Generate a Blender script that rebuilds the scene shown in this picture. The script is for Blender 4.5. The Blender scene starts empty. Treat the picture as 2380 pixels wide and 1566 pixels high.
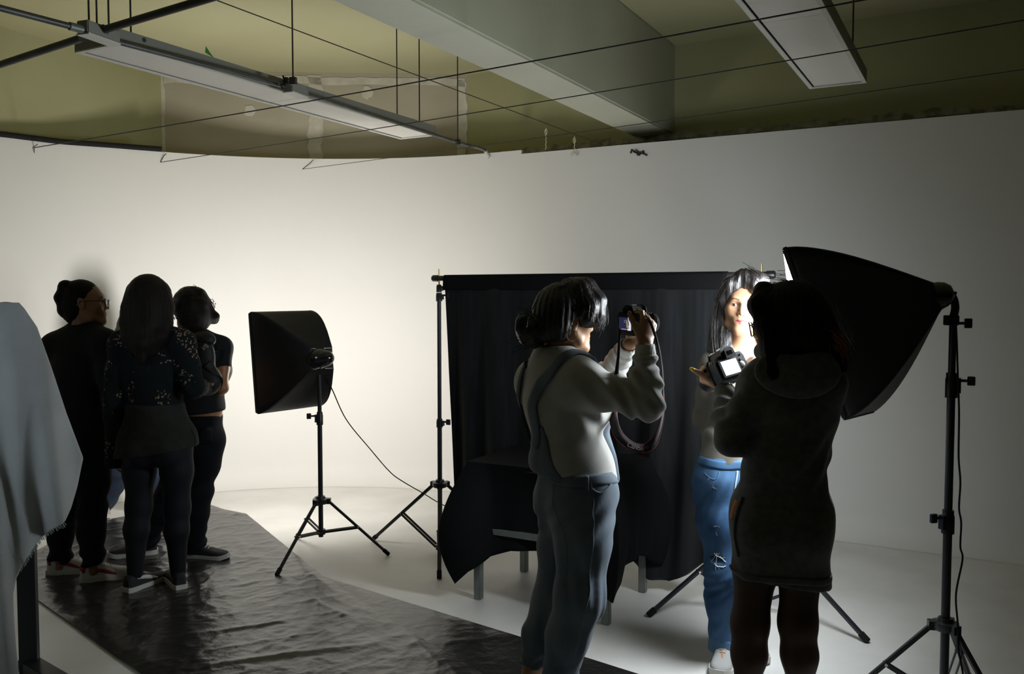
import bpy, bmesh, math, random
import numpy as np
from mathutils import Vector, Matrix

# ------------------------------------------------------------------ camera, world, exposure
SC = bpy.context.scene
COL = SC.collection
F_PX, CX, CY, CAM_Z = 2000.0, 1190.0, 783.0, 1.55
PITCH = math.atan(100 / 2000)
cam_d = bpy.data.cameras.new('camera')
cam = bpy.data.objects.new('viewpoint', cam_d)
COL.objects.link(cam)
cam_d.sensor_width = 36
cam_d.lens = 36 * F_PX / 2380
cam_d.clip_start = 0.05
cam.location = (0, 0, CAM_Z)
cam.rotation_euler = (math.pi / 2 - PITCH, 0, 0)
SC.camera = cam

w = bpy.data.worlds.new('world')
SC.world = w
w.use_nodes = True
w.node_tree.nodes['Background'].inputs[0].default_value = (0.85, 0.93, 1.0, 1)
w.node_tree.nodes['Background'].inputs[1].default_value = 0.012
SC.view_settings.view_transform = 'Standard'
SC.view_settings.look = 'None'
SC.view_settings.gamma = 1
SC.view_settings.use_curve_mapping = False
SC.view_settings.exposure = 0.0
KEY_WALL = 63.0
KEY_MODEL = 43.0
KEY_WALL_COL = (1.0, 0.975, 0.915)
KEY_MODEL_COL = (0.88, 0.95, 1.0)

# cool area light added out of view at the left to brighten the grey cloth
cloth_fill = bpy.data.lights.new('cloth_fill_light', 'AREA'); cloth_fill.shape = 'RECTANGLE'; cloth_fill.size = 0.7; cloth_fill.size_y = 1.4
cloth_fill.energy = 1.5; cloth_fill.spread = math.radians(48); cloth_fill.color = (0.78, 0.90, 1.0)
cloth_fill_o = bpy.data.objects.new('cloth_fill_light', cloth_fill); COL.objects.link(cloth_fill_o)
cloth_fill_o.location = (-3.5, 2.0, 1.7)
cloth_fill_o.rotation_euler = (Vector((-2.1, 3.4, 1.2)) - Vector((-3.5, 2.0, 1.7))).to_track_quat('-Z', 'Y').to_euler()

# ------------------------------------------------------------------ where things stand
COSP, SINP = math.cos(PITCH), math.sin(PITCH)
def ray(px, py):
    x, y = (px - CX) / F_PX, -(py - CY) / F_PX
    return Vector((x, COSP + y * SINP, -SINP + y * COSP))
def P(px, py, d):
    """the world point seen at px, py that lies d metres in front of the camera"""
    r = ray(px, py)
    return Vector((0, 0, CAM_Z)) + r * (d / r.y)
def G(px, py, z=0.0):
    r = ray(px, py)
    return Vector((0, 0, CAM_Z)) + r * ((z - CAM_Z) / r.z)
RA = math.radians(28.6)
U = Vector((math.sin(RA), math.cos(RA), 0))     # towards the back wall
V = Vector((math.cos(RA), -math.sin(RA), 0))    # along the back wall
def R(u, v, z=0.0):
    return U * u + V * v + Vector((0, 0, z))
def PU(px, py, u):
    """where the sight line meets the vertical plane at u"""
    r = ray(px, py)
    return Vector((0, 0, CAM_Z)) + r * (u / r.dot(U))
def PV(px, py, v):
    r = ray(px, py)
    return Vector((0, 0, CAM_Z)) + r * (v / r.dot(V))

# ------------------------------------------------------------------ materials
def mat(name, col, rough=0.6, metal=0.0, spec=0.5, col2=None, scale=6.0, lo=0.35, hi=0.65, bump=0.0, bscale=60.0,
        stretch=(1, 1, 1), bstretch=None, emit=None, estr=0.0, sheen=0.0, alpha=1.0, trans=0.0, detail=4.0, coat=0.0, attr=None, sss=0.0, weave=0.0, wscale=600.0):
    m = bpy.data.materials.new(name)
    m.use_nodes = True
    nt = m.node_tree
    b = nt.nodes['Principled BSDF']
    b.inputs['Roughness'].default_value = rough
    b.inputs['Metallic'].default_value = metal
    b.inputs['Specular IOR Level'].default_value = spec
    b.inputs['Sheen Weight'].default_value = sheen
    b.inputs['Alpha'].default_value = alpha
    b.inputs['Transmission Weight'].default_value = trans
    b.inputs['Coat Weight'].default_value = coat
    if sss:
        b.inputs['Subsurface Weight'].default_value = sss
        b.inputs['Subsurface Radius'].default_value = (0.012, 0.005, 0.003)
        b.inputs['Subsurface Scale'].default_value = 0.6
    tc = nt.nodes.new('ShaderNodeTexCoord')
    def noise(sc, st, dt=detail):
        mp = nt.nodes.new('ShaderNodeMapping')
        mp.inputs['Scale'].default_value = st
        nt.links.new(tc.outputs['Object'], mp.inputs['Vector'])
        n = nt.nodes.new('ShaderNodeTexNoise')
        n.inputs['Scale'].default_value = sc
        n.inputs['Detail'].default_value = dt
        nt.links.new(mp.outputs['Vector'], n.inputs['Vector'])
        return n
    base = None
    if attr:
        a = nt.nodes.new('ShaderNodeAttribute')
        a.attribute_name = attr
        base = a.outputs['Color']
    if col2 is not None:
        n = noise(scale, stretch)
        r = nt.nodes.new('ShaderNodeValToRGB')
        r.color_ramp.elements[0].position = lo
        r.color_ramp.elements[1].position = hi
        r.color_ramp.elements[0].color = (*col, 1)
        r.color_ramp.elements[1].color = (*col2, 1)
        nt.links.new(n.outputs['Fac'], r.inputs['Fac'])
        if base is not None:
            mx = nt.nodes.new('ShaderNodeMix')
            mx.data_type = 'RGBA'
            mx.blend_type = 'MULTIPLY'
            mx.inputs['Factor'].default_value = 1
            nt.links.new(base, mx.inputs[6])
            nt.links.new(r.outputs['Color'], mx.inputs[7])
            base = mx.outputs[2]
        else:
            base = r.outputs['Color']
    if base is not None:
        nt.links.new(base, b.inputs['Base Color'])
    else:
        b.inputs['Base Color'].default_value = (*col, 1)
    if bump:
        n = noise(bscale, bstretch or stretch, 5.0)
        bp = nt.nodes.new('ShaderNodeBump')
        bp.inputs['Strength'].default_value = bump
        bp.inputs['Distance'].default_value = 0.01
        nt.links.new(n.outputs['Fac'], bp.inputs['Height'])
        nt.links.new(bp.outputs['Normal'], b.inputs['Normal'])
    if emit:
        b.inputs['Emission Color'].default_value = (*emit, 1)
        b.inputs['Emission Strength'].default_value = estr
    return m

# ------------------------------------------------------------------ objects
def tag(o, label=None, cat=None, group=None, kind=None):
    if label: o['label'] = label
    if cat: o['category'] = cat
    if group: o['group'] = group
    if kind: o['kind'] = kind
    return o
def thing(name, label, cat, loc=(0, 0, 0), group=None, kind=None):
    o = bpy.data.objects.new(name, None)
    COL.objects.link(o)
    o.location = loc
    o.empty_display_size = 0.05
    return tag(o, label, cat, group, kind)
def worldloc(o):
    v = Vector((0, 0, 0))
    while o is not None:
        v = v + o.location
        o = o.parent
    return v
def link_mesh(name, me, m, parent=None, smooth=True, loc=None):
    """me in world coordinates; the object's origin goes to loc (or its parent's origin)"""
    o = bpy.data.objects.new(name, me)
    COL.objects.link(o)
    for mm in (m if isinstance(m, (list, tuple)) else [m]):
        me.materials.append(mm)
    org = worldloc(parent) if parent else Vector(loc or (0, 0, 0))
    me.transform(Matrix.Translation(-org))
    if parent: o.parent = parent
    else: o.location = org
    if smooth:
        me.polygons.foreach_set('use_smooth', [True] * len(me.polygons))
    return o

class MB:
    """collects simple shapes in world coordinates and links them as one mesh"""
    def __init__(s): s.v = []; s.f = []
    def add(s, vs, fs):
        n = len(s.v)
        s.v += [tuple(v) for v in vs]
        s.f += [tuple(i + n for i in f) for f in fs]
        return s
    def build(s, name, m, parent=None, smooth=False, loc=None, bevel=0.0, auto=None):
        me = bpy.data.meshes.new(name)
        me.from_pydata(s.v, [], s.f)
        me.validate()
        bm = bmesh.new(); bm.from_mesh(me)
        if bevel:
            bmesh.ops.bevel(bm, geom=[e for e in bm.edges], offset=bevel, segments=2, affect='EDGES', clamp_overlap=True)
        bmesh.ops.recalc_face_normals(bm, faces=bm.faces)
        bm.to_mesh(me); bm.free()
        o = link_mesh(name, me, m, parent, smooth, loc)
        if smooth:
            try: me.set_sharp_from_angle(angle=math.radians(auto or 40))
            except Exception: pass
        return o
    def box(s, c, ax, ay, az):
        """centre and three half-extent vectors"""
        c, ax, ay, az = Vector(c), Vector(ax), Vector(ay), Vector(az)
        vs = [c + ax * i + ay * j + az * k for i in (-1, 1) for j in (-1, 1) for k in (-1, 1)]
        return s.add(vs, [(0, 1, 3, 2), (4, 6, 7, 5), (0, 4, 5, 1), (2, 3, 7, 6), (0, 2, 6, 4), (1, 5, 7, 3)])
    def tube(s, pts, r, n=10, cap=True):
        pts = [Vector(p) for p in pts]
        rs = r if isinstance(r, (list, tuple)) else [r] * len(pts)
        t0 = (pts[1] - pts[0]).normalized()
        a = t0.orthogonal().normalized()
        vs, fs = [], []
        for i, p in enumerate(pts):
            t = (pts[min(i + 1, len(pts) - 1)] - pts[max(i - 1, 0)]).normalized()
            a = (a - t * a.dot(t)).normalized()
            b = t.cross(a)
            for k in range(n):
                th = 2 * math.pi * k / n
                vs.append(p + (a * math.cos(th) + b * math.sin(th)) * rs[i])
        for i in range(len(pts) - 1):
            for k in range(n):
                fs.append((i * n + k, i * n + (k + 1) % n, (i + 1) * n + (k + 1) % n, (i + 1) * n + k))
        if cap:
            fs.append(tuple(range(n))[::-1]); fs.append(tuple((len(pts) - 1) * n + k for k in range(n)))
        return s.add(vs, fs)
    def bar(s, p, q, wid, hei, up=(0, 0, 1)):
        """a rectangular bar from p to q"""
        p, q = Vector(p), Vector(q)
        t = (q - p)
        l = t.length; t.normalize()
        sd = t.cross(Vector(up))
        if sd.length < 1e-4: sd = t.orthogonal()
        sd.normalize()
        u2 = sd.cross(t)
        return s.box((p + q) / 2, t * l / 2, sd * wid / 2, u2 * hei / 2)
    def lathe(s, o, axis, prof, n=20):
        """prof: (distance along axis, radius)"""
        o, ax = Vector(o), Vector(axis).normalized()
        a = ax.orthogonal().normalized(); b = ax.cross(a)
        vs, fs = [], []
        for (h, r) in prof:
            for k in range(n):
                th = 2 * math.pi * k / n
                vs.append(o + ax * h + (a * math.cos(th) + b * math.sin(th)) * max(r, 1e-4))
        for i in range(len(prof) - 1):
            for k in range(n):
                fs.append((i * n + k, i * n + (k + 1) % n, (i + 1) * n + (k + 1) % n, (i + 1) * n + k))
        fs.append(tuple(range(n))[::-1]); fs.append(tuple((len(prof) - 1) * n + k for k in range(n)))
        return s.add(vs, fs)
    def grid(s, rows, closed=False):
        """rows of points"""
        n = len(rows[0])
        vs = [p for r in rows for p in r]
        fs = []
        for i in range(len(rows) - 1):
            for k in range(n if closed else n - 1):
                k2 = (k + 1) % n
                fs.append((i * n + k, i * n + k2, (i + 1) * n + k2, (i + 1) * n + k))
        return s.add(vs, fs)

def solid(o, t):
    md = o.modifiers.new('solid', 'SOLIDIFY'); md.thickness = t; md.offset = 0
    return o
def smooth_path(pts, n=8):
    """Catmull-Rom through the points"""
    pts = [Vector(p) for p in pts]
    out = []
    for i in range(len(pts) - 1):
        p0, p1, p2, p3 = pts[max(i - 1, 0)], pts[i], pts[i + 1], pts[min(i + 2, len(pts) - 1)]
        for k in range(n):
            t = k / n
            out.append(0.5 * ((2 * p1) + (p2 - p0) * t + (2 * p0 - 5 * p1 + 4 * p2 - p3) * t * t + (3 * p1 - p0 - 3 * p2 + p3) * t ** 3))
    out.append(pts[-1])
    return out

rng = np.random.RandomState(7)
class Waves:
    """a smooth random field made of warped waves"""
    def __init__(s, seed, freq, n=7, stretch=(1, 1, 1), warp=0.6):
        g = np.random.RandomState(seed)
        k = g.normal(size=(n, 3)); k /= np.linalg.norm(k, axis=1)[:, None]
        s.k = k * freq * g.uniform(0.6, 1.6, (n, 1)) * np.array(stretch)
        s.ph = g.uniform(0, 6.28, n); s.a = g.uniform(0.6, 1, n) / n * 1.8
        s.wk = g.normal(size=(3, 3)) * freq * 0.5 * np.array(stretch); s.wa = warp
    def __call__(s, p):
        p = np.asarray(p, dtype=np.float64)
        wv = np.stack([np.sin(p @ s.wk[i] + i * 2.1) for i in range(3)], -1).sum(-1) * s.wa
        d = np.zeros(len(p))
        for k, ph, a in zip(s.k, s.ph, s.a):
            d += a * np.sin(p @ k + ph + wv)
        return d
# ------------------------------------------------------------------ the room
def paint_wall(name, kind):
    """old green paint; kind adds the wear that each surface shows"""
    m = mat(name, (0.42, 0.41, 0.22), rough=0.75, spec=0.25, col2=(0.46, 0.45, 0.26), scale=1.3, bump=0.12, bscale=40)
    return m
M_green = paint_wall('green wall paint', 0)
M_ceil = mat('green ceiling paint', (0.62, 0.59, 0.35), rough=0.8, spec=0.2, col2=(0.66, 0.63, 0.39), scale=0.9, bump=0.15, bscale=30)
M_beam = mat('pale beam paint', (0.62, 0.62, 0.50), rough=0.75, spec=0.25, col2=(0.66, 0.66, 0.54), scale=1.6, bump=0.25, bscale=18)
M_patch = mat('bare drywall', (0.50, 0.45, 0.34), rough=0.85, spec=0.15, col2=(0.55, 0.50, 0.39), scale=2.2, bump=0.1, bscale=30)
M_tape = mat('joint compound', (0.74, 0.71, 0.60), rough=0.85, spec=0.15, col2=(0.62, 0.58, 0.48), scale=9, bump=0.3, bscale=35)
M_cyc = mat('white cyclorama paint', (0.80, 0.785, 0.755), rough=0.62, spec=0.3, col2=(0.83, 0.815, 0.785), scale=0.8, bump=0.06, bscale=50)
M_floor = mat('white painted concrete floor', (0.66, 0.645, 0.615), rough=0.42, spec=0.4, col2=(0.76, 0.745, 0.715), scale=2.6, lo=0.3, hi=0.62, bump=0.06, bscale=25)
M_dark = mat('dark wall', (0.10, 0.10, 0.08), rough=0.9)
M_smear = mat('ragged grey plaster', (0.50, 0.47, 0.39), rough=0.9, col2=(0.26, 0.235, 0.16), scale=14, lo=0.40, hi=0.62, bump=0.4, bscale=40)
M_brown = mat('old brown paint', (0.10, 0.085, 0.04), rough=0.85, col2=(0.15, 0.13, 0.06), scale=5)

CZ = 3.41          # ceiling
CYC_H = 2.612      # top of the cyclorama
AU, AV, AR = 3.18, -3.31, 2.64     # centre and radius of its curved corner
W_U = AU + AR      # straight back run
W_V = AV - AR      # straight left run

def structure(o, label): return tag(o, label, kind='structure')

# floor
mb = MB(); mb.box((0, 2.5, -0.05), (9, 0, 0), (0, 9, 0), (0, 0, 0.05))
structure(mb.build('floor', M_floor), 'white painted concrete studio floor with faint grey scuffs')

# cyclorama: floor cove and a big curved corner
plan = []
for i in range(12): plan.append((-3.2 + (AU + 3.2) * i / 12, W_V, (0, -1)))
for i in range(41):
    a = math.pi / 2 * i / 40
    plan.append((AU + AR * math.sin(a), AV - AR * math.cos(a), (math.sin(a), -math.cos(a))))
for i in range(1, 17): plan.append((W_U, AV + (5.6 - AV) * i / 16, (1, 0)))
def cyc(plan_pts, top):
    cr = 0.16
    prof = [(cr * (1 - math.sin(math.pi / 2 * k / 8)), cr * (1 - math.cos(math.pi / 2 * k / 8))) for k in range(9)]   # (inset, z)
    prof[0] = (cr, 0.001)
    prof += [(0, z) for z in (0.5, 1.0, 1.5, 2.0, 2.5)] + [(0, top), (-0.03, top), (-0.03, 0.0)]
    rows = []
    for (ins, z) in prof:
        rows.append([R(u - n[0] * ins, v - n[1] * ins, z) for (u, v, n) in plan_pts])
    return rows
step_v = (P(1212, 368, 6.8)).dot(V)
step = PU(1212, 368, W_U).dot(V)
left_run = [q for q in plan if q[1] < step] + [(W_U, step, (1, 0))]
right_run = [(W_U, step, (1, 0))] + [q for q in plan if q[1] > step]
wc = MB(); wc.grid(cyc(left_run, CYC_H + 0.028)); 
o = wc.build('wall_left', M_cyc, smooth=True); structure(o, 'white curved cyclorama wall sweeping round the corner behind the group')
wc = MB(); wc.grid(cyc(right_run, CYC_H))
o = wc.build('wall_back', M_cyc, smooth=True); structure(o, 'white flat run of the cyclorama behind the black backdrop')
# the small black scrape near its top edge
mb = MB()
g = random.Random(3)
for i in range(11):
    c = PU(1468 + i * 3.1 + g.uniform(-1, 1), 351 + g.uniform(-3, 4) + i * 0.4, W_U - 0.004)
    a = g.uniform(0, 3.1)
    e = V * math.cos(a) + Vector((0, 0, 1)) * math.sin(a); e2 = V * -math.sin(a) + Vector((0, 0, 1)) * math.cos(a)
    mb.box(c, e * g.uniform(0.008, 0.018), e2 * g.uniform(0.003, 0.007), U * 0.003)
tag(mb.build('tape_scrap', mat('black tape residue', (0.03, 0.03, 0.025), rough=0.8)), 'small black crumpled tape residue stuck near the top edge of the white wall', 'tape')

# ceiling
mb = MB(); mb.box(R(1.5, -0.3, CZ + 0.05), U * 6.5, V * 7.2, (0, 0, 0.05))
structure(mb.build('ceiling', M_ceil), 'olive green painted concrete ceiling')
# upper walls behind the cyclorama
def slab(name, a, b, z0, z1, m, label, th=0.06, out=None):
    a, b = Vector(a), Vector(b)
    t = (b - a).normalized(); n = Vector((-t.y, t.x, 0))
    if out is not None and n.dot(out) < 0: n = -n
    mb = MB(); mb.box((a + b) / 2 + n * th / 2 + Vector((0, 0, (z0 + z1) / 2)), t * (b - a).length / 2, n * th / 2, (0, 0, (z1 - z0) / 2))
    return mb.build(name, m)
C1 = PV(375, 168, -6.05); C1.z = 0
B_U = 6.33
C2 = PU(1086, 188, B_U); C2.z = 0
o = slab('wall_rear', C2, R(B_U, 6.5), 0, CZ, M_green, '', out=U); structure(o, 'olive green upper wall above the white cyclorama')
o2 = slab('wall_side', R(-0.9, -6.05), C1, 0, CZ, M_green, '', out=-V); structure(o2, 'olive green upper side wall above the curved cyclorama')
o3 = slab('wall_corner', C1, C2, 0, CZ, M_patch, '', out=U - V); structure(o3, 'unpainted drywall panel across the corner of the upper wall')
# joint compound on the drywall: seams and dabs stand a little proud
ct = (C2 - C1).normalized(); cn = Vector((ct.y, -ct.x, 0))
CL = (C2 - C1).length
def ragged(name, s0, s1, z0, z1, seed, th=0.004):
    """a smear on the corner panel between s0..s1 along it"""
    g = np.random.RandomState(seed)
    n = 26
    vert = (z1 - z0) > (s1 - s0)
    rows = []
    for i in range(n + 1):
        t = i / n
        j0, j1 = g.uniform(-1, 1, 2) * (0.16 * min(s1 - s0, z1 - z0))
        if vert:
            z = z0 + (z1 - z0) * t; a, b = s0 + j0, s1 + j1
            rows.append([C1 + ct * a + cn * th + Vector((0, 0, z)), C1 + ct * b + cn * th + Vector((0, 0, z))])
        else:
            s_ = s0 + (s1 - s0) * t; a, b = z0 + j0, z1 + j1
            rows.append([C1 + ct * s_ + cn * th + Vector((0, 0, a)), C1 + ct * s_ + cn * th + Vector((0, 0, b))])
    mb = MB(); mb.grid(rows)
    return solid(mb.build(name, M_tape, o3), 0.003)
def corner_s(px, py):
    r = ray(px, py); n = cn
    k = (C1 - Vector((0, 0, CAM_Z))).dot(n) / r.dot(n)
    p = Vector((0, 0, CAM_Z)) + r * k
    return (Vector((p.x, p.y, 0)) - C1).dot(ct), p.z
for k, (xa, xb, ya, yb) in enumerate([(370, 384, 175, 345), (717, 749, 175, 366), (1064, 1084, 186, 338)]):
    s0, s1 = corner_s(xa, 300)[0], corner_s(xb, 300)[0]
    ragged('joint_seam', s0, s1, 2.3, corner_s((xa + xb) / 2, ya)[1], 10 + k)
ragged('joint_seam', 0.02, CL - 0.02, CZ - 0.10, CZ - 0.035, 21)
for k, (x0, x1, y0, y1) in enumerate([(566, 595, 245, 270), (838, 870, 200, 230)]):
    s0, za = corner_s(x0, y1); s1, zb = corner_s(x1, y0)
    th = np.linspace(0, 2 * math.pi, 17)[:-1]
    gg = np.random.RandomState(k)
    mb = MB()
    vs = [C1 + ct * ((s0 + s1) / 2 + (s1 - s0) / 2 * math.cos(t) * gg.uniform(.8, 1.15)) + cn * 0.005 + Vector((0, 0, (za + zb) / 2 + (zb - za) / 2 * math.sin(t) * gg.uniform(.8, 1.15))) for t in th]
    mb.add(vs, [tuple(range(16))]); solid(mb.build('plaster_dab', M_tape, o3), 0.003)
# a brown strip of old paint and a ragged plaster edge just above the white wall
mb = MB(); mb.box(R(B_U - 0.02, 1.3, 2.61), U * 0.02, V * 5.0, (0, 0, 0.09))
structure(mb.build('trim_2', M_brown), 'brown ledge in the gap above the white wall')
rows = []
g = np.random.RandomState(5)
vv = np.linspace(C2.dot(V) + 0.05, 3.4, 120)
for v_ in vv:
    a = g.uniform(-0.012, 0.012); b = g.uniform(-0.02, 0.02)
    fade = max(0.25, 1 - max(0, v_ + 0.6) * 0.25)
    rows.append([R(B_U - 0.045, v_, 2.700 + a * 0.6), R(B_U - 0.045, v_, 2.700 + a * 0.6 + (0.042 + b) * fade)])
mb = MB(); mb.grid(rows)
structure(solid(mb.build('trim_3', M_smear), 0.006), 'ragged pale plaster edge along the top of the back wall')
# beam
BV0, BV1, BZ = -2.36, -2.06, 2.745
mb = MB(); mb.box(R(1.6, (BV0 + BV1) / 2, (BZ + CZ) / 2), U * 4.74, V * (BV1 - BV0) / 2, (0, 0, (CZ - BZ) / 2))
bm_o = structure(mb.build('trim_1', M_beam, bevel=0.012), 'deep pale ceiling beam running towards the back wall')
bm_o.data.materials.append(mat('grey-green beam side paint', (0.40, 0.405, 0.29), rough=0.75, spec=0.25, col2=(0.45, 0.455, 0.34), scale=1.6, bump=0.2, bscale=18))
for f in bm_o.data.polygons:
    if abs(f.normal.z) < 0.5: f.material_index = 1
# the unseen sides of the room: right wall, and the wall behind the photographer
mb = MB(); mb.box(R(1.5, 5.7, CZ / 2), U * 6.0, V * 0.05, (0, 0, CZ / 2)); structure(mb.build('wall_right', M_dark), 'dark side wall out of the light')
mb = MB(); mb.box(R(-4.6, 2.3, CZ / 2), U * 0.05, V * 3.4, (0, 0, CZ / 2)); structure(mb.build('wall_front', M_dark), 'dark wall behind the photographer')
# ------------------------------------------------------------------ shared materials
M_blackmetal = mat('black satin metal', (0.016, 0.017, 0.022), rough=0.42, metal=0.0, spec=0.6)
M_blackplastic = mat('black plastic', (0.018, 0.018, 0.02), rough=0.35, spec=0.5)
M_rubber = mat('black rubber', (0.012, 0.012, 0.012), rough=0.8, spec=0.3)
M_steel = mat('galvanised steel', (0.26, 0.28, 0.26), rough=0.5, metal=0.4, col2=(0.19, 0.21, 0.19), scale=12)
M_chrome = mat('chrome', (0.75, 0.75, 0.72), rough=0.18, metal=1.0)
M_brass = mat('brass', (0.75, 0.58, 0.16), rough=0.3, metal=1.0)
M_greymetal = mat('grey enamelled metal', (0.27, 0.275, 0.235), rough=0.5, spec=0.4, col2=(0.30, 0.305, 0.265), scale=3)
M_whitemetal = mat('white enamelled trim', (0.72, 0.71, 0.64), rough=0.45)
M_lens = mat('prismatic light cover', (0.84, 0.81, 0.74), rough=0.5, col2=(0.88, 0.85, 0.78), scale=2.0, bump=0.25, bscale=160)
M_pipe = mat('dull steel conduit', (0.10, 0.105, 0.10), rough=0.45, metal=0.4, col2=(0.14, 0.145, 0.135), scale=9)
M_darkpipe = mat('blackened pipe', (0.035, 0.033, 0.028), rough=0.55, col2=(0.05, 0.047, 0.04), scale=8)
M_wire = mat('dark steel wire', (0.035, 0.035, 0.033), rough=0.55, metal=0.3)
M_string = mat('pale cord', (0.62, 0.58, 0.42), rough=0.8)
M_softfab = mat('black softbox fabric', (0.012, 0.012, 0.0125), rough=0.55, spec=0.35, bump=0.12, bscale=35, sheen=0.05)
M_silver = mat('silver reflective lining', (0.6, 0.6, 0.6), rough=0.3, metal=0.8)
M_backdrop = mat('thin black muslin', (0.010, 0.011, 0.012), rough=0.9, spec=0.12, col2=(0.016, 0.017, 0.018), scale=40, stretch=(1, 1, 0.08), bump=0.2, bscale=300, sheen=0.15)
M_table_cloth = mat('dense black cloth', (0.007, 0.007, 0.008), rough=0.9, spec=0.15, bump=0.1, bscale=200)
M_plastic = mat('black plastic sheeting', (0.009, 0.0088, 0.0085), rough=0.29, spec=0.7, col2=(0.014, 0.0135, 0.013), scale=3.5, bump=0.32, bscale=24)
M_greycloth = mat('grey woven cloth', (0.47, 0.49, 0.49), rough=0.9, spec=0.15, col2=(0.40, 0.42, 0.42), scale=4.5, bump=0.35, bscale=420, sheen=0.2)
M_green_tag = mat('green tape', (0.05, 0.28, 0.05), rough=0.6)

Z = Vector((0, 0, 1))
# ------------------------------------------------------------------ ceiling lights
FZ = 2.605   # underside of the fittings
FH = 0.066
def ceiling_light(v0, v1, u0, u1, label, rods, seam_u):
    root = thing('ceiling_light', label, 'ceiling light', R((u0 + u1) / 2, (v0 + v1) / 2, FZ), group='suspended fluorescent fittings')
    uc, vc, lu, lv = (u0 + u1) / 2, (v0 + v1) / 2, (u1 - u0) / 2, (v1 - v0) / 2
    mb = MB()
    mb.box(R(uc, vc, FZ + FH - 0.002), U * lu, V * lv, Z * 0.002)
    for s in (-1, 1):
        mb.box(R(uc, vc + s * (lv - 0.002), FZ + FH / 2 + 0.003), U * lu, V * 0.002, Z * (FH / 2 - 0.003))
        mb.box(R(uc + s * (lu - 0.002), vc, FZ + FH / 2 + 0.003), U * 0.002, V * lv, Z * (FH / 2 - 0.003))
    mb.build('housing', M_greymetal, root)
    mb = MB()
    for s in (-1, 1):
        mb.box(R(uc, vc + s * (lv - 0.010), FZ + 0.003), U * lu, V * 0.010, Z * 0.003)
        mb.box(R(uc + s * (lu - 0.010), vc, FZ + 0.003), U * 0.010, V * (lv - 0.02), Z * 0.003)
    mb.build('trim_frame', M_whitemetal, root)
    for (a, b) in ((u0 + 0.021, seam_u - 0.0015), (seam_u + 0.0015, u1 - 0.021)):
        mb = MB(); mb.box(R((a + b) / 2, vc + 0.002, FZ + 0.010), U * (b - a) / 2, V * (lv - 0.024), Z * 0.003)
        mb.build('light_cover', M_lens, root)
    for (u_, v_) in rods:
        mb = MB(); mb.tube([R(u_, v_, FZ + FH), R(u_, v_, CZ)], 0.0042, 8); mb.tube([R(u_, v_, CZ - 0.03), R(u_, v_, CZ)], 0.010, 8)
        mb.build('hanging_rod', M_darkpipe, root, smooth=True)
    return root
def on_plane(px, py, z): return G(px, py, z)
a = on_plane(190, 125, FZ); b = on_plane(263, 98, FZ); c = on_plane(937, 327, FZ); d = on_plane(1003, 313, FZ)
LV0, LV1 = (a.dot(V) + c.dot(V)) / 2, (b.dot(V) + d.dot(V)) / 2
LU0, LU1 = (a.dot(U) + b.dot(U)) / 2, (c.dot(U) + d.dot(U)) / 2
sm = on_plane(690, 232, FZ).dot(U)
def rod_at(px, py, v): 
    p = PV(px, py, v); return p.dot(U)
light_a = ceiling_light(LV0, LV1, LU0, LU1, 'long ceiling fitting hung over the group, pale cover glowing with bounced light',
              [(rod_at(304, 62, LV1 - 0.03), LV1 - 0.03), (LU0 + 0.09, LV0 + 0.03), (rod_at(923, 260, LV0 + 0.03), LV0 + 0.03), (rod_at(975, 275, LV1 - 0.03), LV1 - 0.03)], sm)
# knockout hole on the near side of the housing
p = PV(335, 93, LV1); mb = MB(); mb.lathe(p, V, [(0, 0.010), (0.002, 0.010), (0.0025, 0.006)], 12); mb.build('knockout', M_darkpipe, light_a)
# green scrap of tape on top
tp = PV(477, 122, LV1 - 0.01)
mb = MB(); mb.grid([[tp, tp + U * 0.05 - Z * 0.012], [tp + Z * 0.03 + U * 0.005, tp + U * 0.022 + Z * 0.012]])
tag(solid(mb.build('tape_scrap', M_green_tag), 0.002), 'small green tape scrap sticking up from the top of the long ceiling fitting', 'tape')
a = on_plane(1703, 0, FZ); b = on_plane(1915, 0, FZ); c = on_plane(1885, 208, FZ); d = on_plane(2010, 192, FZ)
RV0, RV1 = (a.dot(V) + c.dot(V)) / 2, (b.dot(V) + d.dot(V)) / 2
RU1 = (c.dot(U) + d.dot(U)) / 2; RU0 = RU1 - (LU1 - LU0)
light_b = ceiling_light(RV0, RV1, RU0, RU1, 'unlit ceiling fitting with dull grey cover, the only one beyond the beam',
              [(rod_at(1982, 95, RV1 - 0.02), RV1 - 0.02), (RU1 - 0.25, RV0 + 0.03), (RU0 + 0.1, RV0 + 0.03), (RU0 + 0.1, RV1 - 0.03)], on_plane(1860, 45, FZ).dot(U))

# ------------------------------------------------------------------ conduit run along the fitting
cond = thing('conduit', 'grey steel conduit run with junction boxes slung beside the long ceiling fitting', 'conduit', G(232, 84, FZ + 0.01))
zc = FZ - 0.005
cv = G(262, 103, zc).dot(V)
def C(px, py, dz=0.0, r_=0): 
    """a point on the run's own vertical plane"""
    return PV(px, py, cv)
p0, p1 = G(-60, 3, zc), G(190, 68, zc)
p0 = p0 + (p0 - p1) * 1.0
MB().tube([p0, p1], 0.0125, 12).build('pipe', M_pipe, cond, smooth=True)
MB().tube([p1 - (p1 - p0).normalized() * 0.05, p1 + (p1 - p0).normalized() * 0.02], 0.0165, 12).build('coupling', M_steel, cond, smooth=True)
q0, q1 = G(268, 96, zc), G(660, 200, zc)
q2, q3 = G(700, 214, zc), G(1062, 330, zc)
MB().tube([q0, q1], 0.0115, 12).build('pipe', M_pipe, cond, smooth=True)
qe = [q2, q3, G(1100, 340, zc), PU(1128, 350, W_U - 0.02), PU(1137, 366, W_U - 0.004)]
MB().tube(smooth_path(qe, 8), 0.0115, 12).build('pipe', M_pipe, cond, smooth=True)
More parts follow.
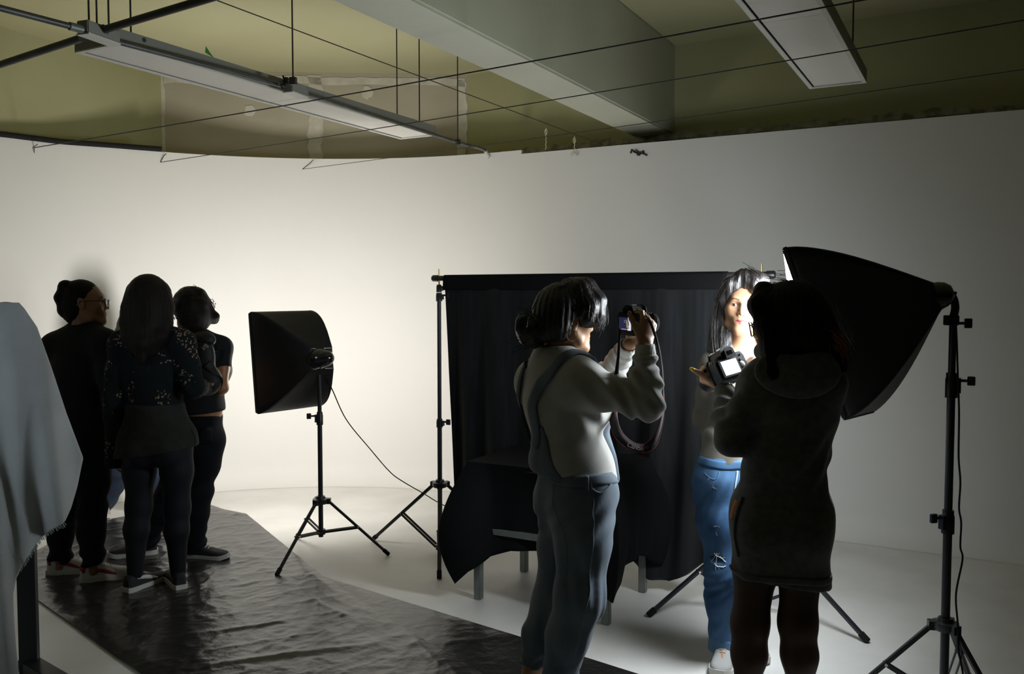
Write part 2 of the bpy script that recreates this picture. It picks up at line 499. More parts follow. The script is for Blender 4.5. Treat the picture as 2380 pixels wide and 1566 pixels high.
MB().tube([qe[-2], qe[-1]], 0.014, 12).build('pipe_end', M_whitemetal, cond, smooth=True)
jb = (p1 + q0) / 2
jd = (q0 - p1).normalized(); js = jd.cross(Z).normalized()
jb = jb + Z * 0.012
MB().box(jb, jd * 0.085, js * 0.030, Z * 0.025).build('junction_box', M_greymetal, cond, bevel=0.004)
MB().box(jb - Z * 0.028, jd * 0.083, js * 0.032, Z * 0.003).build('box_lid', M_whitemetal, cond)
jb2 = G(688, 207, zc)
MB().box(jb2, jd * 0.075, js * 0.028, Z * 0.026).build('junction_box', M_greymetal, cond, bevel=0.004)
MB().box(jb2 - Z * 0.029, jd * 0.073, js * 0.03, Z * 0.003).build('box_lid', M_whitemetal, cond)
for (px, py, top) in ((681, 180, None), (1064, 322, None)):
    p = G(px, py + 8, zc); MB().tube([p, Vector((p.x, p.y, CZ))], 0.004, 8).build('hanging_rod', M_darkpipe, cond, smooth=True)
    MB().box(p, jd * 0.012, js * 0.018, Z * 0.018).build('pipe_clamp', M_darkpipe, cond, bevel=0.003)
for (px, py) in ((207, 60), (253, 62)):
    p = G(px, py, zc + 0.03); MB().tube([p, Vector((p.x, p.y, CZ))], 0.004, 8).build('hanging_rod', M_darkpipe, cond, smooth=True)
# clump of tape and cable at the second box
g = random.Random(4); mb = MB(); c0 = G(660, 192, zc)
for k in range(4):
    pts = [c0 + Vector((g.uniform(-.02, .02), g.uniform(-.02, .02), g.uniform(-.03, .035))) for _ in range(5)]
    mb.tube(smooth_path(pts, 5), 0.005, 6)
mb.build('cable_tie', M_wire, cond, smooth=True)
# the cross pipe
x0, x1, x2, x3 = P(-60, 170, G(-60, 170, zc).y), G(190, 88, zc), G(232, 72, zc + 0.02), G(520, -14, zc + 0.03)
x0 = x0 + (x0 - x1) * 1.2; x3 = x3 + (x3 - x2) * 0.6
MB().tube([x0, x1], 0.0155, 12).build('cross_pipe', M_darkpipe, cond, smooth=True)
MB().tube([x2, x3], 0.0155, 12).build('cross_pipe', M_darkpipe, cond, smooth=True)
mb = MB(); mb.tube([x2 - (x3 - x2).normalized() * 0.05, x2 + (x3 - x2).normalized() * 0.03], 0.021, 12); mb.build('coupling', M_darkpipe, cond, smooth=True)

# ------------------------------------------------------------------ strung wires
WZ = 2.565
def wire(pts, r, label, hook=None):
    mb = MB(); mb.tube(pts, r, 6)
    root = mb.build('wire', M_wire, smooth=True, loc=pts[0])
    tag(root, label, 'wire', 'wires strung under the ceiling')
    if hook: 
        mb = MB(); mb.tube(hook, 0.0022, 6); mb.build('wire_hook', M_wire, root, smooth=True)
    return root
def sag(a, b, s, n=14):
    a, b = Vector(a), Vector(b)
    return [a.lerp(b, i / n) - Z * s * 4 * (i / n) * (1 - i / n) for i in range(n + 1)]
def CW(px, py):
    """on the curved corner's face"""
    r = ray(px, py); o_ = Vector((0, 0, CAM_Z))
    best = None
    for t in np.linspace(3, 9, 1200):
        p = o_ + r * t
        u_, v_ = p.dot(U), p.dot(V)
        du, dv = max(u_ - AU, 0), min(v_ - AV, 0)
        if math.hypot(du, dv) > AR - 0.006: return p
    return p
a0 = CW(80, 343)
wire(sag(a0, G(1960, 0, WZ) + (G(1960, 0, WZ) - a0) * 0.25, 0.02), 0.0032, 'thickest wire of the three that slant up from the curved wall', [a0, CW(80, 356), CW(76, 343), CW(88, 335)])
b0 = CW(373, 377)
wire(sag(b0, G(2420, 31, WZ) + (G(2420, 31, WZ) - b0) * 0.3, 0.02), 0.0026, 'middle one of the three wires slanting up from the curved wall', [b0, CW(381, 362), CW(387, 357)])
c0 = CW(703, 393)
wire(sag(c0, G(2420, 146, WZ) + (G(2420, 146, WZ) - c0) * 0.5, 0.02), 0.0020, 'lowest and faintest of the three wires slanting up from the curved wall', [c0, CW(722, 378), CW(728, 371)])
d0, d1 = G(480, -8, 2.72), PU(1400, 336, W_U + 0.02)
d00 = d0 + (d0 - d1) * 0.4
wire(sag(d00, d1, 0.0), 0.0026, 'thin cable crossing the other wires on its way down to the back wall')
# thick black cable lying along the top of the curved wall
tag(MB().tube(smooth_path([CW(px, float(np.interp(px, [-160, 0, 140, 260, 375], [299, 313, 330, 339, 348]))) + Z * 0.004 for px in (-160, -80, 0, 70, 140, 200, 260, 320, 375)], 5), [0.020] * 41, 10).build('cable', M_rubber, smooth=True, loc=CW(140, 330)), 'thick black cable lying along the top edge of the curved white wall', 'cable')
# two pale cords hanging from that cable
for k, (px, y0, y1, lab) in enumerate([(1269, 297, 348, 'short knotted pale cord hanging from the thin cable, no tag on it'), (1335, 317, 360, 'short pale cord ending in a small white tag on top of the wall')]):
    top = d0.lerp(d1, (px - 480) / (1400 - 480)); 
    r = ray(px, y0); 
    tp_ = PU(px, y0, W_U - 0.02); bt = PU(px, y1, W_U - 0.02)
    mb = MB(); n = 14
    mb.tube([tp_.lerp(bt, i / n) + V * 0.004 * math.sin(i * 2.2) for i in range(n + 1)], 0.0035, 6)
    mb.tube([tp_ + V * 0.010 * math.sin(t) + Z * (0.02 * math.cos(t) - 0.03) for t in np.linspace(0, 6.28, 10)], 0.003, 6)
    o = mb.build('cord', M_string, smooth=True, loc=tp_); tag(o, lab, 'cord')
    if k == 1: MB().box(bt, V * 0.018, U * 0.006, Z * 0.012).build('cord_tag', mat('white tag', (0.75, 0.73, 0.66), rough=0.7), o, bevel=0.002)

# ------------------------------------------------------------------ tripod stands
def knob(mb, p, axis, l=0.05, r=0.013):
    axis = Vector(axis).normalized()
    mb.tube([p, p + axis * l * 0.55], 0.006, 8)
    sd = axis.cross(Z).normalized() if abs(axis.z) < 0.9 else Vector((1, 0, 0))
    mb.box(p + axis * l * 0.8, axis * l * 0.26, Z * r * 1.25, sd * 0.007)
def tripod(root, c, feet, z_col, z_hub, leg_w=0.020, rc=0.045, frac=0.5):
    c = Vector(c)
    for f in feet:
        f = Vector(f); dr = Vector((f.x - c.x, f.y - c.y, 0)).normalized()
        top = Vector((c.x, c.y, z_col - 0.015)) + dr * rc
        foot = Vector((f.x, f.y, 0.014 + f.z))
        sd = dr.cross(Z)
        mb = MB(); mb.bar(top, foot, leg_w, leg_w * 0.8)
        lg = mb.build('leg', M_blackmetal, root, bevel=0.003)
        t = (foot - top).normalized()
        MB().bar(foot - t * 0.035, foot + t * 0.012, leg_w * 1.2, leg_w * 1.1).build('rubber_foot', M_rubber, lg, bevel=0.003)
        mid = top.lerp(foot, frac)
        hub = Vector((c.x, c.y, z_hub)) + dr * 0.022
        mb = MB()
        for s in (-1, 1): mb.bar(mid + sd * s * leg_w * 0.62, hub + sd * s * leg_w * 0.62, 0.004, 0.014)
        mb.build('brace', M_blackmetal, root)
        mb = MB(); mb.tube([mid - sd * 0.018, mid + sd * 0.018], 0.006, 8); mb.build('rivet', M_chrome, lg, smooth=True)
    mb = MB(); mb.lathe((c.x, c.y, z_col - 0.03), Z, [(0, 0.024), (0, 0.04), (0.008, 0.046), (0.028, 0.046), (0.032, 0.03), (0.045, 0.024), (0.045, 0.018)], 18)
    for f in feet:
        dr = Vector((f[0] - c.x, f[1] - c.y, 0)).normalized(); mb.box(Vector((c.x, c.y, z_col - 0.015)) + dr * 0.045, dr * 0.014, dr.cross(Z) * 0.016, Z * 0.016)
    mb.build('collar', M_blackplastic, root, smooth=True)
    mb = MB(); mb.lathe((c.x, c.y, z_hub - 0.015), Z, [(0, 0.018), (0, 0.026), (0.03, 0.026), (0.03, 0.018)], 16)
    mb.build('lower_hub', M_blackplastic, root, smooth=True)
def clamp(root, c, z, r, kdir, h=0.06):
    mb = MB(); mb.lathe((c[0], c[1], z - h / 2), Z, [(0, r * 0.9), (0, r * 1.35), (h * 0.75, r * 1.35), (h * 0.8, r * 1.2), (h, r * 1.2), (h, r * 0.9)], 16)
    dr = Vector(kdir).normalized()
    mb.box(Vector((c[0], c[1], z)) + dr * r * 1.5, dr * r * 0.5, dr.cross(Z) * r * 0.7, Z * h * 0.3)
    cl = mb.build('clamp', M_blackplastic, root, smooth=True)
    mb = MB(); knob(mb, Vector((c[0], c[1], z + h * 0.2)) + dr * r * 1.5, dr, 0.05); mb.build('knob', M_blackplastic, cl, bevel=0.002)

# ------------------------------------------------------------------ softboxes
def softbox(root, corners, apex, axis, power, colr, bulge, ring=0.055, seed=1, wr=0.004, belly=0.075):
    """corners TL BL BR TR of the front; four fabric panels taper to a ring at the lamp"""
    corners = [Vector(c) for c in corners]; apex = Vector(apex); axis = Vector(axis).normalized()
    cen = sum(corners, Vector()) / 4
    e1 = (corners[0] - corners[1]).normalized(); e2 = (corners[3] - corners[0]).normalized()
    rg = [apex + (e1 * s1 + e2 * s2) * ring for (s1, s2) in ((1, -1), (-1, -1), (-1, 1), (1, 1))]
    wv = Waves(seed, 14)
    for k in range(4):
        a, b = corners[k], corners[(k + 1) % 4]; ra, rb = rg[k], rg[(k + 1) % 4]
        out = ((a + b) / 2 - cen).normalized()
        oa, ob = (a - cen).normalized(), (b - cen).normalized()
        rows = []
        n, m_ = 18, 14
        for i in range(n + 1):
            t = i / n
            row = []
            for j in range(m_ + 1):
                s = j / m_
                p = a.lerp(b, s).lerp(ra.lerp(rb, s), t)
                bl = bulge * math.sin(math.pi * t ** 0.75) * 0.9
                p = p + oa.lerp(ob, s) * bl * 1.15 - out * 0.022 * math.sin(math.pi * s) * math.sin(math.pi * t)
                p = p + oa.lerp(ob, s) * wr * float(wv([p])[0]) * math.sin(math.pi * t) * 2 * math.sin(math.pi * s)
                row.append(p)
            rows.append(row)
        mb = MB(); mb.grid(rows)
        solid(mb.build('fabric_panel', M_softfab, root, smooth=True), 0.002)
    mb = MB(); fr0 = (cen - apex).normalized(); mb.box(apex + fr0 * 0.002, e1 * ring * 0.985, e2 * ring * 0.985, fr0 * 0.002); mb.build('speed_ring', M_blackmetal, root)
    # border and diffuser
    mb = MB()
    fr = (cen - apex).normalized()
    for k in range(4):
        a, b = corners[k], corners[(k + 1) % 4]
        mb.bar(a + fr * 0.003, b + fr * 0.003, 0.012, 0.020, up=fr)
    mb.build('border', M_softfab, root, bevel=0.004)
    # the diffuser is a slack white cloth that bellies out
    ins = [c + (cen - c) * 0.015 for c in corners]
    nd_ = 10; rows = []
    for i in range(nd_ + 1):
        t = i / nd_
        rows.append([ins[0].lerp(ins[3], s_ / nd_).lerp(ins[1].lerp(ins[2], s_ / nd_), t) + fr * (0.012 + belly * (math.sin(math.pi * t) * math.sin(math.pi * s_ / nd_)) ** 0.55) for s_ in range(nd_ + 1)])
    me = MB().grid(rows)
    m = mat('glowing diffuser', (0.9, 0.9, 0.9), rough=0.8, emit=colr, estr=power)
    me.build('diffuser', m, root, smooth=True, auto=180)
    mb = MB()
    for k in range(4):
        oc = (corners[k] - cen).normalized()
        mb.tube([corners[k].lerp(rg[k], t) + oc * (bulge * math.sin(math.pi * t ** 0.75) * 0.9 * 1.15 - 0.001) for t in np.linspace(0.02, 1, 16)], 0.003, 6)
    mb.build('rod', M_blackmetal, root, smooth=True)
    return cen, fr

# the one that lights the wall
c_l = Vector((-1.127, 5.084, 0))
fts = [G(645, 1343), G(901, 1291), G(690, 1252)]
c_l = sum(fts, Vector()) / 3; fts[0].z = 0.010
sb = thing('softbox_light', 'black softbox on a tripod stand beside the plastic sheet, turned towards the wall', 'studio light', c_l, group='softboxes on stands')
dl = c_l.y
tripod(sb, c_l, fts, P(745, 1158, dl).z, P(745, 1243, dl).z + 0.02, leg_w=0.018)
z_a = P(745, 972, dl).z; z_top = P(745, 850, dl).z
MB().tube([(c_l.x, c_l.y, P(745, 1243, dl).z - 0.01), (c_l.x, c_l.y, z_a)], 0.0140, 16).build('pole', M_blackmetal, sb, smooth=True)
MB().tube([(c_l.x, c_l.y, z_a - 0.02), (c_l.x, c_l.y, z_top)], 0.0120, 16).build('upper_pole', M_blackmetal, sb, smooth=True)
clamp(sb, c_l, z_a, 0.0145, (-1, -0.25, 0), 0.075)
dA = 5.20
TL, BL = P(581, 727, dl + 0.07), P(598, 960, dl + 0.07)
TR, BR = P(712, 724, dl + 0.17), P(733, 942, dl + 0.17)
apx = Vector((c_l.x, c_l.y, 0)) + Vector((0.025, -0.03, P(752, 832, dl).z))
cenL, frL = softbox(sb, [TL, BL, BR, TR], apx, (0, 0, 1), KEY_WALL, KEY_WALL_COL, 0.055, ring=0.06, seed=3)
mb = MB()
mb.lathe(apx + frL * 0.04, -frL, [(0, 0.062), (0.03, 0.066), (0.05, 0.06), (0.09, 0.045), (0.115, 0.02), (0.118, 0.0)], 20)
hd = mb.build('lamp_head', mat('glossy black lamp head', (0.012, 0.012, 0.013), rough=0.15, spec=0.6, coat=0.5), sb, smooth=True)
mb = MB(); mb.box(Vector((c_l.x, c_l.y, z_top + 0.01)), (0.016, 0, 0), (0, 0.018, 0), Z * 0.045); mb.build('tilt_bracket', M_blackplastic, hd, bevel=0.004)
mb = MB(); mb.tube([Vector((c_l.x - 0.02, c_l.y, z_top)), Vector((c_l.x + 0.055, c_l.y, z_top))], 0.005, 8); mb.build('tilt_bolt', M_chrome, hd, smooth=True)
# its cable
cab = [P(754, 872, dl), P(772, 905, dl + 0.05), P(805, 975, dl + 0.16), P(860, 1043, dl + 0.35), P(905, 1095, dl + 0.5), P(935, 1118, dl + 0.6), P(985, 1147, dl + 0.75), P(1020, 1168, dl + 0.82), G(1062, 1187), G(1130, 1192), G(1260, 1200)]
cab[-3].z += 0.006; cab[-2].z = 0.006; cab[-1].z = 0.006
tag(MB().tube(smooth_path(cab, 8), 0.0034, 8).build('power_cord', M_rubber, smooth=True, loc=cab[0]), 'thin black cord running from the wall-facing softbox down behind the black table', 'cord')

# the one that lights the model
DR = 3.10
c_r = P(2197, 1450, DR); zc_r = c_r.z; c_r.z = 0
def foot(ang, r): return c_r + Vector((math.cos(math.radians(ang)), math.sin(math.radians(ang)), 0)) * r
sb2 = thing('softbox_light', 'large black softbox tilted down at the model in ripped jeans, on a tall thick stand', 'studio light', c_r, group='softboxes on stands')
tripod(sb2, c_r, [foot(168, 0.36), foot(287, 0.36), foot(48, 0.36)], zc_r + 0.01, 0.07, leg_w=0.020, rc=0.045)
zA, zB, zT = P(2200, 1212, DR).z, P(2207, 895, DR).z, P(2210, 752, DR).z
def vert(z0, z1, r): return MB().tube([(c_r.x, c_r.y, z0), (c_r.x, c_r.y, z1)], r, 18)
vert(0.06, zA, 0.0155).build('pole', M_blackmetal, sb2, smooth=True)
vert(zA - 0.02, zB, 0.0142).build('middle_pole', M_blackmetal, sb2, smooth=True)
vert(zB - 0.02, zT, 0.0125).build('upper_pole', M_blackmetal, sb2, smooth=True)
clamp(sb2, c_r, zA, 0.0165, (-0.95, -0.3, 0), 0.085)
clamp(sb2, c_r, zB, 0.0155, (0.9, -0.45, 0), 0.09)
apx2 = P(2178, 688, DR + 0.01)
A_, B_ = P(1826, 577, DR - 0.04), P(1966, 972, DR + 0.05)
C_, D_ = P(2030, 956, DR + 0.46), P(1864, 592, DR + 0.40)
cenR, frR = softbox(sb2, [A_, B_, C_, D_], apx2, (0, 0, 1), KEY_MODEL, KEY_MODEL_COL, 0.044, ring=0.05, seed=8, wr=0.006)
mb = MB()
mb.lathe(apx2 + frR * 0.03, -frR, [(0, 0.050), (0.03, 0.052), (0.05, 0.048), (0.07, 0.038), (0.085, 0.020), (0.087, 0.0)], 20)
hd2 = mb.build('lamp_head', mat('glossy black lamp head', (0.012, 0.012, 0.013), rough=0.15, spec=0.6, coat=0.5), sb2, smooth=True)
mb = MB(); pts = smooth_path([P(2196, 676, DR), P(2214, 690, DR), P(2220, 715, DR), P(2214, 742, DR)], 6); mb.tube(pts, [0.014] * len(pts), 10)
mb.build('tilt_bracket', M_blackplastic, hd2, smooth=True)
mb = MB(); mb.box(P(2211, 744, DR), (0.022, 0, 0), (0, 0.016, 0), Z * 0.018); knob(mb, P(2222, 751, DR), (1, -0.2, 0), 0.05, 0.014); mb.build('knob', M_blackplastic, hd2, bevel=0.002)
mb = MB(); mb.box(P(2213, 682, DR - 0.01), (0.013, 0, 0.002), (0, 0.01, 0), Z * 0.006); mb.build('switch', M_blackplastic, hd2, bevel=0.002)
cab = [P(2222, 752, DR - 0.02), P(2224, 800, DR - 0.03), P(2226, 870, DR - 0.03), P(2229, 960, DR - 0.03), P(2228, 1060, DR - 0.04), P(2232, 1120, DR - 0.04), P(2229, 1180, DR - 0.04), P(2234, 1215, DR - 0.04),
       P(2232, 1270, DR - 0.04), P(2237, 1300, DR - 0.04), P(2222, 1380, DR - 0.05), P(2226, 1450, DR - 0.06), P(2228, 1510, DR - 0.08), P(2238, 1566, DR - 0.1), P(2246, 1640, DR - 0.12)]
e = cab[-1]; cab += [Vector((e.x + 0.02, e.y - 0.03, 0.05)), Vector((e.x + 0.1, e.y - 0.05, 0.006)), Vector((e.x + 0.5, e.y + 0.05, 0.006))]
tag(MB().tube(smooth_path(cab, 8), 0.0035, 8).build('power_cord', M_rubber, smooth=True, loc=(e.x, e.y, 0)), 'black cord hanging down the tall thick stand to the floor', 'cord')

# ------------------------------------------------------------------ backdrop stand
fl = [G(868, 1257), G(1021, 1345), G(1180, 1258)]
cl = Vector((-0.085 * 4.994, 4.994, 0)); cl = sum(fl, Vector()) / 3
f1, f2 = G(1510, 1433), G(2013, 1493)
mid = (f1 + f2) / 2; dd = (f2 - f1); pp = Vector((-dd.y, dd.x, 0)).normalized()
cr_ = mid + pp * dd.length * 0.289
f3 = mid + pp * dd.length * 0.866
bs = thing('backdrop_stand', 'black telescopic backdrop stand with two tripods and a crossbar behind the photographer', 'backdrop stand', cl)
XZ = P(1018, 645, cl.y).z - 0.004
for (c, fs, kd) in ((cl, fl, (0.9, -0.5, 0)), (cr_, [f1, f2, f3], (0.9, -0.5, 0))):
    tripod(bs, c, fs, P(1018, 1120, cl.y).z, 0.035, leg_w=0.022, rc=0.04, frac=0.52)
    z1 = P(1018, 983, cl.y).z; z2 = P(1018, 690, cl.y).z
    MB().tube([(c.x, c.y, 0.03), (c.x, c.y, z1)], 0.0140, 16).build('pole', M_blackmetal, bs, smooth=True)
    MB().tube([(c.x, c.y, z1 - 0.02), (c.x, c.y, z2)], 0.0122, 16).build('upper_pole', M_blackmetal, bs, smooth=True)
    clamp(bs, c, z1, 0.0145, kd, 0.05); clamp(bs, c, z2, 0.014, kd, 0.05); clamp(bs, c, z2 + 0.05, 0.012, kd, 0.045)
    MB().tube([(c.x, c.y, z2 + 0.06), (c.x, c.y, XZ + 0.055)], [0.006, 0.004], 10).build('spigot', M_brass, bs, smooth=True)
xd = (cr_ - cl); xd.z = 0; xd.normalize()
xa, xb = cl - xd * 0.035 + Z * XZ, cr_ + xd * 0.055 + Z * XZ
MB().tube([xa, xb], 0.0155, 16).build('crossbar', mat('grey steel crossbar', (0.05, 0.055, 0.06), rough=0.35, metal=0.5), bs, smooth=True)
for p, s in ((xa, -1), (xb, 1)):
    MB().lathe(p - xd * s * 0.03, xd * s, [(0, 0.0165), (0, 0.0195), (0.035, 0.0195), (0.04, 0.016), (0.04, 0.0)], 16).build('end_cap', M_blackplastic, bs, smooth=True)

# ------------------------------------------------------------------ backdrop cloth
xn = Vector((-xd.y, xd.x, 0))     # away from the viewer
L = (cr_ - cl).length
t0, t1 = 0.045, L - 0.16
nc, nr = 150, 90
zt = XZ + 0.017
wv = Waves(11, 5.0, stretch=(1, 1, 0.25)); wv2 = Waves(12, 13.0, stretch=(1, 1, 0.15))
rows = []
for j in range(nr + 1):
    r_ = j / nr
    row = []
    for i in range(nc + 1):
        s = i / nc
        # the bottom hem: hangs low, swept up at the far end
        zb = float(np.interp(s, [0, .3, .55, .63, .70, .80, .86, .93, 1], [.30, .28, .30, .24, .16, .07, .06, .12, .22]))
        z = zt + (zb - zt) * r_
        depth_ = zt - z
        lean = 0.10 * (1 - s) * depth_ * 0.5          # the near edge swings inwards
        x = t0 + (t1 - t0) * s + lean - 0.05 * depth_ * s
        amp = 0.006 + 0.045 * min(1, depth_ / 0.9)
        if depth_ < 0.075: amp = 0.0035
        fold = amp * (0.75 * math.sin(s * 46 + 1.4 * math.sin(s * 7) + 0.35 * depth_) + 0.5 * math.sin(s * 21 + 0.8))
        p = cl + xd * x + Z * z + xn * (fold * 0.7 - 0.012)
        if r_ == 0: p += xn * 0.012
        row.append(p)
    rows.append(row)
P_all = np.array([p for r in rows for p in r])
dn = wv(P_all) * 0.018 + wv2(P_all) * 0.005
k = 0
for j in range(nr + 1):
    dep = zt - rows[j][0].z
    for i in range(nc + 1):
        rows[j][i] = rows[j][i] + xn * float(dn[k]) * min(1, max(0, (dep - 0.06) / 0.5)); k += 1
mb = MB(); mb.grid(rows)
bc = mb.build('backdrop_cloth', M_backdrop, smooth=True, loc=cl)
tag(solid(bc, 0.0018), 'black muslin backdrop hanging in soft folds from the crossbar behind the photographer', 'backdrop cloth')
# the rod pocket: a doubled hem round the bar
rows = []
for k in range(17):
    a = math.pi * (k / 16) - 0.0
    rows.append([cl + xd * (t0 + (t1 - t0) * i / 60 - 0.004) + Z * (XZ + 0.0185 * math.sin(a)) + xn * (-0.0185 * math.cos(a)) for i in range(61)])
rows.insert(0, [p - Z * 0.058 - xn * 0.003 for p in rows[0]])
rows.insert(0, [p - Z * 0.012 + xn * 0.004 for p in rows[0]])
rows.append([p - Z * 0.06 - xn * 0.02 for p in rows[-1]])
mb = MB(); mb.grid(rows); solid(mb.build('rod_pocket', M_table_cloth, bc, smooth=True), 0.002)

# ------------------------------------------------------------------ table under the black cloth
FLp, BLp, FRp, BRp = G(1112, 1388), G(1226, 1325), G(1401, 1450), G(1496, 1378)
tc_ = (FLp + BRp) / 2
hu = ((FRp - FLp).dot(V) + (BRp - BLp).dot(V)) / 4; hd_ = ((BLp - FLp).dot(U) + (BRp - FRp).dot(U)) / 4
tb = thing('table', 'small steel-legged table hidden under a black cloth in front of the backdrop', 'table', tc_)
TZ = 0.705
legc = []
for (su, sv) in ((-1, -1), (-1, 1), (1, -1), (1, 1)):
    c = tc_ + V * hu * sv + U * hd_ * su
    legc.append(c)
    mb = MB(); mb.box(c + Z * (TZ - 0.02) / 2, V * 0.019, U * 0.019, Z * (TZ - 0.02) / 2); lg = mb.build('leg', M_steel, tb, bevel=0.003)
for sv in (-1, 1):
    mb = MB(); mb.box(tc_ + V * hu * sv + Z * 0.36, V * 0.012, U * hd_, Z * 0.014); mb.build('side_rail', M_steel, tb)
for su in (-1, 1):
    mb = MB(); mb.box(tc_ + U * hd_ * su + Z * 0.36, V * hu, U * 0.012, Z * 0.014); mb.build('long_rail', M_steel, tb)
mb = MB(); mb.box(tc_ + Z * (TZ - 0.012), V * (hu + 0.03), U * (hd_ + 0.03), Z * 0.012); mb.build('table_top', M_blackplastic, tb, bevel=0.003)
# the cloth: drop length and flare follow the hem round the table
hx, hy = hu + 0.036, hd_ + 0.036
def perim(t):
    """t in 0..4: front (left to right), right side, back, left side; returns corner-rounded point and outward direction"""
    cs = [(-1, -1), (1, -1), (1, 1), (-1, 1)]
    k = int(t) % 4; f = t - int(t)
    a, b = cs[k], cs[(k + 1) % 4]
    x, y = (a[0] + (b[0] - a[0]) * f) * hx, (a[1] + (b[1] - a[1]) * f) * hy
    nx, ny = [(0, -1), (1, 0), (0, 1), (-1, 0)][k]
    e = 0.12
    if f < e:
        q = [(0, -1), (1, 0), (0, 1), (-1, 0)][(k - 1) % 4]; w_ = 0.5 * (1 - f / e); nx, ny = nx * (1 - w_) + q[0] * w_, ny * (1 - w_) + q[1] * w_
    if f > 1 - e:
        q = [(0, -1), (1, 0), (0, 1), (-1, 0)][(k + 1) % 4]; w_ = 0.5 * (1 - (1 - f) / e); nx, ny = nx * (1 - w_) + q[0] * w_, ny * (1 - w_) + q[1] * w_
    l = math.hypot(nx, ny)
    return x, y, nx / l, ny / l
hem_t = [0, 0.06, 0.16, 0.30, 0.55, 0.8, 0.93, 1.0, 1.06, 1.25, 1.5, 1.75, 1.95, 2.0, 2.5, 2.95, 3.0, 3.3, 3.7, 3.92, 4.0]
hem_z = [0.085, 0.16, 0.235, 0.275, 0.29, 0.26, 0.16, 0.12, 0.15, 0.24, 0.265, 0.22, 0.14, 0.13, 0.25, 0.14, 0.13, 0.22, 0.20, 0.10, 0.085]
fl_t = [0, 0.15, 0.5, 0.85, 1.0, 1.2, 1.6, 2.0, 2.5, 3.0, 3.5, 3.85, 4.0]
fl_a = [0.14, -0.03, -0.08, -0.03, 0.10, 0.03, 0.02, 0.10, 0.02, 0.10, 0.05, 0.10, 0.14]
NT = 200
rows = []
wv = Waves(31, 7.0, stretch=(1, 1, 0.3))
nd = 26
top = []
for r_ in range(6, 0, -1):
    f = r_ / 7
    row = []
    for i in range(NT):
        x, y, nx, ny = perim(4 * i / NT); row.append(tc_ + V * x * (1 - f) + U * y * (1 - f) + Z * (TZ + 0.004))
    rows.append(row)
for j in range(nd + 1):
    t = j / nd
    row = []
    for i in range(NT):
        s = 4 * i / NT
        x, y, nx, ny = perim(s)
        hz = float(np.interp(s, hem_t, hem_z)); fa = float(np.interp(s, fl_t, fl_a))
        z = TZ + 0.004 - (TZ - hz) * t
        ou = 0.004 + fa * math.sin(t * 2.7) + 0.012 * math.sin(s * 9.5 + 0.6) * t + 0.01 * math.sin(s * 23) * t
        base = tc_ + V * x + U * y
        o_ = V * nx + U * ny
        p = base + o_ * max(ou, -0.078 * min(1, min(s, 1 - s) / 0.16) if 0 < s < 1 else 0.002)
        p.z = z
        row.append(p)
    rows.append(row)
A_all = np.array([p for r in rows[6:] for p in r]); dn = wv(A_all) * 0.012; k = 0
for j in range(6, len(rows)):
    for i in range(NT):
        t = (j - 6) / nd; x, y, nx, ny = perim(4 * i / NT)
        rows[j][i] = rows[j][i] + (V * nx + U * ny) * float(dn[k]) * min(1, t * 1.5); k += 1
mb = MB(); mb.grid(rows, closed=True); mb.add(rows[0], [tuple(range(NT))])
tag(solid(mb.build('tablecloth', M_table_cloth, smooth=True, loc=tc_), 0.002), 'black cloth draped over the small table, its corners hanging almost to the floor', 'tablecloth')

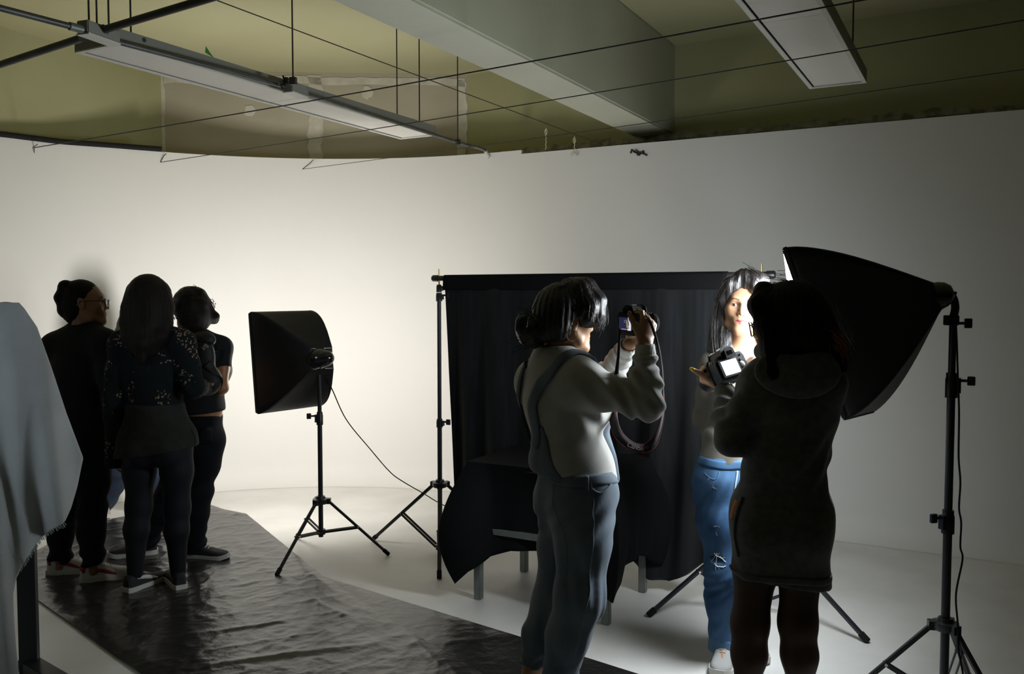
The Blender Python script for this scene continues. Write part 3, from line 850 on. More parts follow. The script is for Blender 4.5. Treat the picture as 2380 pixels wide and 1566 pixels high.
# ------------------------------------------------------------------ black plastic sheets on the floor
def sheet(name, poly, label, seed, amp, z0, res=0.0125, creases=(), hard=1.0):
    poly = [Vector((p.x, p.y)) for p in poly]
    x0, x1 = min(p.x for p in poly), max(p.x for p in poly); y0, y1 = min(p.y for p in poly), max(p.y for p in poly)
    nx, ny = int((x1 - x0) / res) + 2, int((y1 - y0) / res) + 2
    X = x0 + np.arange(nx) * res; Y = y0 + np.arange(ny) * res
    gx, gy = np.meshgrid(X, Y, indexing='ij')
    pts = np.stack([gx.ravel(), gy.ravel()], -1)
    A = np.array([[p.x, p.y] for p in poly]); B = np.roll(A, -1, 0)
    inside = np.zeros(len(pts), bool); dist = np.full(len(pts), 9.0); near = pts.copy()
    for a, b in zip(A, B):
        cnd = (a[1] > pts[:, 1]) != (b[1] > pts[:, 1])
        with np.errstate(divide='ignore', invalid='ignore'):
            xi = (b[0] - a[0]) * (pts[:, 1] - a[1]) / (b[1] - a[1]) + a[0]
        inside ^= cnd & (pts[:, 0] < xi)
        ab = b - a; t = np.clip(((pts - a) @ ab) / (ab @ ab), 0, 1); q = a + t[:, None] * ab
        dq = np.linalg.norm(pts - q, axis=1); m_ = dq < dist; dist[m_] = dq[m_]; near[m_] = q[m_]
    sd = np.where(inside, dist, -dist)
    # snap the fringe of outside nodes to the outline
    keep = sd > -res * 1.5
    pos = np.where((sd < res * 0.2)[:, None] & keep[:, None], near, pts)
    p3 = np.stack([pos[:, 0], pos[:, 1], np.zeros(len(pos))], -1)
    w1, w2, w3 = Waves(seed, 3.2), Waves(seed + 1, 16.0), Waves(seed + 2, 42.0)
    w6, w7 = Waves(seed + 5, 19.0, stretch=(0.5, 1.3, 1)), Waves(seed + 6, 11.0, stretch=(1.2, 0.8, 1))
    w4 = Waves(seed + 3, 7.0, stretch=(0.35, 1.6, 1)); w5 = Waves(seed + 4, 8.0, stretch=(1.0, 1.0, 1))
    # rotated copies: long diagonal creases
    ca, sa = math.cos(0.55), math.sin(0.55)
    pr = np.stack([p3[:, 0] * ca + p3[:, 1] * sa, -p3[:, 0] * sa + p3[:, 1] * ca, p3[:, 2]], -1)
    rid = lambda f: np.clip(1 - np.abs(f), 0, 1) ** 5
    w8 = Waves(seed + 8, 27.0, warp=1.2); w9 = Waves(seed + 9, 15.0, warp=1.2); wm = Waves(seed + 10, 2.4)
    mask = 0.55 + 0.45 * wm(p3)
    z = 0.35 * w1(p3) + 0.45 * rid(w5(p3) * 1.5) * mask + 0.30 * rid(w4(pr) * 1.5) * (1 - 0.6 * mask)
    z = z + hard * (0.42 * rid(w9(p3) * 1.4) * mask + 0.28 * rid(w8(p3) * 1.4) + 0.22 * rid(w7(pr) * 1.5) + 0.05 * w3(p3))
    z = z - z.min()
    z = z * amp
    for (a, b, h, wd) in creases:
        a, b = np.array([a.x, a.y]), np.array([b.x, b.y]); ab = b - a
        t = ((pos - a) @ ab) / (ab @ ab); q = a + np.clip(t, 0, 1)[:, None] * ab
        dq = np.linalg.norm(pos - q, axis=1) + 0.035 * w5(p3 * 0.8) * np.sign((pos - q) @ np.array([-ab[1], ab[0]]))
        z += h * np.clip(np.sin(np.pi * np.clip(t, 0, 1)), 0, 1) ** 0.7 * (0.65 + 0.5 * w1(p3 * 2)) * np.exp(-(dq / wd) ** 2)
    edge = np.clip(sd / 0.05, 0, 1)
    z = z0 + z * (0.25 + 0.75 * edge)
    idx = -np.ones(len(pts), int); idx[keep] = np.arange(keep.sum())
    I = idx.reshape(nx, ny)
    q = np.stack([I[:-1, :-1], I[1:, :-1], I[1:, 1:], I[:-1, 1:]], -1).reshape(-1, 4)
    core = np.zeros(int(keep.sum()), bool); core[:] = sd[keep] > res * 0.2
    q = q[(q >= 0).all(1)]; q = q[core[q].any(1)]
    me = bpy.data.meshes.new(name)
    me.from_pydata(np.stack([pos[keep, 0], pos[keep, 1], z[keep]], -1).tolist(), [], q.tolist())
    o = link_mesh(name, me, M_plastic, None, True, (poly[0].x, poly[0].y, 0))
    return tag(o, label, 'plastic sheet', 'black plastic sheets on the floor')
zq = lambda px, py: G(px, py)
fold_a, fold_b = zq(572, 1196), zq(750, 1342)
ext = (fold_b - fold_a)
s1 = [zq(492, 1176), zq(520, 1186), fold_a, fold_b, zq(905, 1442), zq(1115, 1566), G(1330, 1720), G(650, 1830), zq(322, 1566), zq(75, 1388), zq(60, 1330), zq(60, 1296), zq(180, 1232), zq(240, 1212), zq(330, 1194)]
sheet('plastic_sheet', s1, 'crumpled black plastic sheet on the floor under the feet of the huddled group', 40, 0.0105, 0.0075, creases=[(zq(330, 1500), zq(700, 1440), 0.010, 0.022), (zq(520, 1240), zq(700, 1390), 0.006, 0.02), (zq(420, 1566), zq(900, 1500), 0.012, 0.025), (zq(640, 1330), zq(860, 1480), 0.005, 0.015), (zq(930, 1460), zq(1060, 1566), 0.010, 0.03)])
s2 = [zq(744, 1338), zq(1228, 1486), zq(1520, 1578), G(1800, 1680), G(1500, 1840), G(900, 1800), zq(1000, 1560), zq(800, 1440), zq(690, 1360)]
sheet('plastic_sheet', s2, 'smoother black plastic sheet lying half under the crumpled one, beneath the photographer in overalls', 60, 0.006, 0.0015, hard=0.5)

# ------------------------------------------------------------------ the draped frame at the near left
DD = 3.45
fr_ = thing('display_frame', 'black upright frame under a grey cloth at the near edge of the plastic sheet', 'frame', P(60, 1531, DD) * 1.0)
fr_.location.z = 0
zt_ = P(25, 707, DD).z
pz = P(60, 1300, DD)
MB().box(Vector((P(62, 1300, DD).x, DD, 0.665)), (0.034, 0.006, 0), (-0.003, 0.018, 0), Z * 0.665).build('post', M_blackmetal, fr_, bevel=0.003)
pk = P(26, 708, DD); 
MB().box(Vector((pk.x, DD + 0.01, (zt_ + 0.6) / 2)), (0.016, 0, 0), (0, 0.016, 0), Z * ((zt_ - 0.6) / 2)).build('mast', M_blackmetal, fr_, bevel=0.003)
MB().lathe(Vector((pk.x - 0.022, DD, zt_ - 0.006)), Z, [(0, 0.02), (0.008, 0.026), (0.014, 0.02), (0.016, 0)], 14).build('finial', mat('brown wooden finial', (0.16, 0.09, 0.035), rough=0.6), fr_, smooth=True)
MB().bar(G(62, 1540, 0.03), G(215, 1632, 0.03), 0.07, 0.05).build('foot_bar', M_blackmetal, fr_, bevel=0.003)
# the cloth: right edge falls out from the peak, swings back in to a frayed hem
ez = [703, 716, 760, 850, 960, 1063, 1130, 1180, 1215, 1232, 1248, 1262, 1290, 1320, 1345, 1380, 1450, 1566, 1640]
ex = [44, 56, 86, 118, 155, 195, 181, 166, 150, 120, 100, 86, 68, 48, 38, 30, 34, 46, 52]
rows = []
nr_, nc_ = 150, 70
wv = Waves(71, 6.0, stretch=(1.4, 1, 0.25)); wv2 = Waves(72, 16.0, stretch=(1.2, 1, 0.3))
gg = np.random.RandomState(9)
for j in range(nr_ + 1):
    y = 703 + (1640 - 703) * j / nr_
    xr = float(np.interp(y, ez, ex))
    if 1212 < y < 1345: xr += gg.uniform(-2.2, 2.2)
    xl = -330.0
    row = []
    for i in range(nc_ + 1):
        s = i / nc_
        x = xr + (xl - xr) * s
        # the cloth tents away from the peak
        fall = max(0.0, (y - 703) / 600)
        peak = max(0, (abs(x - 22) - 24)) / 220.0
        dep = DD - 0.03 - 0.10 * min(1, fall) * (1 - min(1, peak)) + 0.16 * peak ** 1.2
        dep -= (0.040 * math.sin((x - 0.22 * (y - 703)) / 30.0) + 0.018 * math.sin((x - 0.1 * (y - 703)) / 13.0 + 1)) * min(1, fall * 1.3)
        p = P(x, y, dep)
        if peak > 0 and x < 0: p = p - Z * 0.16 * min(3, peak * 1.2) * (1 - min(1, fall * .8))
        row.append(p)
    rows.append(row)
A_all = np.array([p for r in rows for p in r]); dn = wv(A_all) * 0.02 + wv2(A_all) * 0.006; k = 0
for j in range(nr_ + 1):
    for i in range(nc_ + 1):
        rows[j][i] = rows[j][i] + Vector((0, -1, 0)) * float(dn[k]) * min(1, j / 25); k += 1
mb = MB(); mb.grid(rows)
gc = mb.build('drape_cloth', M_greycloth, smooth=True, loc=(pk.x, DD, 0))
tag(solid(gc, 0.003), 'pale grey cloth with a frayed hem draped over the black frame', 'cloth')
mb = MB()
for k in range(70):
    y = 1214 + k * 1.6 + gg.uniform(-.6, .6); x = float(np.interp(y, ez, ex)) - 1.5
    p = P(x, y, DD - 0.115); q = P(x + gg.uniform(2, 6), y + gg.uniform(3, 9), DD - 0.115)
    mb.tube([p, q], 0.0011, 4)
tag(mb.build('frayed_fringe', M_greycloth, gc), kind='stuff')
# ------------------------------------------------------------------ figures: one smooth surface grown from a distance field
f32 = np.float32
def A3(v): return np.array((v[0], v[1], v[2]), dtype=f32)
def unit(v):
    v = np.asarray(v, dtype=np.float64); return (v / np.linalg.norm(v)).astype(f32)
def smin(a, b, k):
    if k <= 0: return np.minimum(a, b)
    h = np.maximum(k - np.abs(a - b), 0) / k
    return np.minimum(a, b) - h * h * (k * 0.25)
def cap(a, b, ra, rb, ax=None, s=1.0):
    """tapered capsule, optionally flattened along ax by s"""
    a, b = A3(a), A3(b); ab = b - a; l2 = max(float(ab @ ab), 1e-9)
    axv = None if ax is None else unit(ax)
    def fn(p):
        q = p - a
        t = np.clip((q @ ab) / l2, 0, 1)
        q = q - t[:, None] * ab
        if axv is not None:
            q = q + (q @ axv)[:, None] * axv * f32(1 / s - 1)
        d = np.sqrt((q * q).sum(1)) - (ra + (rb - ra) * t)
        return d * f32(min(1.0, s)) if axv is not None else d
    return fn
def chain(pts, rad, k=0.02, ax=None, s=1.0):
    cs = [cap(pts[i], pts[i + 1], rad[i], rad[i + 1], ax, s) for i in range(len(pts) - 1)]
    def fn(p):
        d = cs[0](p)
        for c in cs[1:]: d = smin(d, c(p), k)
        return d
    return fn
def ell(c, r, M=None):
    c = A3(c); r = np.array(r, dtype=f32)
    M = None if M is None else np.asarray(M, dtype=f32)
    def fn(p):
        q = p - c
        if M is not None: q = q @ M.T
        k0 = np.sqrt(((q / r) ** 2).sum(1)); k1 = np.sqrt(((q / (r * r)) ** 2).sum(1)) + 1e-6
        return k0 * (k0 - 1) / k1
    return fn
def half(pt, n):
    """positive on the side n points to"""
    pt, n = A3(pt), unit(n)
    return lambda p: (p - pt) @ n
class Shape:
    def __init__(s): s.ops = []
    def add(s, fn, k=0.03): s.ops.append((0, fn, k)); return s
    def sub(s, fn, k=0.01): s.ops.append((1, fn, k)); return s
    def cut(s, fn, k=0.0): s.ops.append((2, fn, k)); return s     # keep only where fn < 0
    def warp(s, fn): s.ops.append((3, fn, 0)); return s           # add a displacement
    def __call__(s, p):
        d = None
        for op, fn, k in s.ops:
            e = fn(p)
            if d is None: d = e
            elif op == 0: d = smin(d, e, k)
            elif op == 1: d = -smin(-d, e, k)
            elif op == 2: d = -smin(-d, -e, k)
            else: d = d + e
        return d
def axis_nodes(lo, hi, h, fine, c):
    xs = [lo]
    while xs[-1] < hi:
        x = xs[-1]; st = h
        for a, b, hf in fine:
            if a <= x < b: st = min(st, hf)
            elif x < a < x + st and hf < h: st = max(a - x, hf)
        xs.append(x + st)
    while (len(xs) - 1) % c: xs.append(xs[-1] + h)
    return np.array(xs, dtype=f32)
def surface(f, lo, hi, h, fine=(), c=4, margin=1.0):
    """fine: (lo3, hi3, step) boxes where the grid is denser. Returns vertices and quads."""
    ax = [axis_nodes(lo[i], hi[i], h, [(q[0][i], q[1][i], q[2]) for q in fine], c) for i in range(3)]
    n = [len(a) for a in ax]
    cx = [a[::c] for a in ax]
    g = np.stack(np.meshgrid(*cx, indexing='ij'), -1).reshape(-1, 3)
    Fc = f(g).reshape([len(a) for a in cx])
    diag = np.sqrt(np.diff(cx[0])[:, None, None] ** 2 + np.diff(cx[1])[None, :, None] ** 2 + np.diff(cx[2])[None, None, :] ** 2)
    mn = None
    for i in (0, 1):
        for j in (0, 1):
            for k in (0, 1):
                v = np.abs(Fc[i:Fc.shape[0] - 1 + i, j:Fc.shape[1] - 1 + j, k:Fc.shape[2] - 1 + k])
                mn = v if mn is None else np.minimum(mn, v)
    act = mn < diag * margin
    F = np.repeat(np.repeat(np.repeat(Fc, c, 0), c, 1), c, 2)[:n[0], :n[1], :n[2]].copy()
    mask = np.zeros(n, bool)
    blk = np.repeat(np.repeat(np.repeat(act, c, 0), c, 1), c, 2)
    for i in (0, 1):
        for j in (0, 1):
            for k in (0, 1):
                mask[i:n[0] - 1 + i, j:n[1] - 1 + j, k:n[2] - 1 + k] |= blk
    I = np.argwhere(mask)
    pts = np.stack([ax[0][I[:, 0]], ax[1][I[:, 1]], ax[2][I[:, 2]]], -1)
    F[mask] = np.concatenate([f(pts[i:i + 200000]) for i in range(0, len(pts), 200000)]) if len(pts) else []
    ins = F < 0
    cnt = np.zeros([k - 1 for k in n], np.int8)
    for i in (0, 1):
        for j in (0, 1):
            for k in (0, 1): cnt += ins[i:n[0] - 1 + i, j:n[1] - 1 + j, k:n[2] - 1 + k]
    cells = np.argwhere((cnt > 0) & (cnt < 8))
    idx = -np.ones(cnt.shape, np.int32); idx[tuple(cells.T)] = np.arange(len(cells))
    cor = np.array([(i, j, k) for i in (0, 1) for j in (0, 1) for k in (0, 1)])
    val = np.stack([F[tuple((cells + o).T)] for o in cor], -1)
    pos = np.stack([np.stack([ax[a][cells[:, a] + o[a]] for a in range(3)], -1) for o in cor], 1)
    acc = np.zeros((len(cells), 3)); num = np.zeros(len(cells))
    for a in range(8):
        for b in range(a + 1, 8):
            if np.abs(cor[a] - cor[b]).sum() != 1: continue
            va, vb = val[:, a], val[:, b]
            m_ = (va < 0) != (vb < 0)
            t = np.where(m_, va / np.where(m_, va - vb, 1), 0)
            acc += np.where(m_[:, None], pos[:, a] + (pos[:, b] - pos[:, a]) * t[:, None], 0); num += m_
    verts = acc / num[:, None]
    quads = []
    for a in range(3):
        b, c2 = (a + 1) % 3, (a + 2) % 3
        sl0 = [slice(None)] * 3; sl1 = [slice(None)] * 3
        sl0[a] = slice(0, -1); sl1[a] = slice(1, None)
        E = ins[tuple(sl0)] != ins[tuple(sl1)]
        e = np.argwhere(E)
        e = e[(e[:, b] > 0) & (e[:, c2] > 0) & (e[:, b] < n[b] - 1) & (e[:, c2] < n[c2] - 1)]
        ob = np.zeros(3, int); ob[b] = 1; oc = np.zeros(3, int); oc[c2] = 1
        q = np.stack([idx[tuple((e - ob - oc).T)], idx[tuple((e - oc).T)], idx[tuple(e.T)], idx[tuple((e - ob).T)]], -1)
        flip = ~ins[tuple(e.T)]
        q[flip] = q[flip][:, ::-1]
        quads.append(q)
    quads = np.concatenate(quads)
    quads = quads[(quads >= 0).all(1)]
    return verts, quads
def skin(name, f, m, parent, lo, hi, h, fine=(), colour=None, smooth_it=1):
    v, q = surface(f, lo, hi, h, fine)
    if smooth_it and len(v):
        # one light relaxation against voxel steps
        acc = np.zeros_like(v); cn = np.zeros(len(v))
        for a, b in ((0, 1), (1, 2), (2, 3), (3, 0)):
            np.add.at(acc, q[:, a], v[q[:, b]]); np.add.at(acc, q[:, b], v[q[:, a]])
            np.add.at(cn, q[:, a], 1); np.add.at(cn, q[:, b], 1)
        v = v * 0.6 + acc / np.maximum(cn, 1)[:, None] * 0.4
    me = bpy.data.meshes.new(name)
    me.vertices.add(len(v)); me.vertices.foreach_set('co', v.astype(f32).ravel())
    me.loops.add(q.size); me.loops.foreach_set('vertex_index', q.astype(np.int32).ravel())
    me.polygons.add(len(q)); me.polygons.foreach_set('loop_start', np.arange(0, q.size, 4, dtype=np.int32)); me.polygons.foreach_set('loop_total', np.full(len(q), 4, np.int32))
    me.update(calc_edges=True)
    if colour is not None:
        at = me.color_attributes.new('col', 'FLOAT_COLOR', 'POINT')
        c = colour(v.astype(f32)); at.data.foreach_set('color', np.concatenate([c, np.ones((len(c), 1))], 1).astype(f32).ravel())
    return link_mesh(name, me, m, parent, True)
def bbox(pts, pad):
    a = np.array([tuple(p) for p in pts]); return a.min(0) - pad, a.max(0) + pad
def fold(seed, freq, amp, stretch=(1, 1, 1), sharp=False):
    w_ = Waves(seed, freq, stretch=stretch)
    if sharp: return lambda p: ((np.abs(w_(p)) - 0.35) * amp).astype(f32)
    return lambda p: (w_(p) * amp).astype(f32)
def rings(a, b, centre, width, freq, amp, seed=0, tilt=(0, 0, 0)):
    """folds running round a limb a-b, strongest at centre (0..1 along it)"""
    a, b = A3(a), A3(b); ax = unit(b - a + np.array(tilt, dtype=f32)); L_ = float(np.linalg.norm(b - a)); w_ = Waves(seed + 5, 9)
    a0 = unit(b - a)
    def fn(p):
        s = (p - a) @ a0; t = s / L_
        d2 = ((p - a - s[:, None] * a0) ** 2).sum(1)
        return (amp * np.exp(-((t - centre) / width) ** 2) * np.exp(-np.maximum(d2 - 0.012, 0) / 0.01) * np.sin(((p - a) @ ax) * freq + 1.6 * w_(p))).astype(f32)
    return fn
def settle_all(f, ps, off, it=5):
    """moves every point of ps onto the surface f = off; returns points and normals"""
    p = np.array([tuple(q) for q in ps], dtype=np.float64)
    e = 0.002; D = np.concatenate([np.eye(3) * e, -np.eye(3) * e, np.zeros((1, 3))])
    for _ in range(it):
        v = f((p[None] + D[:, None]).reshape(-1, 3).astype(f32)).reshape(7, -1)
        g = (v[:3] - v[3:6]).T; g = g / (np.linalg.norm(g, axis=1)[:, None] + 1e-9)
        p = p - g * (v[6][:, None] - off)
    return p, g
def settle(f, p, off):
    q, g = settle_all(f, [p], off)
    return q[0], g[0]
def ribbon(name, f, pts, width, off, m, parent, thick=0.003, n=8):
    """a strap lying on the surface f along pts"""
    path = smooth_path(pts, n)
    P_, N_ = [], []
    qs, gs = settle_all(f, path, off)
    P_ = [Vector(q) for q in qs]; N_ = [Vector(g) for g in gs]
    rows = []
    for i in range(len(P_)):
        t = (P_[min(i + 1, len(P_) - 1)] - P_[max(i - 1, 0)]).normalized()
        nn = (N_[max(i - 1, 0)] + N_[i] + N_[min(i + 1, len(P_) - 1)]).normalized()
        sd = t.cross(nn).normalized()
        w_ = width[0] + (width[1] - width[0]) * i / (len(P_) - 1) if isinstance(width, tuple) else width
        rows.append([P_[i] + sd * w_ / 2 * k - nn * thick * 0.4 * abs(k) for k in (-1, -0.5, 0, 0.5, 1)])
    mb = MB(); mb.grid(rows)
    o = mb.build(name, m, parent, smooth=True)
    return solid(o, thick)
def strap(name, pts, norms, width, m, parent, thick=0.002, n=10):
    """a free strap through the air; norms: its face direction at each point"""
    path = smooth_path(pts, n); nr = smooth_path(norms, n)
    rows = []
    for i in range(len(path)):
        t = (path[min(i + 1, len(path) - 1)] - path[max(i - 1, 0)]).normalized()
        sd = t.cross(nr[i]).normalized()
        w_ = np.interp(i / (len(path) - 1), np.linspace(0, 1, len(width)), width) if isinstance(width, (list, tuple)) else width
        rows.append([path[i] - sd * w_ / 2, path[i] + sd * w_ / 2])
    mb = MB(); mb.grid(rows); o = mb.build(name, m, parent, smooth=True)
    return solid(o, thick), path, nr

# ------------------------------------------------------------------ anatomy
def frame_of(fwd, up=(0, 0, 1)):
    fwd = unit(fwd); rt = unit(np.cross(fwd, np.array(up, dtype=f32))); up = unit(np.cross(rt, fwd))
    return np.stack([rt, fwd, up])          # rows: right, forward, up
class Head:
    def __init__(s, hc, fwd, sc=1.0, up=(0, 0, 1), ears=True):
        s.c = A3(hc); s.M = frame_of(fwd, up); s.sc = sc; s.ears = ears
        s.sh = s.build()
    def loc(s, p): return ((p - s.c) @ s.M.T) / f32(s.sc)
    def at(s, x, y, z): return s.c + (s.M[0] * x + s.M[1] * y + s.M[2] * z) * f32(s.sc)
    def dirn(s, x, y, z): return s.M[0] * x + s.M[1] * y + s.M[2] * z
    def build(s):
        h = Shape()
        h.add(ell((0, -0.012, 0.030), (0.074, 0.092, 0.084)))
        h.add(ell((0, 0.022, -0.022), (0.063, 0.070, 0.080)), 0.035)
        for x in (-1, 1):
            h.add(chain([(x * 0.055, 0.004, -0.045), (x * 0.047, 0.03, -0.078), (x * 0.012, 0.074, -0.099)], [0.016, 0.017, 0.014]), 0.03)
            h.add(ell((x * 0.040, 0.056, -0.020), (0.024, 0.024, 0.022)), 0.03)
        h.add(cap((-0.010, 0.078, -0.099), (0.010, 0.078, -0.099), 0.015, 0.015), 0.025)
        h.add(cap((-0.030, 0.075, 0.024), (0.030, 0.075, 0.024), 0.0135, 0.0135), 0.025)
        h.add(chain([(0, 0.086, 0.016), (0, 0.094, -0.008), (0, 0.1035, -0.028)], [0.0065, 0.0075, 0.0095]), 0.012)
        for x in (-1, 1): h.add(ell((x * 0.0105, 0.093, -0.031), (0.0075, 0.011, 0.0075)), 0.006)
        for x in (-1, 1): h.sub(ell((x * 0.0068, 0.098, -0.0395), (0.0030, 0.0045, 0.004)), 0.003)
        # the mouth
        h.add(ell((0, 0.078, -0.062), (0.030, 0.017, 0.020)), 0.02)
        h.add(chain([(-0.021, 0.083, -0.0605), (-0.008, 0.0925, -0.0555), (0, 0.0925, -0.0565), (0.008, 0.0925, -0.0555), (0.021, 0.083, -0.0605)], [0.002, 0.0046, 0.0042, 0.0046, 0.002], 0.004), 0.006)
        h.add(chain([(-0.018, 0.083, -0.0625), (0, 0.0905, -0.0675), (0.018, 0.083, -0.0625)], [0.003, 0.0065, 0.003], 0.004), 0.006)
        h.sub(chain([(-0.024, 0.087, -0.0612), (0, 0.101, -0.0612), (0.024, 0.087, -0.0612)], [0.0012, 0.0022, 0.0012], 0.002), 0.003)
        # eyes: sockets, lids with a slit
        for x in (-1, 1):
            h.sub(ell((x * 0.031, 0.097, 0.003), (0.018, 0.018, 0.012)), 0.014)
            h.add(ell((x * 0.031, 0.0715, 0.003), (0.0150, 0.0150, 0.0135)), 0.005)
            h.sub(ell((x * 0.031, 0.088, 0.0025), (0.0126, 0.014, 0.0037)), 0.002)
        if s.ears:
            for x in (-1, 1):
                c, si = math.cos(0.25), math.sin(0.25)
                M = np.array([[math.cos(.35), x * -math.sin(.35), 0], [x * math.sin(.35), math.cos(.35), 0], [0, 0, 1]]) @ np.array([[1, 0, 0], [0, c, si], [0, -si, c]])
                h.add(ell((x * 0.077, -0.010, -0.003), (0.008, 0.018, 0.031), M), 0.008)
                h.sub(ell((x * 0.085, -0.006, 0.0), (0.006, 0.010, 0.018), M), 0.004)
        return h
    def __call__(s, p): return s.sh(s.loc(p)) * f32(s.sc)
    def colour(s, p, base, lip):
        q = s.loc(p)
        base = np.array(base); lip = np.array(lip)
        c = np.repeat(base[None], len(q), 0)
        lx = q[:, 0] / 0.024; lz = (q[:, 2] + 0.0612) / np.where(q[:, 2] > -0.0612, 0.0085, 0.0115)
        w_ = np.clip(2.2 - 2.0 * (lx ** 2 + lz ** 2), 0, 1) * (q[:, 1] > 0.078)
        c = c * (1 - w_[:, None]) + lip * w_[:, None]
        line = np.exp(-((q[:, 2] + 0.0612) / 0.0018) ** 2) * (np.abs(q[:, 0]) < 0.024) * (q[:, 1] > 0.078)
        c = c * (1 - 0.65 * line[:, None])
        for x in (-1, 1):
            # brows and lash lines are hair on the skin
            bx = (q[:, 0] * x - 0.013) / 0.034
            bz = 0.0225 + 0.006 * np.sin(np.clip(bx, 0, 1) * 2.4)
            b = np.exp(-((q[:, 2] - bz) / (0.0034 * (1.15 - 0.5 * np.clip(bx, 0, 1)))) ** 2) * (bx > 0) * (bx < 1) * (q[:, 1] > 0.04)
            c = c * (1 - 0.85 * b[:, None])
            ex = (q[:, 0] * x - 0.031) / 0.0145
            lz_ = 0.0025 + 0.0055 * np.sqrt(np.clip(1 - ex ** 2, 0, 1))
            l = np.exp(-((q[:, 2] - lz_) / 0.0016) ** 2) * (np.abs(ex) < 1.05) * (q[:, 1] > 0.06)
            c = c * (1 - 0.85 * l[:, None])
        return c
    def eyes(s, parent, look=(0, 1, 0)):
        white = mat('eye white', (0.55, 0.52, 0.47), rough=0.2); iris = mat('dark brown iris', (0.03, 0.015, 0.008), rough=0.1, coat=1.0)
        for x in (-1, 1):
            c = Vector(s.at(x * 0.031, 0.0735, 0.003))
            mb = MB(); n = 10
            l = Vector(s.dirn(*look)).normalized()
            mb.lathe(c, l, [(-0.0122 * s.sc * math.cos(t), 0.0122 * s.sc * math.sin(t)) for t in np.linspace(0, math.pi, 13)], 16)
            e = mb.build('eye', white, parent, smooth=True)
            mb = MB(); mb.lathe(c + l * 0.0108 * s.sc, l, [(0, 0.0058 * s.sc), (0.0012 * s.sc, 0.0045 * s.sc), (0.0019 * s.sc, 0.002 * s.sc), (0.002 * s.sc, 0)], 14); mb.build('iris', iris, e, smooth=True)
def hand(wrist, dirn, palm, thumb, curl=(0.5, 0.7, 0.4), sc=0.93, spread=0.0, thumb_dir=(0.55, 0.75, 0.25), curls=None, thumb_bend=0.35, nails=None):
    """palm: where the palm faces; thumb: +1/-1 picks the side the thumb is on (along dirn x palm)"""
    d = unit(dirn); n = unit(np.asarray(palm) - d * float(np.dot(d, np.asarray(palm)))); sd = unit(np.cross(d, n)) * thumb
    w_ = A3(wrist); h = Shape()
    kn = []
    for i in range(4):
        lat = (1.5 - i) * 0.0195
        ln = (0.086, 0.088, 0.083, 0.075)[i]
        k_ = w_ + (d * ln + sd * lat - n * (0.004 if i in (1, 2) else 0)) * sc
        h.add(cap(w_ + (d * 0.012 + sd * lat * 0.62) * sc, k_, 0.0145 * sc, 0.0105 * sc, n, 0.9), 0.012); kn.append(k_)
    h.add(ell(w_ + (d * 0.045 + n * 0.006) * sc, np.array((0.034, 0.042, 0.013)) * sc, np.stack([sd, d, n])), 0.015)
    fl = (0.070, 0.078, 0.072, 0.056)
    fingers = Shape()
    tips = []
    for i in range(4):
        c = curls[i] if curls else curl
        v = unit(d + sd * (1.5 - i) * spread); p0 = kn[i]; ang = 0
        pts = [p0]
        for a, fr in zip(c, (0.46, 0.30, 0.24)):
            ang += a
            v2 = v * math.cos(ang) + n * math.sin(ang)
            p0 = p0 + v2 * fl[i] * fr * sc; pts.append(p0)
        r0 = (0.0088, 0.009, 0.0085, 0.0075)[i] * sc
        f = chain(pts, [r0 * 1.05, r0, r0 * 0.92, r0 * 0.78], 0.004)
        h.add(f, 0.005); tips.append((pts[-1], v2))
    tb = w_ + (d * 0.022 + sd * 0.022 + n * 0.006) * sc
    tv = unit(d * thumb_dir[0] + sd * thumb_dir[1] + n * thumb_dir[2])
    p1 = tb + tv * 0.042 * sc
    tv2 = unit(tv * math.cos(thumb_bend) + d * math.sin(thumb_bend)); p2 = p1 + tv2 * 0.033 * sc; p3 = p2 + tv2 * 0.024 * sc
    h.add(chain([tb, p1, p2, p3], [0.0155 * sc, 0.0115 * sc, 0.0102 * sc, 0.0085 * sc], 0.006), 0.012)
    tips.append((p3, tv2))
    return h, tips
def lerp(a, b, t): return A3(a) * (1 - t) + A3(b) * t
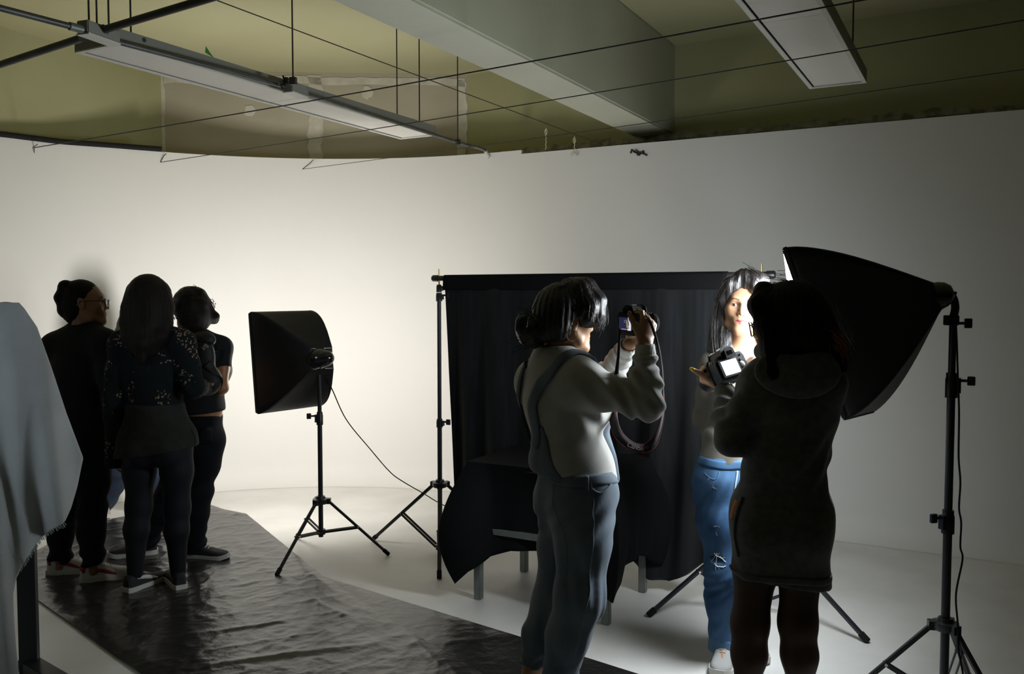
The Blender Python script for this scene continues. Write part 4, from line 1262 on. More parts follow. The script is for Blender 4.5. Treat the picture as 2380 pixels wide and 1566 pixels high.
class Body:
    """J: joints in world space. Builds the unclothed figure; garments reuse its pieces with more room."""
    def __init__(s, J, head, fwd, build=1.0, nk=1.0):
        s.J = {k: A3(v) for k, v in J.items()}; s.head = head; s.b = build; s.nk = nk
        J = s.J
        s.rt = unit((J['shR'] - J['shL']) * np.array((1, 1, 0), dtype=f32)); f = np.array((-s.rt[1], s.rt[0], 0), dtype=f32)
        s.fw = f if f @ unit(fwd) > 0 else -f
        s.hands = []
    def torso(s, S, g=0.0, k=0.06, bust=True, seat=True, squash=None, top=True, low=True, dk=0.75):
        J, b = s.J, s.b
        pc = (J['hipL'] + J['hipR']) / 2
        up = unit(J['neck'] - pc)
        if low:
            S.add(cap(lerp(pc, J['hipL'], 0.75) + up * 0.02, lerp(pc, J['hipR'], 0.75) + up * 0.02, 0.105 * b + g, 0.105 * b + g, s.fw, 0.88), k)
            S.add(cap(pc + up * 0.04, J['waist'], 0.135 * b + g, 0.118 * b + g, s.fw, dk), k)
        S.add(cap(J['waist'], J['chest'], 0.116 * b + g, 0.132 * b + g, s.fw, dk), k)
        if top:
            S.add(cap(J['chest'], lerp(J['chest'], J['neck'], 0.55), 0.132 * b + g, 0.10 * b + g, s.fw, 0.74), k)
            S.add(cap(lerp(J['neck'], J['shL'], 0.9), lerp(J['neck'], J['shR'], 0.9), 0.046 * b + g, 0.046 * b + g), 0.06)
            for q in ('shL', 'shR'): S.add(cap(J[q], J['neck'] + up * 0.02, 0.042 * b + g, 0.042 * b + g), 0.05)
        if bust:
            for x in (-1, 1): S.add(ell(J['chest'] + s.fw * 0.075 + s.rt * 0.070 * x - up * 0.01, np.array((0.064, 0.064, 0.068)) * b + g), 0.05)
        if seat and low:
            for x in (-1, 1): S.add(ell(pc - s.fw * 0.055 + s.rt * 0.068 * x - up * 0.045, np.array((0.080, 0.080, 0.088)) * b + g), 0.06)
        return S
    def arm_pts(s, q):
        J = s.J; a, e, w_ = J['sh' + q], J['el' + q], J['wr' + q]
        return [a, lerp(a, e, 0.5), e, lerp(e, w_, 0.35), w_]
    def arm(s, S, q, g=0.0, rad=None, k=0.03):
        r = rad or [0.050, 0.043, 0.036, 0.038, 0.025]
        S.add(chain(s.arm_pts(q), [x * s.b + g for x in r] if rad is None else rad, 0.03), k); return S
    def leg_pts(s, q):
        J = s.J; a, kn, an = J['hip' + q], J['kn' + q], J['an' + q]
        return [a, lerp(a, kn, 0.45), kn, lerp(kn, an, 0.32) - s.fw * 0.014, an]
    def leg(s, S, q, g=0.0, rad=None, k=0.04):
        r = rad or [0.088, 0.076, 0.054, 0.055, 0.036]
        S.add(chain(s.leg_pts(q), [x * s.b + g for x in r] if rad is None else rad, 0.04), k); return S
    def skin_shape(s, hands=True, feet=True):
        S = Shape(); s.torso(S)
        for q in 'LR':
            s.arm(S, q); s.leg(S, q, k=0.025)
            an = s.J['an' + q]; t = s.J['toe' + q]
            d = unit((t - an) * np.array((1, 1, 0), dtype=f32)); g0 = an * np.array((1, 1, 0), dtype=f32)
            S.add(chain([an, g0 + d * 0.045 + A3((0, 0, 0.050)), g0 + d * 0.12 + A3((0, 0, 0.038))], [0.034, 0.028, 0.018]), 0.02)
        S.add(cap(s.J['neck'] - s.fw * 0.005, s.head.at(0, -0.022, -0.055), 0.054 * s.nk, 0.050 * s.nk), 0.035)
        S.add(s.head, 0.02)
        for h in s.hands: S.add(h, 0.015)
        return S
    def box(s, pad=0.16):
        return bbox(list(s.J.values()) + [s.head.at(0, 0, 0.13), s.head.at(0, 0.1, 0)], pad)

# ------------------------------------------------------------------ shoes
def shoe(parent, heel, toe, m_up, m_sole, length=0.25, high=0.085, stripe=None, heel_patch=None, label=None, laces=True):
    heel = Vector((heel[0], heel[1], 0)); d = Vector((toe[0] - heel[0], toe[1] - heel[1], 0)).normalized(); sd = Vector((d.y, -d.x, 0))
    st = [(0.0, 0.020, 0.060), (0.03, 0.029, 0.078), (0.12, 0.034, high), (0.30, 0.035, high), (0.42, 0.036, high * 0.88), (0.56, 0.040, high * 0.70), (0.70, 0.044, high * 0.58), (0.84, 0.043, high * 0.52), (0.93, 0.036, high * 0.48), (0.985, 0.022, high * 0.40), (1.0, 0.010, high * 0.34)]
    rows, srow = [], []
    Zv = Vector((0, 0, 1))
    zb = 0.022 + 0.008
    def pt(t, u_, z): return heel + d * t * length + sd * u_ + Zv * (z + 0.008)
    for (t, w_, h) in st:
        row = []
        for k in range(13):
            a = math.pi * k / 12
            cx = math.copysign(abs(math.cos(a)) ** 0.55, math.cos(a)); sz = abs(math.sin(a)) ** 0.7
            row.append(pt(t, w_ * cx, 0.018 + (h - 0.018) * sz))
        rows.append(row)
    mb = MB(); mb.grid(rows); mb.add(rows[0], [tuple(range(13))]); mb.add(rows[-1], [tuple(range(13))[::-1]])
    up = mb.build('shoe', m_up, parent, smooth=True, auto=70)
    if label: up['label'] = label
    rows = []
    for (t, w_, h) in st:
        ww = w_ + 0.005; t2 = -0.018 if t == 0 else (1.02 if t == 1 else t)
        spring = 0.012 * max(0, (t - 0.75) / 0.25) ** 2
        rows.append([pt(t2, ww, -0.006 + spring), pt(t2, ww + 0.001, 0.020 + spring), pt(t2, -ww - 0.001, 0.020 + spring), pt(t2, -ww, -0.006 + spring)])
    mb = MB(); mb.grid(rows, closed=True); mb.add(rows[0], [(0, 1, 2, 3)]); mb.add(rows[-1], [(3, 2, 1, 0)])
    mb.build('sole', m_sole, up, smooth=True, auto=50)
    def side(t, z): 
        w_ = np.interp(t, [q[0] for q in st], [q[1] for q in st]); h = np.interp(t, [q[0] for q in st], [q[2] for q in st])
        f = min(1, max(0, (z - 0.018) / (h - 0.018)));  c = (1 - f ** (2 / 0.7) if f < 1 else 0)
        return w_ * max(c, 0.05) ** (0.55 / 2) + 0.0015
    if stripe:
        for s_ in (-1, 1):
            r_ = []
            for t in np.linspace(0.18, 0.66, 12):
                zc_ = 0.030 + 0.030 * ((0.66 - t) / 0.48) ** 1.5 + 0.010 * math.sin((t - .18) / .48 * 3.14); wz = 0.004 + 0.006 * math.sin((t - 0.18) / 0.48 * math.pi)
                r_.append([pt(t, s_ * side(t, zc_ + k * wz), zc_ + k * wz) for k in (-1, 0, 1)])
            mb = MB(); mb.grid(r_); solid(mb.build('stripe', stripe, up, smooth=True), 0.003)
    if heel_patch:
        r_ = []
        for k in range(9):
            a = -1.25 + 2.5 * k / 8
            t_ = 0.14 * (1 - math.cos(a)) ; 
            r_.append([pt(t_ - 0.004 + (0 if abs(a) > .2 else -.002), 0.037 * math.sin(a), z) for z in (0.048, 0.066, 0.080)])
        mb = MB(); mb.grid(r_); solid(mb.build('heel_tab', heel_patch, up, smooth=True), 0.003)
    if laces:
        ml = mat('shoe lace', (0.55, 0.54, 0.5), rough=0.8)
        mb = MB()
        for t in (0.44, 0.50, 0.56):
            h = float(np.interp(t, [q[0] for q in st], [q[2] for q in st]))
            mb.tube([pt(t, -0.022, h - 0.006), pt(t, -0.008, h + 0.0025), pt(t, 0.008, h + 0.0025), pt(t, 0.022, h - 0.006)], 0.0028, 6)
        mb.build('laces', ml, up, smooth=True)
    return up

# ------------------------------------------------------------------ hair
def groove(head, freq, amp, seed, warp=1.2, axis=(0, 0, 1)):
    """strand relief running down from the crown"""
    w1 = Waves(seed, 10, stretch=(1, 1, 0.35)); w2 = Waves(seed + 1, 30, stretch=(1, 1, 0.2))
    def fn(p):
        q = head.loc(p)
        az = np.arctan2(q[:, 0], q[:, 1] + 0.03)
        a = w1(p) * warp
        return (amp * (np.sin(az * freq + a * 2.5) * 0.6 + np.sin(az * freq * 2.3 + a * 4 + 1) * 0.4 + 0.5 * w2(p))).astype(f32)
    return fn
def strands(paths, r, m, parent, jitter, per, seed, name='hair_strands'):
    """many thin strands that follow the given guide paths"""
    g = np.random.RandomState(seed)
    mb_v, mb_f = [], []
    for path, spread in paths:
        path = [Vector(p) for p in path]
        sp = smooth_path(path, 6)
        for _ in range(per):
            o0 = Vector(g.normal(size=3)) * spread; o1 = o0 + Vector(g.normal(size=3)) * jitter
            ph = g.uniform(0, 6.28); amp = g.uniform(0.2, 1) * jitter * 0.5
            n = len(sp); L0 = g.uniform(0.75, 1.0)
            pts = []
            for i in range(n):
                t = i / (n - 1) * L0
                fi = t * (n - 1); i0 = int(fi); f = fi - i0
                b = sp[i0].lerp(sp[min(i0 + 1, n - 1)], f)
                pts.append(b + o0.lerp(o1, t) + Vector((math.sin(ph + t * 9), math.cos(ph + t * 8), 0)) * amp * t)
            tb = MB(); tb.tube(pts, [r * (1 - 0.6 * i / n) for i in range(n)], 3, cap=False)
            o_ = len(mb_v); mb_v += tb.v; mb_f += [tuple(x + o_ for x in f_) for f_ in tb.f]
    mb = MB(); mb.v, mb.f = mb_v, mb_f
    o = mb.build(name, m, parent, smooth=True, auto=180)
    return tag(o, kind='stuff')
# ------------------------------------------------------------------ cameras held by the photographers
M_cam = mat('black camera body', (0.014, 0.014, 0.015), rough=0.45, spec=0.5, bump=0.05, bscale=500)
M_grip = mat('camera grip rubber', (0.010, 0.010, 0.011), rough=0.75, spec=0.35, bump=0.2, bscale=900)
M_glass = mat('lens glass', (0.01, 0.012, 0.02), rough=0.03, spec=0.9, coat=1.0)
M_silver2 = mat('brushed silver', (0.6, 0.6, 0.58), rough=0.3, metal=0.9)
def emis(name, c, s): return mat(name, (0.01, 0.01, 0.01), rough=0.25, emit=c, estr=s)
def dslr(name, label, c, axis, up, screen, hood=0.0, lens=0.085, group=None, sc=1.0):
    """c: centre of the body's back face; axis: where the lens points"""
    c = Vector(c); a = Vector(axis).normalized(); u_ = (Vector(up) - a * Vector(up).dot(a)).normalized(); r = a.cross(u_)    # r: right-hand end seen from behind
    root = thing(name, label, 'camera', c, group=group)
    def q(x, y, z): return c + r * x + a * y + u_ * z
    root.scale = (sc, sc, sc)
    # body: a rounded outline seen from behind, swept forward
    def slab_(outline, y0, y1, nm, m, bev=0.004, parent=root):
        mb = MB(); n = len(outline)
        mb.add([q(x, y0, z) for x, z in outline] + [q(x, y1, z) for x, z in outline], [tuple(range(n)), tuple(range(n, 2 * n))[::-1]] + [(i, (i + 1) % n, n + (i + 1) % n, n + i) for i in range(n)])
        return mb.build(nm, m, parent, smooth=True, bevel=bev, auto=35)
    body = slab_([(-0.062, -0.046), (0.058, -0.046), (0.064, -0.038), (0.064, 0.022), (0.056, 0.034), (0.026, 0.036), (-0.026, 0.036), (-0.056, 0.034), (-0.064, 0.024), (-0.064, -0.040)], 0.0, 0.042, 'camera_body', M_cam)
    slab_([(0.040, -0.045), (0.062, -0.045), (0.066, -0.036), (0.066, 0.018), (0.060, 0.030), (0.042, 0.030)], 0.030, 0.068, 'grip', M_grip, 0.006)
    slab_([(-0.030, 0.034), (0.030, 0.034), (0.022, 0.055), (0.014, 0.060), (-0.014, 0.060), (-0.022, 0.055)], -0.004, 0.060, 'viewfinder_hump', M_cam, 0.004)
    ey = slab_([(-0.019, 0.026), (0.019, 0.026), (0.017, 0.050), (0.012, 0.054), (-0.012, 0.054), (-0.017, 0.050)], -0.014, 0.0, 'eyecup', M_grip, 0.003)
    slab_([(-0.010, 0.033), (0.010, 0.033), (0.010, 0.046), (-0.010, 0.046)], -0.0152, -0.010, 'eyepiece_glass', M_glass, 0.0, ey)
    mb = MB(); mb.box(q(0, 0.018, 0.0625), r * 0.010, a * 0.010, u_ * 0.0022); mb.build('hot_shoe', M_silver2, root, bevel=0.0006)
    mb = MB(); mb.lathe(q(0.044, 0.020, 0.034), u_, [(0, 0.0125), (0.010, 0.0125), (0.0115, 0.011), (0.0115, 0)], 20); mb.build('mode_dial', M_silver2 if group is None else M_cam, root, smooth=True)
    mb = MB(); mb.lathe(q(0.052, 0.056, 0.030), u_ + a * 0.4, [(0, 0.0075), (0.006, 0.007), (0.007, 0)], 14); mb.build('shutter_button', M_silver2, root, smooth=True)
    ln = MB()
    prof = [(0.0, 0.034), (0.010, 0.034), (0.012, 0.031), (0.020, 0.031), (0.022, 0.033), (0.055, 0.033), (0.057, 0.031), (lens - 0.012, 0.031), (lens - 0.010, 0.033), (lens, 0.033), (lens, 0.029), (lens - 0.006, 0.027)]
    ln.lathe(q(-0.006, 0.040, -0.006), a, prof, 28); le = ln.build('lens', M_cam, root, smooth=True, auto=30)
    mb = MB()
    for k in range(36):
        th = 2 * math.pi * k / 36; o_ = (r * math.cos(th) + u_ * math.sin(th))
        mb.box(q(-0.006, 0.040 + 0.039, -0.006) + o_ * 0.0335, a * 0.013, o_ * 0.0012, o_.cross(a) * 0.0016)
    mb.build('zoom_ring', M_grip, le)
    mb = MB(); mb.lathe(q(-0.006, 0.040 + lens - 0.005, -0.006), a, [(0, 0.0265), (0.002, 0.022), (0.003, 0)], 24); mb.build('front_glass', M_glass, le, smooth=True)
    mb = MB(); mb.lathe(q(-0.006, 0.040 + lens - 0.004, -0.006), a, [(0, 0.0335), (0.003, 0.0338), (0.004, 0.0325), (0.004, 0.030), (0.0, 0.030)], 28); mb.build('silver_ring', M_silver2, le, smooth=True)
    if hood:
        mb = MB(); mb.lathe(q(-0.006, 0.040 + lens, -0.006), a, [(-0.01, 0.0345), (hood, 0.043), (hood, 0.041), (-0.008, 0.033)], 28); mb.build('lens_hood', M_cam, root, smooth=True)
    slab_([(-0.055, -0.034), (0.024, -0.034), (0.026, -0.032), (0.026, 0.020), (0.024, 0.022), (-0.055, 0.022), (-0.057, 0.020), (-0.057, -0.032)], -0.007, 0.0, 'screen_frame', M_cam, 0.0015)
    for (x, z, rr) in ((0.044, 0.010, 0.004), (0.044, -0.006, 0.0105), (0.040, -0.026, 0.004), (0.052, -0.026, 0.004), (0.052, 0.026, 0.0035)):
        mb = MB(); mb.lathe(q(x, 0, z), -a, [(0, rr), (0.002, rr), (0.003, rr * 0.7), (0.003, 0)], 14); mb.build('button', M_silver2 if rr > 0.008 and group is None else M_cam, root, smooth=True)
    sx0, sx1, sz0, sz1 = -0.050, 0.021, -0.030, 0.018
    def sc_(x, z, y=-0.0074): return q(sx0 + (sx1 - sx0) * x, y, sz0 + (sz1 - sz0) * z)
    mb = MB(); mb.add([sc_(0, 0), sc_(1, 0), sc_(1, 1), sc_(0, 1)], [(0, 1, 2, 3)])
    s_ = mb.build('screen', screen, root)
    for s in (-1, 1):
        mb = MB(); mb.tube([q(s * 0.064, 0.016, 0.026), q(s * 0.071, 0.018, 0.030), q(s * 0.070, 0.020, 0.022), q(s * 0.064, 0.018, 0.022)], 0.0014, 6); mb.build('strap_lug', M_silver2, root, smooth=True)
    return root, q, sc_, s_
def text_mesh(body, size):
    cu = bpy.data.curves.new('t', 'FONT'); cu.body = body; cu.size = size; cu.extrude = 0.0; cu.resolution_u = 3
    o = bpy.data.objects.new('t', cu); COL.objects.link(o)
    dg = bpy.context.evaluated_depsgraph_get()
    me = bpy.data.meshes.new_from_object(o.evaluated_get(dg))
    bpy.data.objects.remove(o); bpy.data.curves.remove(cu)
    return me
def text_on_path(name, body, path, norms, start, size, m, parent, lift=0.0025, flip=1, squeeze=1.0):
    """letters laid along a strap"""
    me = text_mesh(body, size)
    cum = [0.0]
    for i in range(1, len(path)): cum.append(cum[-1] + (path[i] - path[i - 1]).length)
    co = [v.co.copy() for v in me.vertices]
    y0 = min(c.y for c in co); y1 = max(c.y for c in co)
    for v, c in zip(me.vertices, co):
        sx = start + c.x * squeeze
        i = max(0, min(len(path) - 2, int(np.searchsorted(cum, sx)) - 1)); f = (sx - cum[i]) / max(cum[i + 1] - cum[i], 1e-6)
        t = (path[i + 1] - path[i]).normalized(); nn = norms[i].normalized(); sd = t.cross(nn).normalized(); nn = sd.cross(t)
        v.co = path[i].lerp(path[i + 1], f) - sd * flip * (c.y - (y0 + y1) / 2) + nn * lift
    return link_mesh(name, me, m, parent, False)
# ------------------------------------------------------------------ people
M_skin = mat('skin', (1, 1, 1), rough=0.45, spec=0.4, attr='col', sss=0.12, bump=0.03, bscale=300)
M_hair_black = mat('black hair', (0.010, 0.008, 0.008), rough=0.33, spec=0.6, col2=(0.018, 0.014, 0.013), scale=30, stretch=(1, 1, 0.12), bump=0.35, bscale=240)
M_hair_dark = mat('dark brown hair', (0.006, 0.005, 0.0045), rough=0.55, spec=0.12, col2=(0.012, 0.009, 0.007), scale=30, stretch=(1, 1, 0.12), bump=0.35, bscale=240)
M_hair_brown = mat('brown hair', (0.035, 0.022, 0.015), rough=0.42, spec=0.5, col2=(0.055, 0.034, 0.022), scale=30, stretch=(1, 1, 0.12), bump=0.35, bscale=240)
SKIN = (0.46, 0.255, 0.145); LIP = (0.42, 0.13, 0.12)
def flat(c): return lambda v: np.repeat(np.array([c]), len(v), 0)
def head_colour(head, base=SKIN, lip=LIP):
    return lambda v: head.colour(v, base, lip)
M_denim = mat('washed grey-blue denim', (0.10, 0.13, 0.16), rough=0.85, spec=0.2, col2=(0.16, 0.20, 0.24), scale=11, stretch=(1, 1, 0.45), lo=0.3, hi=0.7, bump=0.10, bscale=520, sheen=0.1)
M_sweat = mat('light grey sweatshirt', (0.40, 0.395, 0.37), rough=0.9, spec=0.15, col2=(0.45, 0.445, 0.42), scale=14, bump=0.07, bscale=420, sheen=0.2)
M_white_cuff = mat('light grey ribbed cuff', (0.56, 0.555, 0.53), rough=0.9, spec=0.15, bump=0.25, bscale=300)
M_sole_w = mat('off-white rubber sole', (0.55, 0.54, 0.49), rough=0.6)
M_shoe_w = mat('white canvas shoe', (0.55, 0.54, 0.52), rough=0.7)
M_shoe_b = mat('black canvas shoe', (0.014, 0.014, 0.016), rough=0.8, bump=0.15, bscale=300)
M_gold = mat('gold', (0.8, 0.6, 0.25), rough=0.2, metal=1.0)
M_strap_black = mat('black webbing', (0.014, 0.014, 0.015), rough=0.75, bump=0.2, bscale=500)
M_red = mat('red piping', (0.35, 0.012, 0.02), rough=0.6)

# ================================================================== the photographer in overalls
E = thing('person', 'person in denim overalls and light grey sweatshirt raising a camera with both hands', 'person', G(1300, 1700))
hE = Head(P(1317, 746, 3.129), (0.925, 0.37, -0.08), 0.975)
JE = dict(neck=P(1290, 848, 3.138), shR=P(1348, 893, 3.006), shL=P(1250, 890, 3.267), chest=P(1304, 930, 3.138), waist=P(1328, 1060, 3.120),
          hipR=P(1362, 1150, 3.047), hipL=P(1330, 1150, 3.193), knR=P(1346, 1395, 2.965), anR=P(1287, 1647, 3.029), knL=P(1283, 1410, 3.148), anL=P(1226, 1605, 3.166),
          toeR=G(1395, 1760), toeL=G(1330, 1700), elR=P(1503, 942, 2.882), wrR=P(1499, 800, 2.882), elL=P(1392, 915, 3.276), wrL=P(1460, 803, 3.029))
JE = {k: A3(v) for k, v in JE.items()}
bE = Body(JE, hE, (0.86, 0.48, 0), 0.885)
caE = Vector((math.cos(math.radians(31)), math.sin(math.radians(31)), 0.02)); crE = Vector((math.sin(math.radians(31)), -math.cos(math.radians(31)), 0))
camE, qE, scE, scrE = dslr('camera', 'camera raised in both hands by the person in overalls, its screen dark violet', P(1462, 749, 2.951), caE, (0.02, 0, 1), emis('dark violet preview', (0.020, 0.019, 0.060), 1.0), lens=0.084, sc=0.93)
hR, tipsR = hand(JE['wrR'], tuple(caE * 0.22 + Vector((0, 0, 1))), tuple(-crE), 1, curls=[(0.55, 0.75, 0.5), (0.9, 0.85, 0.5), (0.95, 0.9, 0.5), (1.0, 0.9, 0.5)], sc=0.885, thumb_dir=(0.75, 0.55, 0.35), thumb_bend=0.3)
hL, tipsL = hand(JE['wrL'], tuple(caE * 0.9 + crE * 0.1 + Vector((0, 0, 0.22))), (0, 0, 1), -1, curl=(0.5, 0.7, 0.5), sc=0.885, thumb_dir=(0.5, 0.75, 0.35), thumb_bend=0.5)
bE.hands = [hR, hL]
sE = bE.skin_shape()
lo, hi = bE.box()
hcE = hE.c
camc = np.array(qE(0, 0.05, -0.02))
skin('body', sE, M_skin, E, lo, hi, 0.0095, [(hcE - (0.1, 0.12, 0.13), hcE + (0.14, 0.14, 0.13), 0.0042), (camc - (0.12, 0.14, 0.11), camc + (0.11, 0.12, 0.08), 0.0034)], head_colour(hE))
hE.eyes(E)
# sweatshirt
sw = Shape(); bE.torso(sw, g=0.028, bust=True, seat=False, dk=0.86)
pc = (bE.J['hipL'] + bE.J['hipR']) / 2
sw.add(ell(lerp(bE.J['waist'], pc, 0.1) - bE.fw * 0.012, (0.134, 0.124, 0.08)), 0.06)
for q, rad in (('R', [0.0799, 0.0657, 0.0515, 0.0497, 0.0364]), ('L', [0.0781, 0.0639, 0.0515, 0.0488, 0.0364])):
    a_ = Shape(); pts = bE.arm_pts(q)
    a_.add(chain(pts, rad, 0.03)); 
    wd = unit(pts[-1] - pts[-2]); a_.cut(half(pts[-1] - wd * 0.030, wd), 0.012)
    sw.add(a_, 0.045)
sw.sub(cap(JE['neck'], hE.at(0, -0.03, -0.08), 0.057, 0.060), 0.012)
waist_z = P(1370, 1090, 3.111).z
sw.cut(half((0, 0, waist_z - 0.006), (-0.10, 0, -1)), 0.02)
for q in 'RL':
    pts = bE.arm_pts(q)
    sw.warp(rings(pts[0], pts[2], 0.88, 0.22, 125, 0.0085, 3, (0.35, 0, 0.45))); sw.warp(rings(pts[0], pts[2], 0.42, 0.28, 85, 0.0080, 5, (0.35, 0.1, 0.5))); sw.warp(rings(pts[2], pts[4], 0.18, 0.30, 120, 0.0080, 4, (0.5, 0, 0.2))); sw.warp(rings(pts[2], pts[4], 0.70, 0.18, 150, 0.0062, 6))
sw.warp(fold(17, 12, 0.007, (1, 1, 0.55))); sw.warp(fold(19, 15, 0.009, (1, 1, 0.4), True)); sw.warp(fold(18, 26, 0.0022))
skin('sweatshirt', sw, M_sweat, E, lo, hi, 0.0065)
for q in 'RL':
    pts = bE.arm_pts(q); wd = unit(pts[-1] - pts[-2]); w_ = pts[-1]
    c_ = Shape().add(cap(w_ - wd * 0.055, w_ - wd * 0.002, 0.0385, 0.0315)).cut(half(w_ - wd * 0.002, wd), 0.004).cut(half(w_ - wd * 0.052, -wd), 0.004)
    rt_ = unit(np.cross(wd, (0.3, 1, 0.2))); fw_ = np.cross(wd, rt_)
    c_.warp(lambda p, w_=w_, rt_=rt_, fw_=fw_: (0.0009 * np.sin(np.arctan2((p - w_) @ rt_, (p - w_) @ fw_) * 42)).astype(f32))
    c_.sub(cap(w_ - wd * 0.02, w_ + wd * 0.03, 0.026, 0.0275), 0.003)
    b0, b1 = bbox([w_, w_ - wd * 0.06], 0.06)
    skin('cuff', c_, M_white_cuff, E, b0, b1, 0.0030)
# neckband
nb = Shape().add(cap(JE['neck'] + bE.fw * 0.002, JE['neck'] + A3((0.0, 0, 0.022)), 0.065, 0.062)).sub(cap(JE['neck'], hE.at(0, -0.03, -0.08), 0.057, 0.058), 0.004).cut(half(JE['neck'] + A3((0, 0, 0.030)), (-0.35, -0.1, 1)), 0.006)
skin('neckband', nb, M_sweat, E, *bbox([JE['neck']], 0.11), 0.005)
# overalls
pa = Shape(); bE.torso(pa, g=0.022, bust=False, top=False, dk=0.86)
pa.add(chain(bE.leg_pts('R'), [0.1021, 0.0959, 0.0781, 0.0710, 0.0550], 0.05), 0.05)
pa.add(chain(bE.leg_pts('L'), [0.0976, 0.0888, 0.0710, 0.0639, 0.0479], 0.05), 0.04)
pa.cut(half((0, 0, waist_z + 0.012), (0.02, 0, 1)), 0.008)
for q, zz in (('R', 0.085), ('L', 0.105)): pa.cut(lambda p, an=bE.J['an' + q], zz=zz: np.where(((p - an)[:, :2] ** 2).sum(1) < 0.02, (an[2] + zz) - p[:, 2], -1).astype(f32), 0.0)
for q in 'RL':
    pts = bE.leg_pts(q)
    pa.warp(rings(pts[0], pts[2], 0.92, 0.20, 150, 0.0035, 13, (0.5, 0.2, 0.3))); pa.warp(rings(pts[2], pts[4], 0.20, 0.30, 130, 0.0035, 14, (0.6, 0, 0.3))); pa.warp(rings(pts[0], pts[2], 0.22, 0.22, 120, 0.0040, 15, (0.8, 0, -0.3))); pa.warp(rings(pts[2], pts[4], 0.75, 0.25, 150, 0.0035, 16, (0.3, 0.2, 0)))
pa.warp(fold(23, 13, 0.0040, (1, 1, 0.5))); pa.warp(fold(25, 22, 0.0060, (1, 1, 0.7), True)); pa.warp(fold(24, 34, 0.0012))
ov = skin('overalls', pa, M_denim, E, lo, hi, 0.0072)
# waistband, seams, pocket, bib and straps lie on the cloth
def around(z, a0, a1, c, r_, n=14): return [Vector((c[0] + r_ * math.cos(t), c[1] + r_ * math.sin(t), z)) for t in np.linspace(a0, a1, n)]
wc_ = lerp(bE.J['waist'], pc, 0.6)
ribbon('waistband', pa, around(waist_z - 0.012, 0, 2 * math.pi, wc_, 0.17, 26), 0.040, 0.002, M_denim, ov, 0.004, 3)
M_stitch = mat('pale stitching', (0.30, 0.31, 0.29), rough=0.9)
ribbon('side_seam', pa, [P(1395, 1100, 2.928), P(1386, 1150, 2.882), P(1392, 1230, 2.855), P(1384, 1330, 2.837), P(1352, 1450, 2.882), P(1318, 1566, 2.928)], 0.004, 0.0005, M_denim, ov, 0.002, 8)
ribbon('side_seam', pa, [P(1255, 1100, 3.001), P(1262, 1180, 2.965), P(1290, 1260, 2.882), P(1298, 1345, 2.855)], 0.004, 0.0005, M_denim, ov, 0.002, 8)
ribbon('pocket_edge', pa, [P(1386, 1100, 2.891), P(1383, 1132, 2.873), P(1410, 1146, 2.891), P(1432, 1128, 2.946), P(1437, 1105, 2.983)], 0.006, 0.002, M_denim, ov, 0.003, 6)
ribbon('belt_loop', pa, [P(1362, 1096, 2.891), P(1360, 1140, 2.873)], 0.012, 0.004, M_denim, ov, 0.004, 4)
ribbon('belt_loop', pa, [P(1268, 1075, 2.983), P(1266, 1112, 2.965)], 0.012, 0.004, M_denim, ov, 0.004, 4)
bib = Shape().add(lambda p: sw(p) - f32(0.007))
def bibreg(p):
    q = p - bE.J['waist']; x = q @ bE.rt; y = q @ bE.fw; z = q[:, 2]
    front = np.maximum.reduce([np.abs(x) - 0.115 + 0.10 * np.clip(z, 0, 0.5), 0.05 - y, z - 0.20, -z - 0.10])
    # the back panel narrows towards the shoulders
    back = np.maximum.reduce([np.abs(x) - 0.10 + 0.50 * np.clip(z + 0.05, 0, 0.15), y + 0.03, z - 0.12, -z - 0.10])
    return np.minimum(front, back).astype(f32)
bib.cut(bibreg, 0.004)
skin('bib', bib, M_denim, ov, lo, hi, 0.008)
sh = lambda p, o: P(*p)
ribbon('shoulder_strap', sw, [P(1246, 1042, 3.074), P(1228, 985, 3.047), P(1222, 945, 3.038), P(1240, 898, 3.010), P(1276, 868, 2.992), P(1330, 852, 3.019), P(1372, 868, 3.074), P(1400, 915, 3.129), P(1412, 965, 3.157)], (0.055, 0.034), 0.009, M_denim, ov, 0.004, 7)
ribbon('shoulder_strap', sw, [P(1228, 1020, 3.203), P(1212, 945, 3.203), P(1213, 905, 3.184), P(1232, 868, 3.175), P(1262, 842, 3.184), P(1310, 838, 3.248), P(1350, 870, 3.312), P(1390, 920, 3.312), P(1410, 970, 3.276)], 0.036, 0.010, mat('dark denim strap', (0.03, 0.033, 0.038), rough=0.85, bump=0.3, bscale=300), ov, 0.004, 7)
# hair: a low bun at the nape, the near side swept over the cheek
hh = Shape(); M_ = hE.M
hh.add(ell(hE.at(0, -0.018, 0.034), (0.092, 0.114, 0.104), M_))
hh.add(ell(hE.at(0, -0.060, -0.030), (0.074, 0.062, 0.072), M_), 0.05)
hh.sub(ell(hE.at(0, 0.088, -0.062), (0.085, 0.070, 0.092), M_), 0.02)
hh.sub(ell(hE.at(0.090, 0.006, -0.026), (0.034, 0.022, 0.032), M_), 0.01)
hh.sub(cap(hE.at(0, -0.05, -0.105), hE.at(0, 0.02, -0.16), 0.05, 0.06), 0.02)
hh.add(ell(hE.at(0.0, -0.148, -0.050), (0.050, 0.048, 0.046), M_), 0.012)
hh.add(chain([hE.at(0.01, -0.10, -0.05), hE.at(0.0, -0.13, -0.08), hE.at(-0.005, -0.165, -0.090)], [0.035, 0.030, 0.012]), 0.02)
hh.add(chain([hE.at(0.0, -0.15, -0.02), hE.at(0.01, -0.185, -0.02), hE.at(0.01, -0.20, -0.045)], [0.024, 0.018, 0.008]), 0.015)
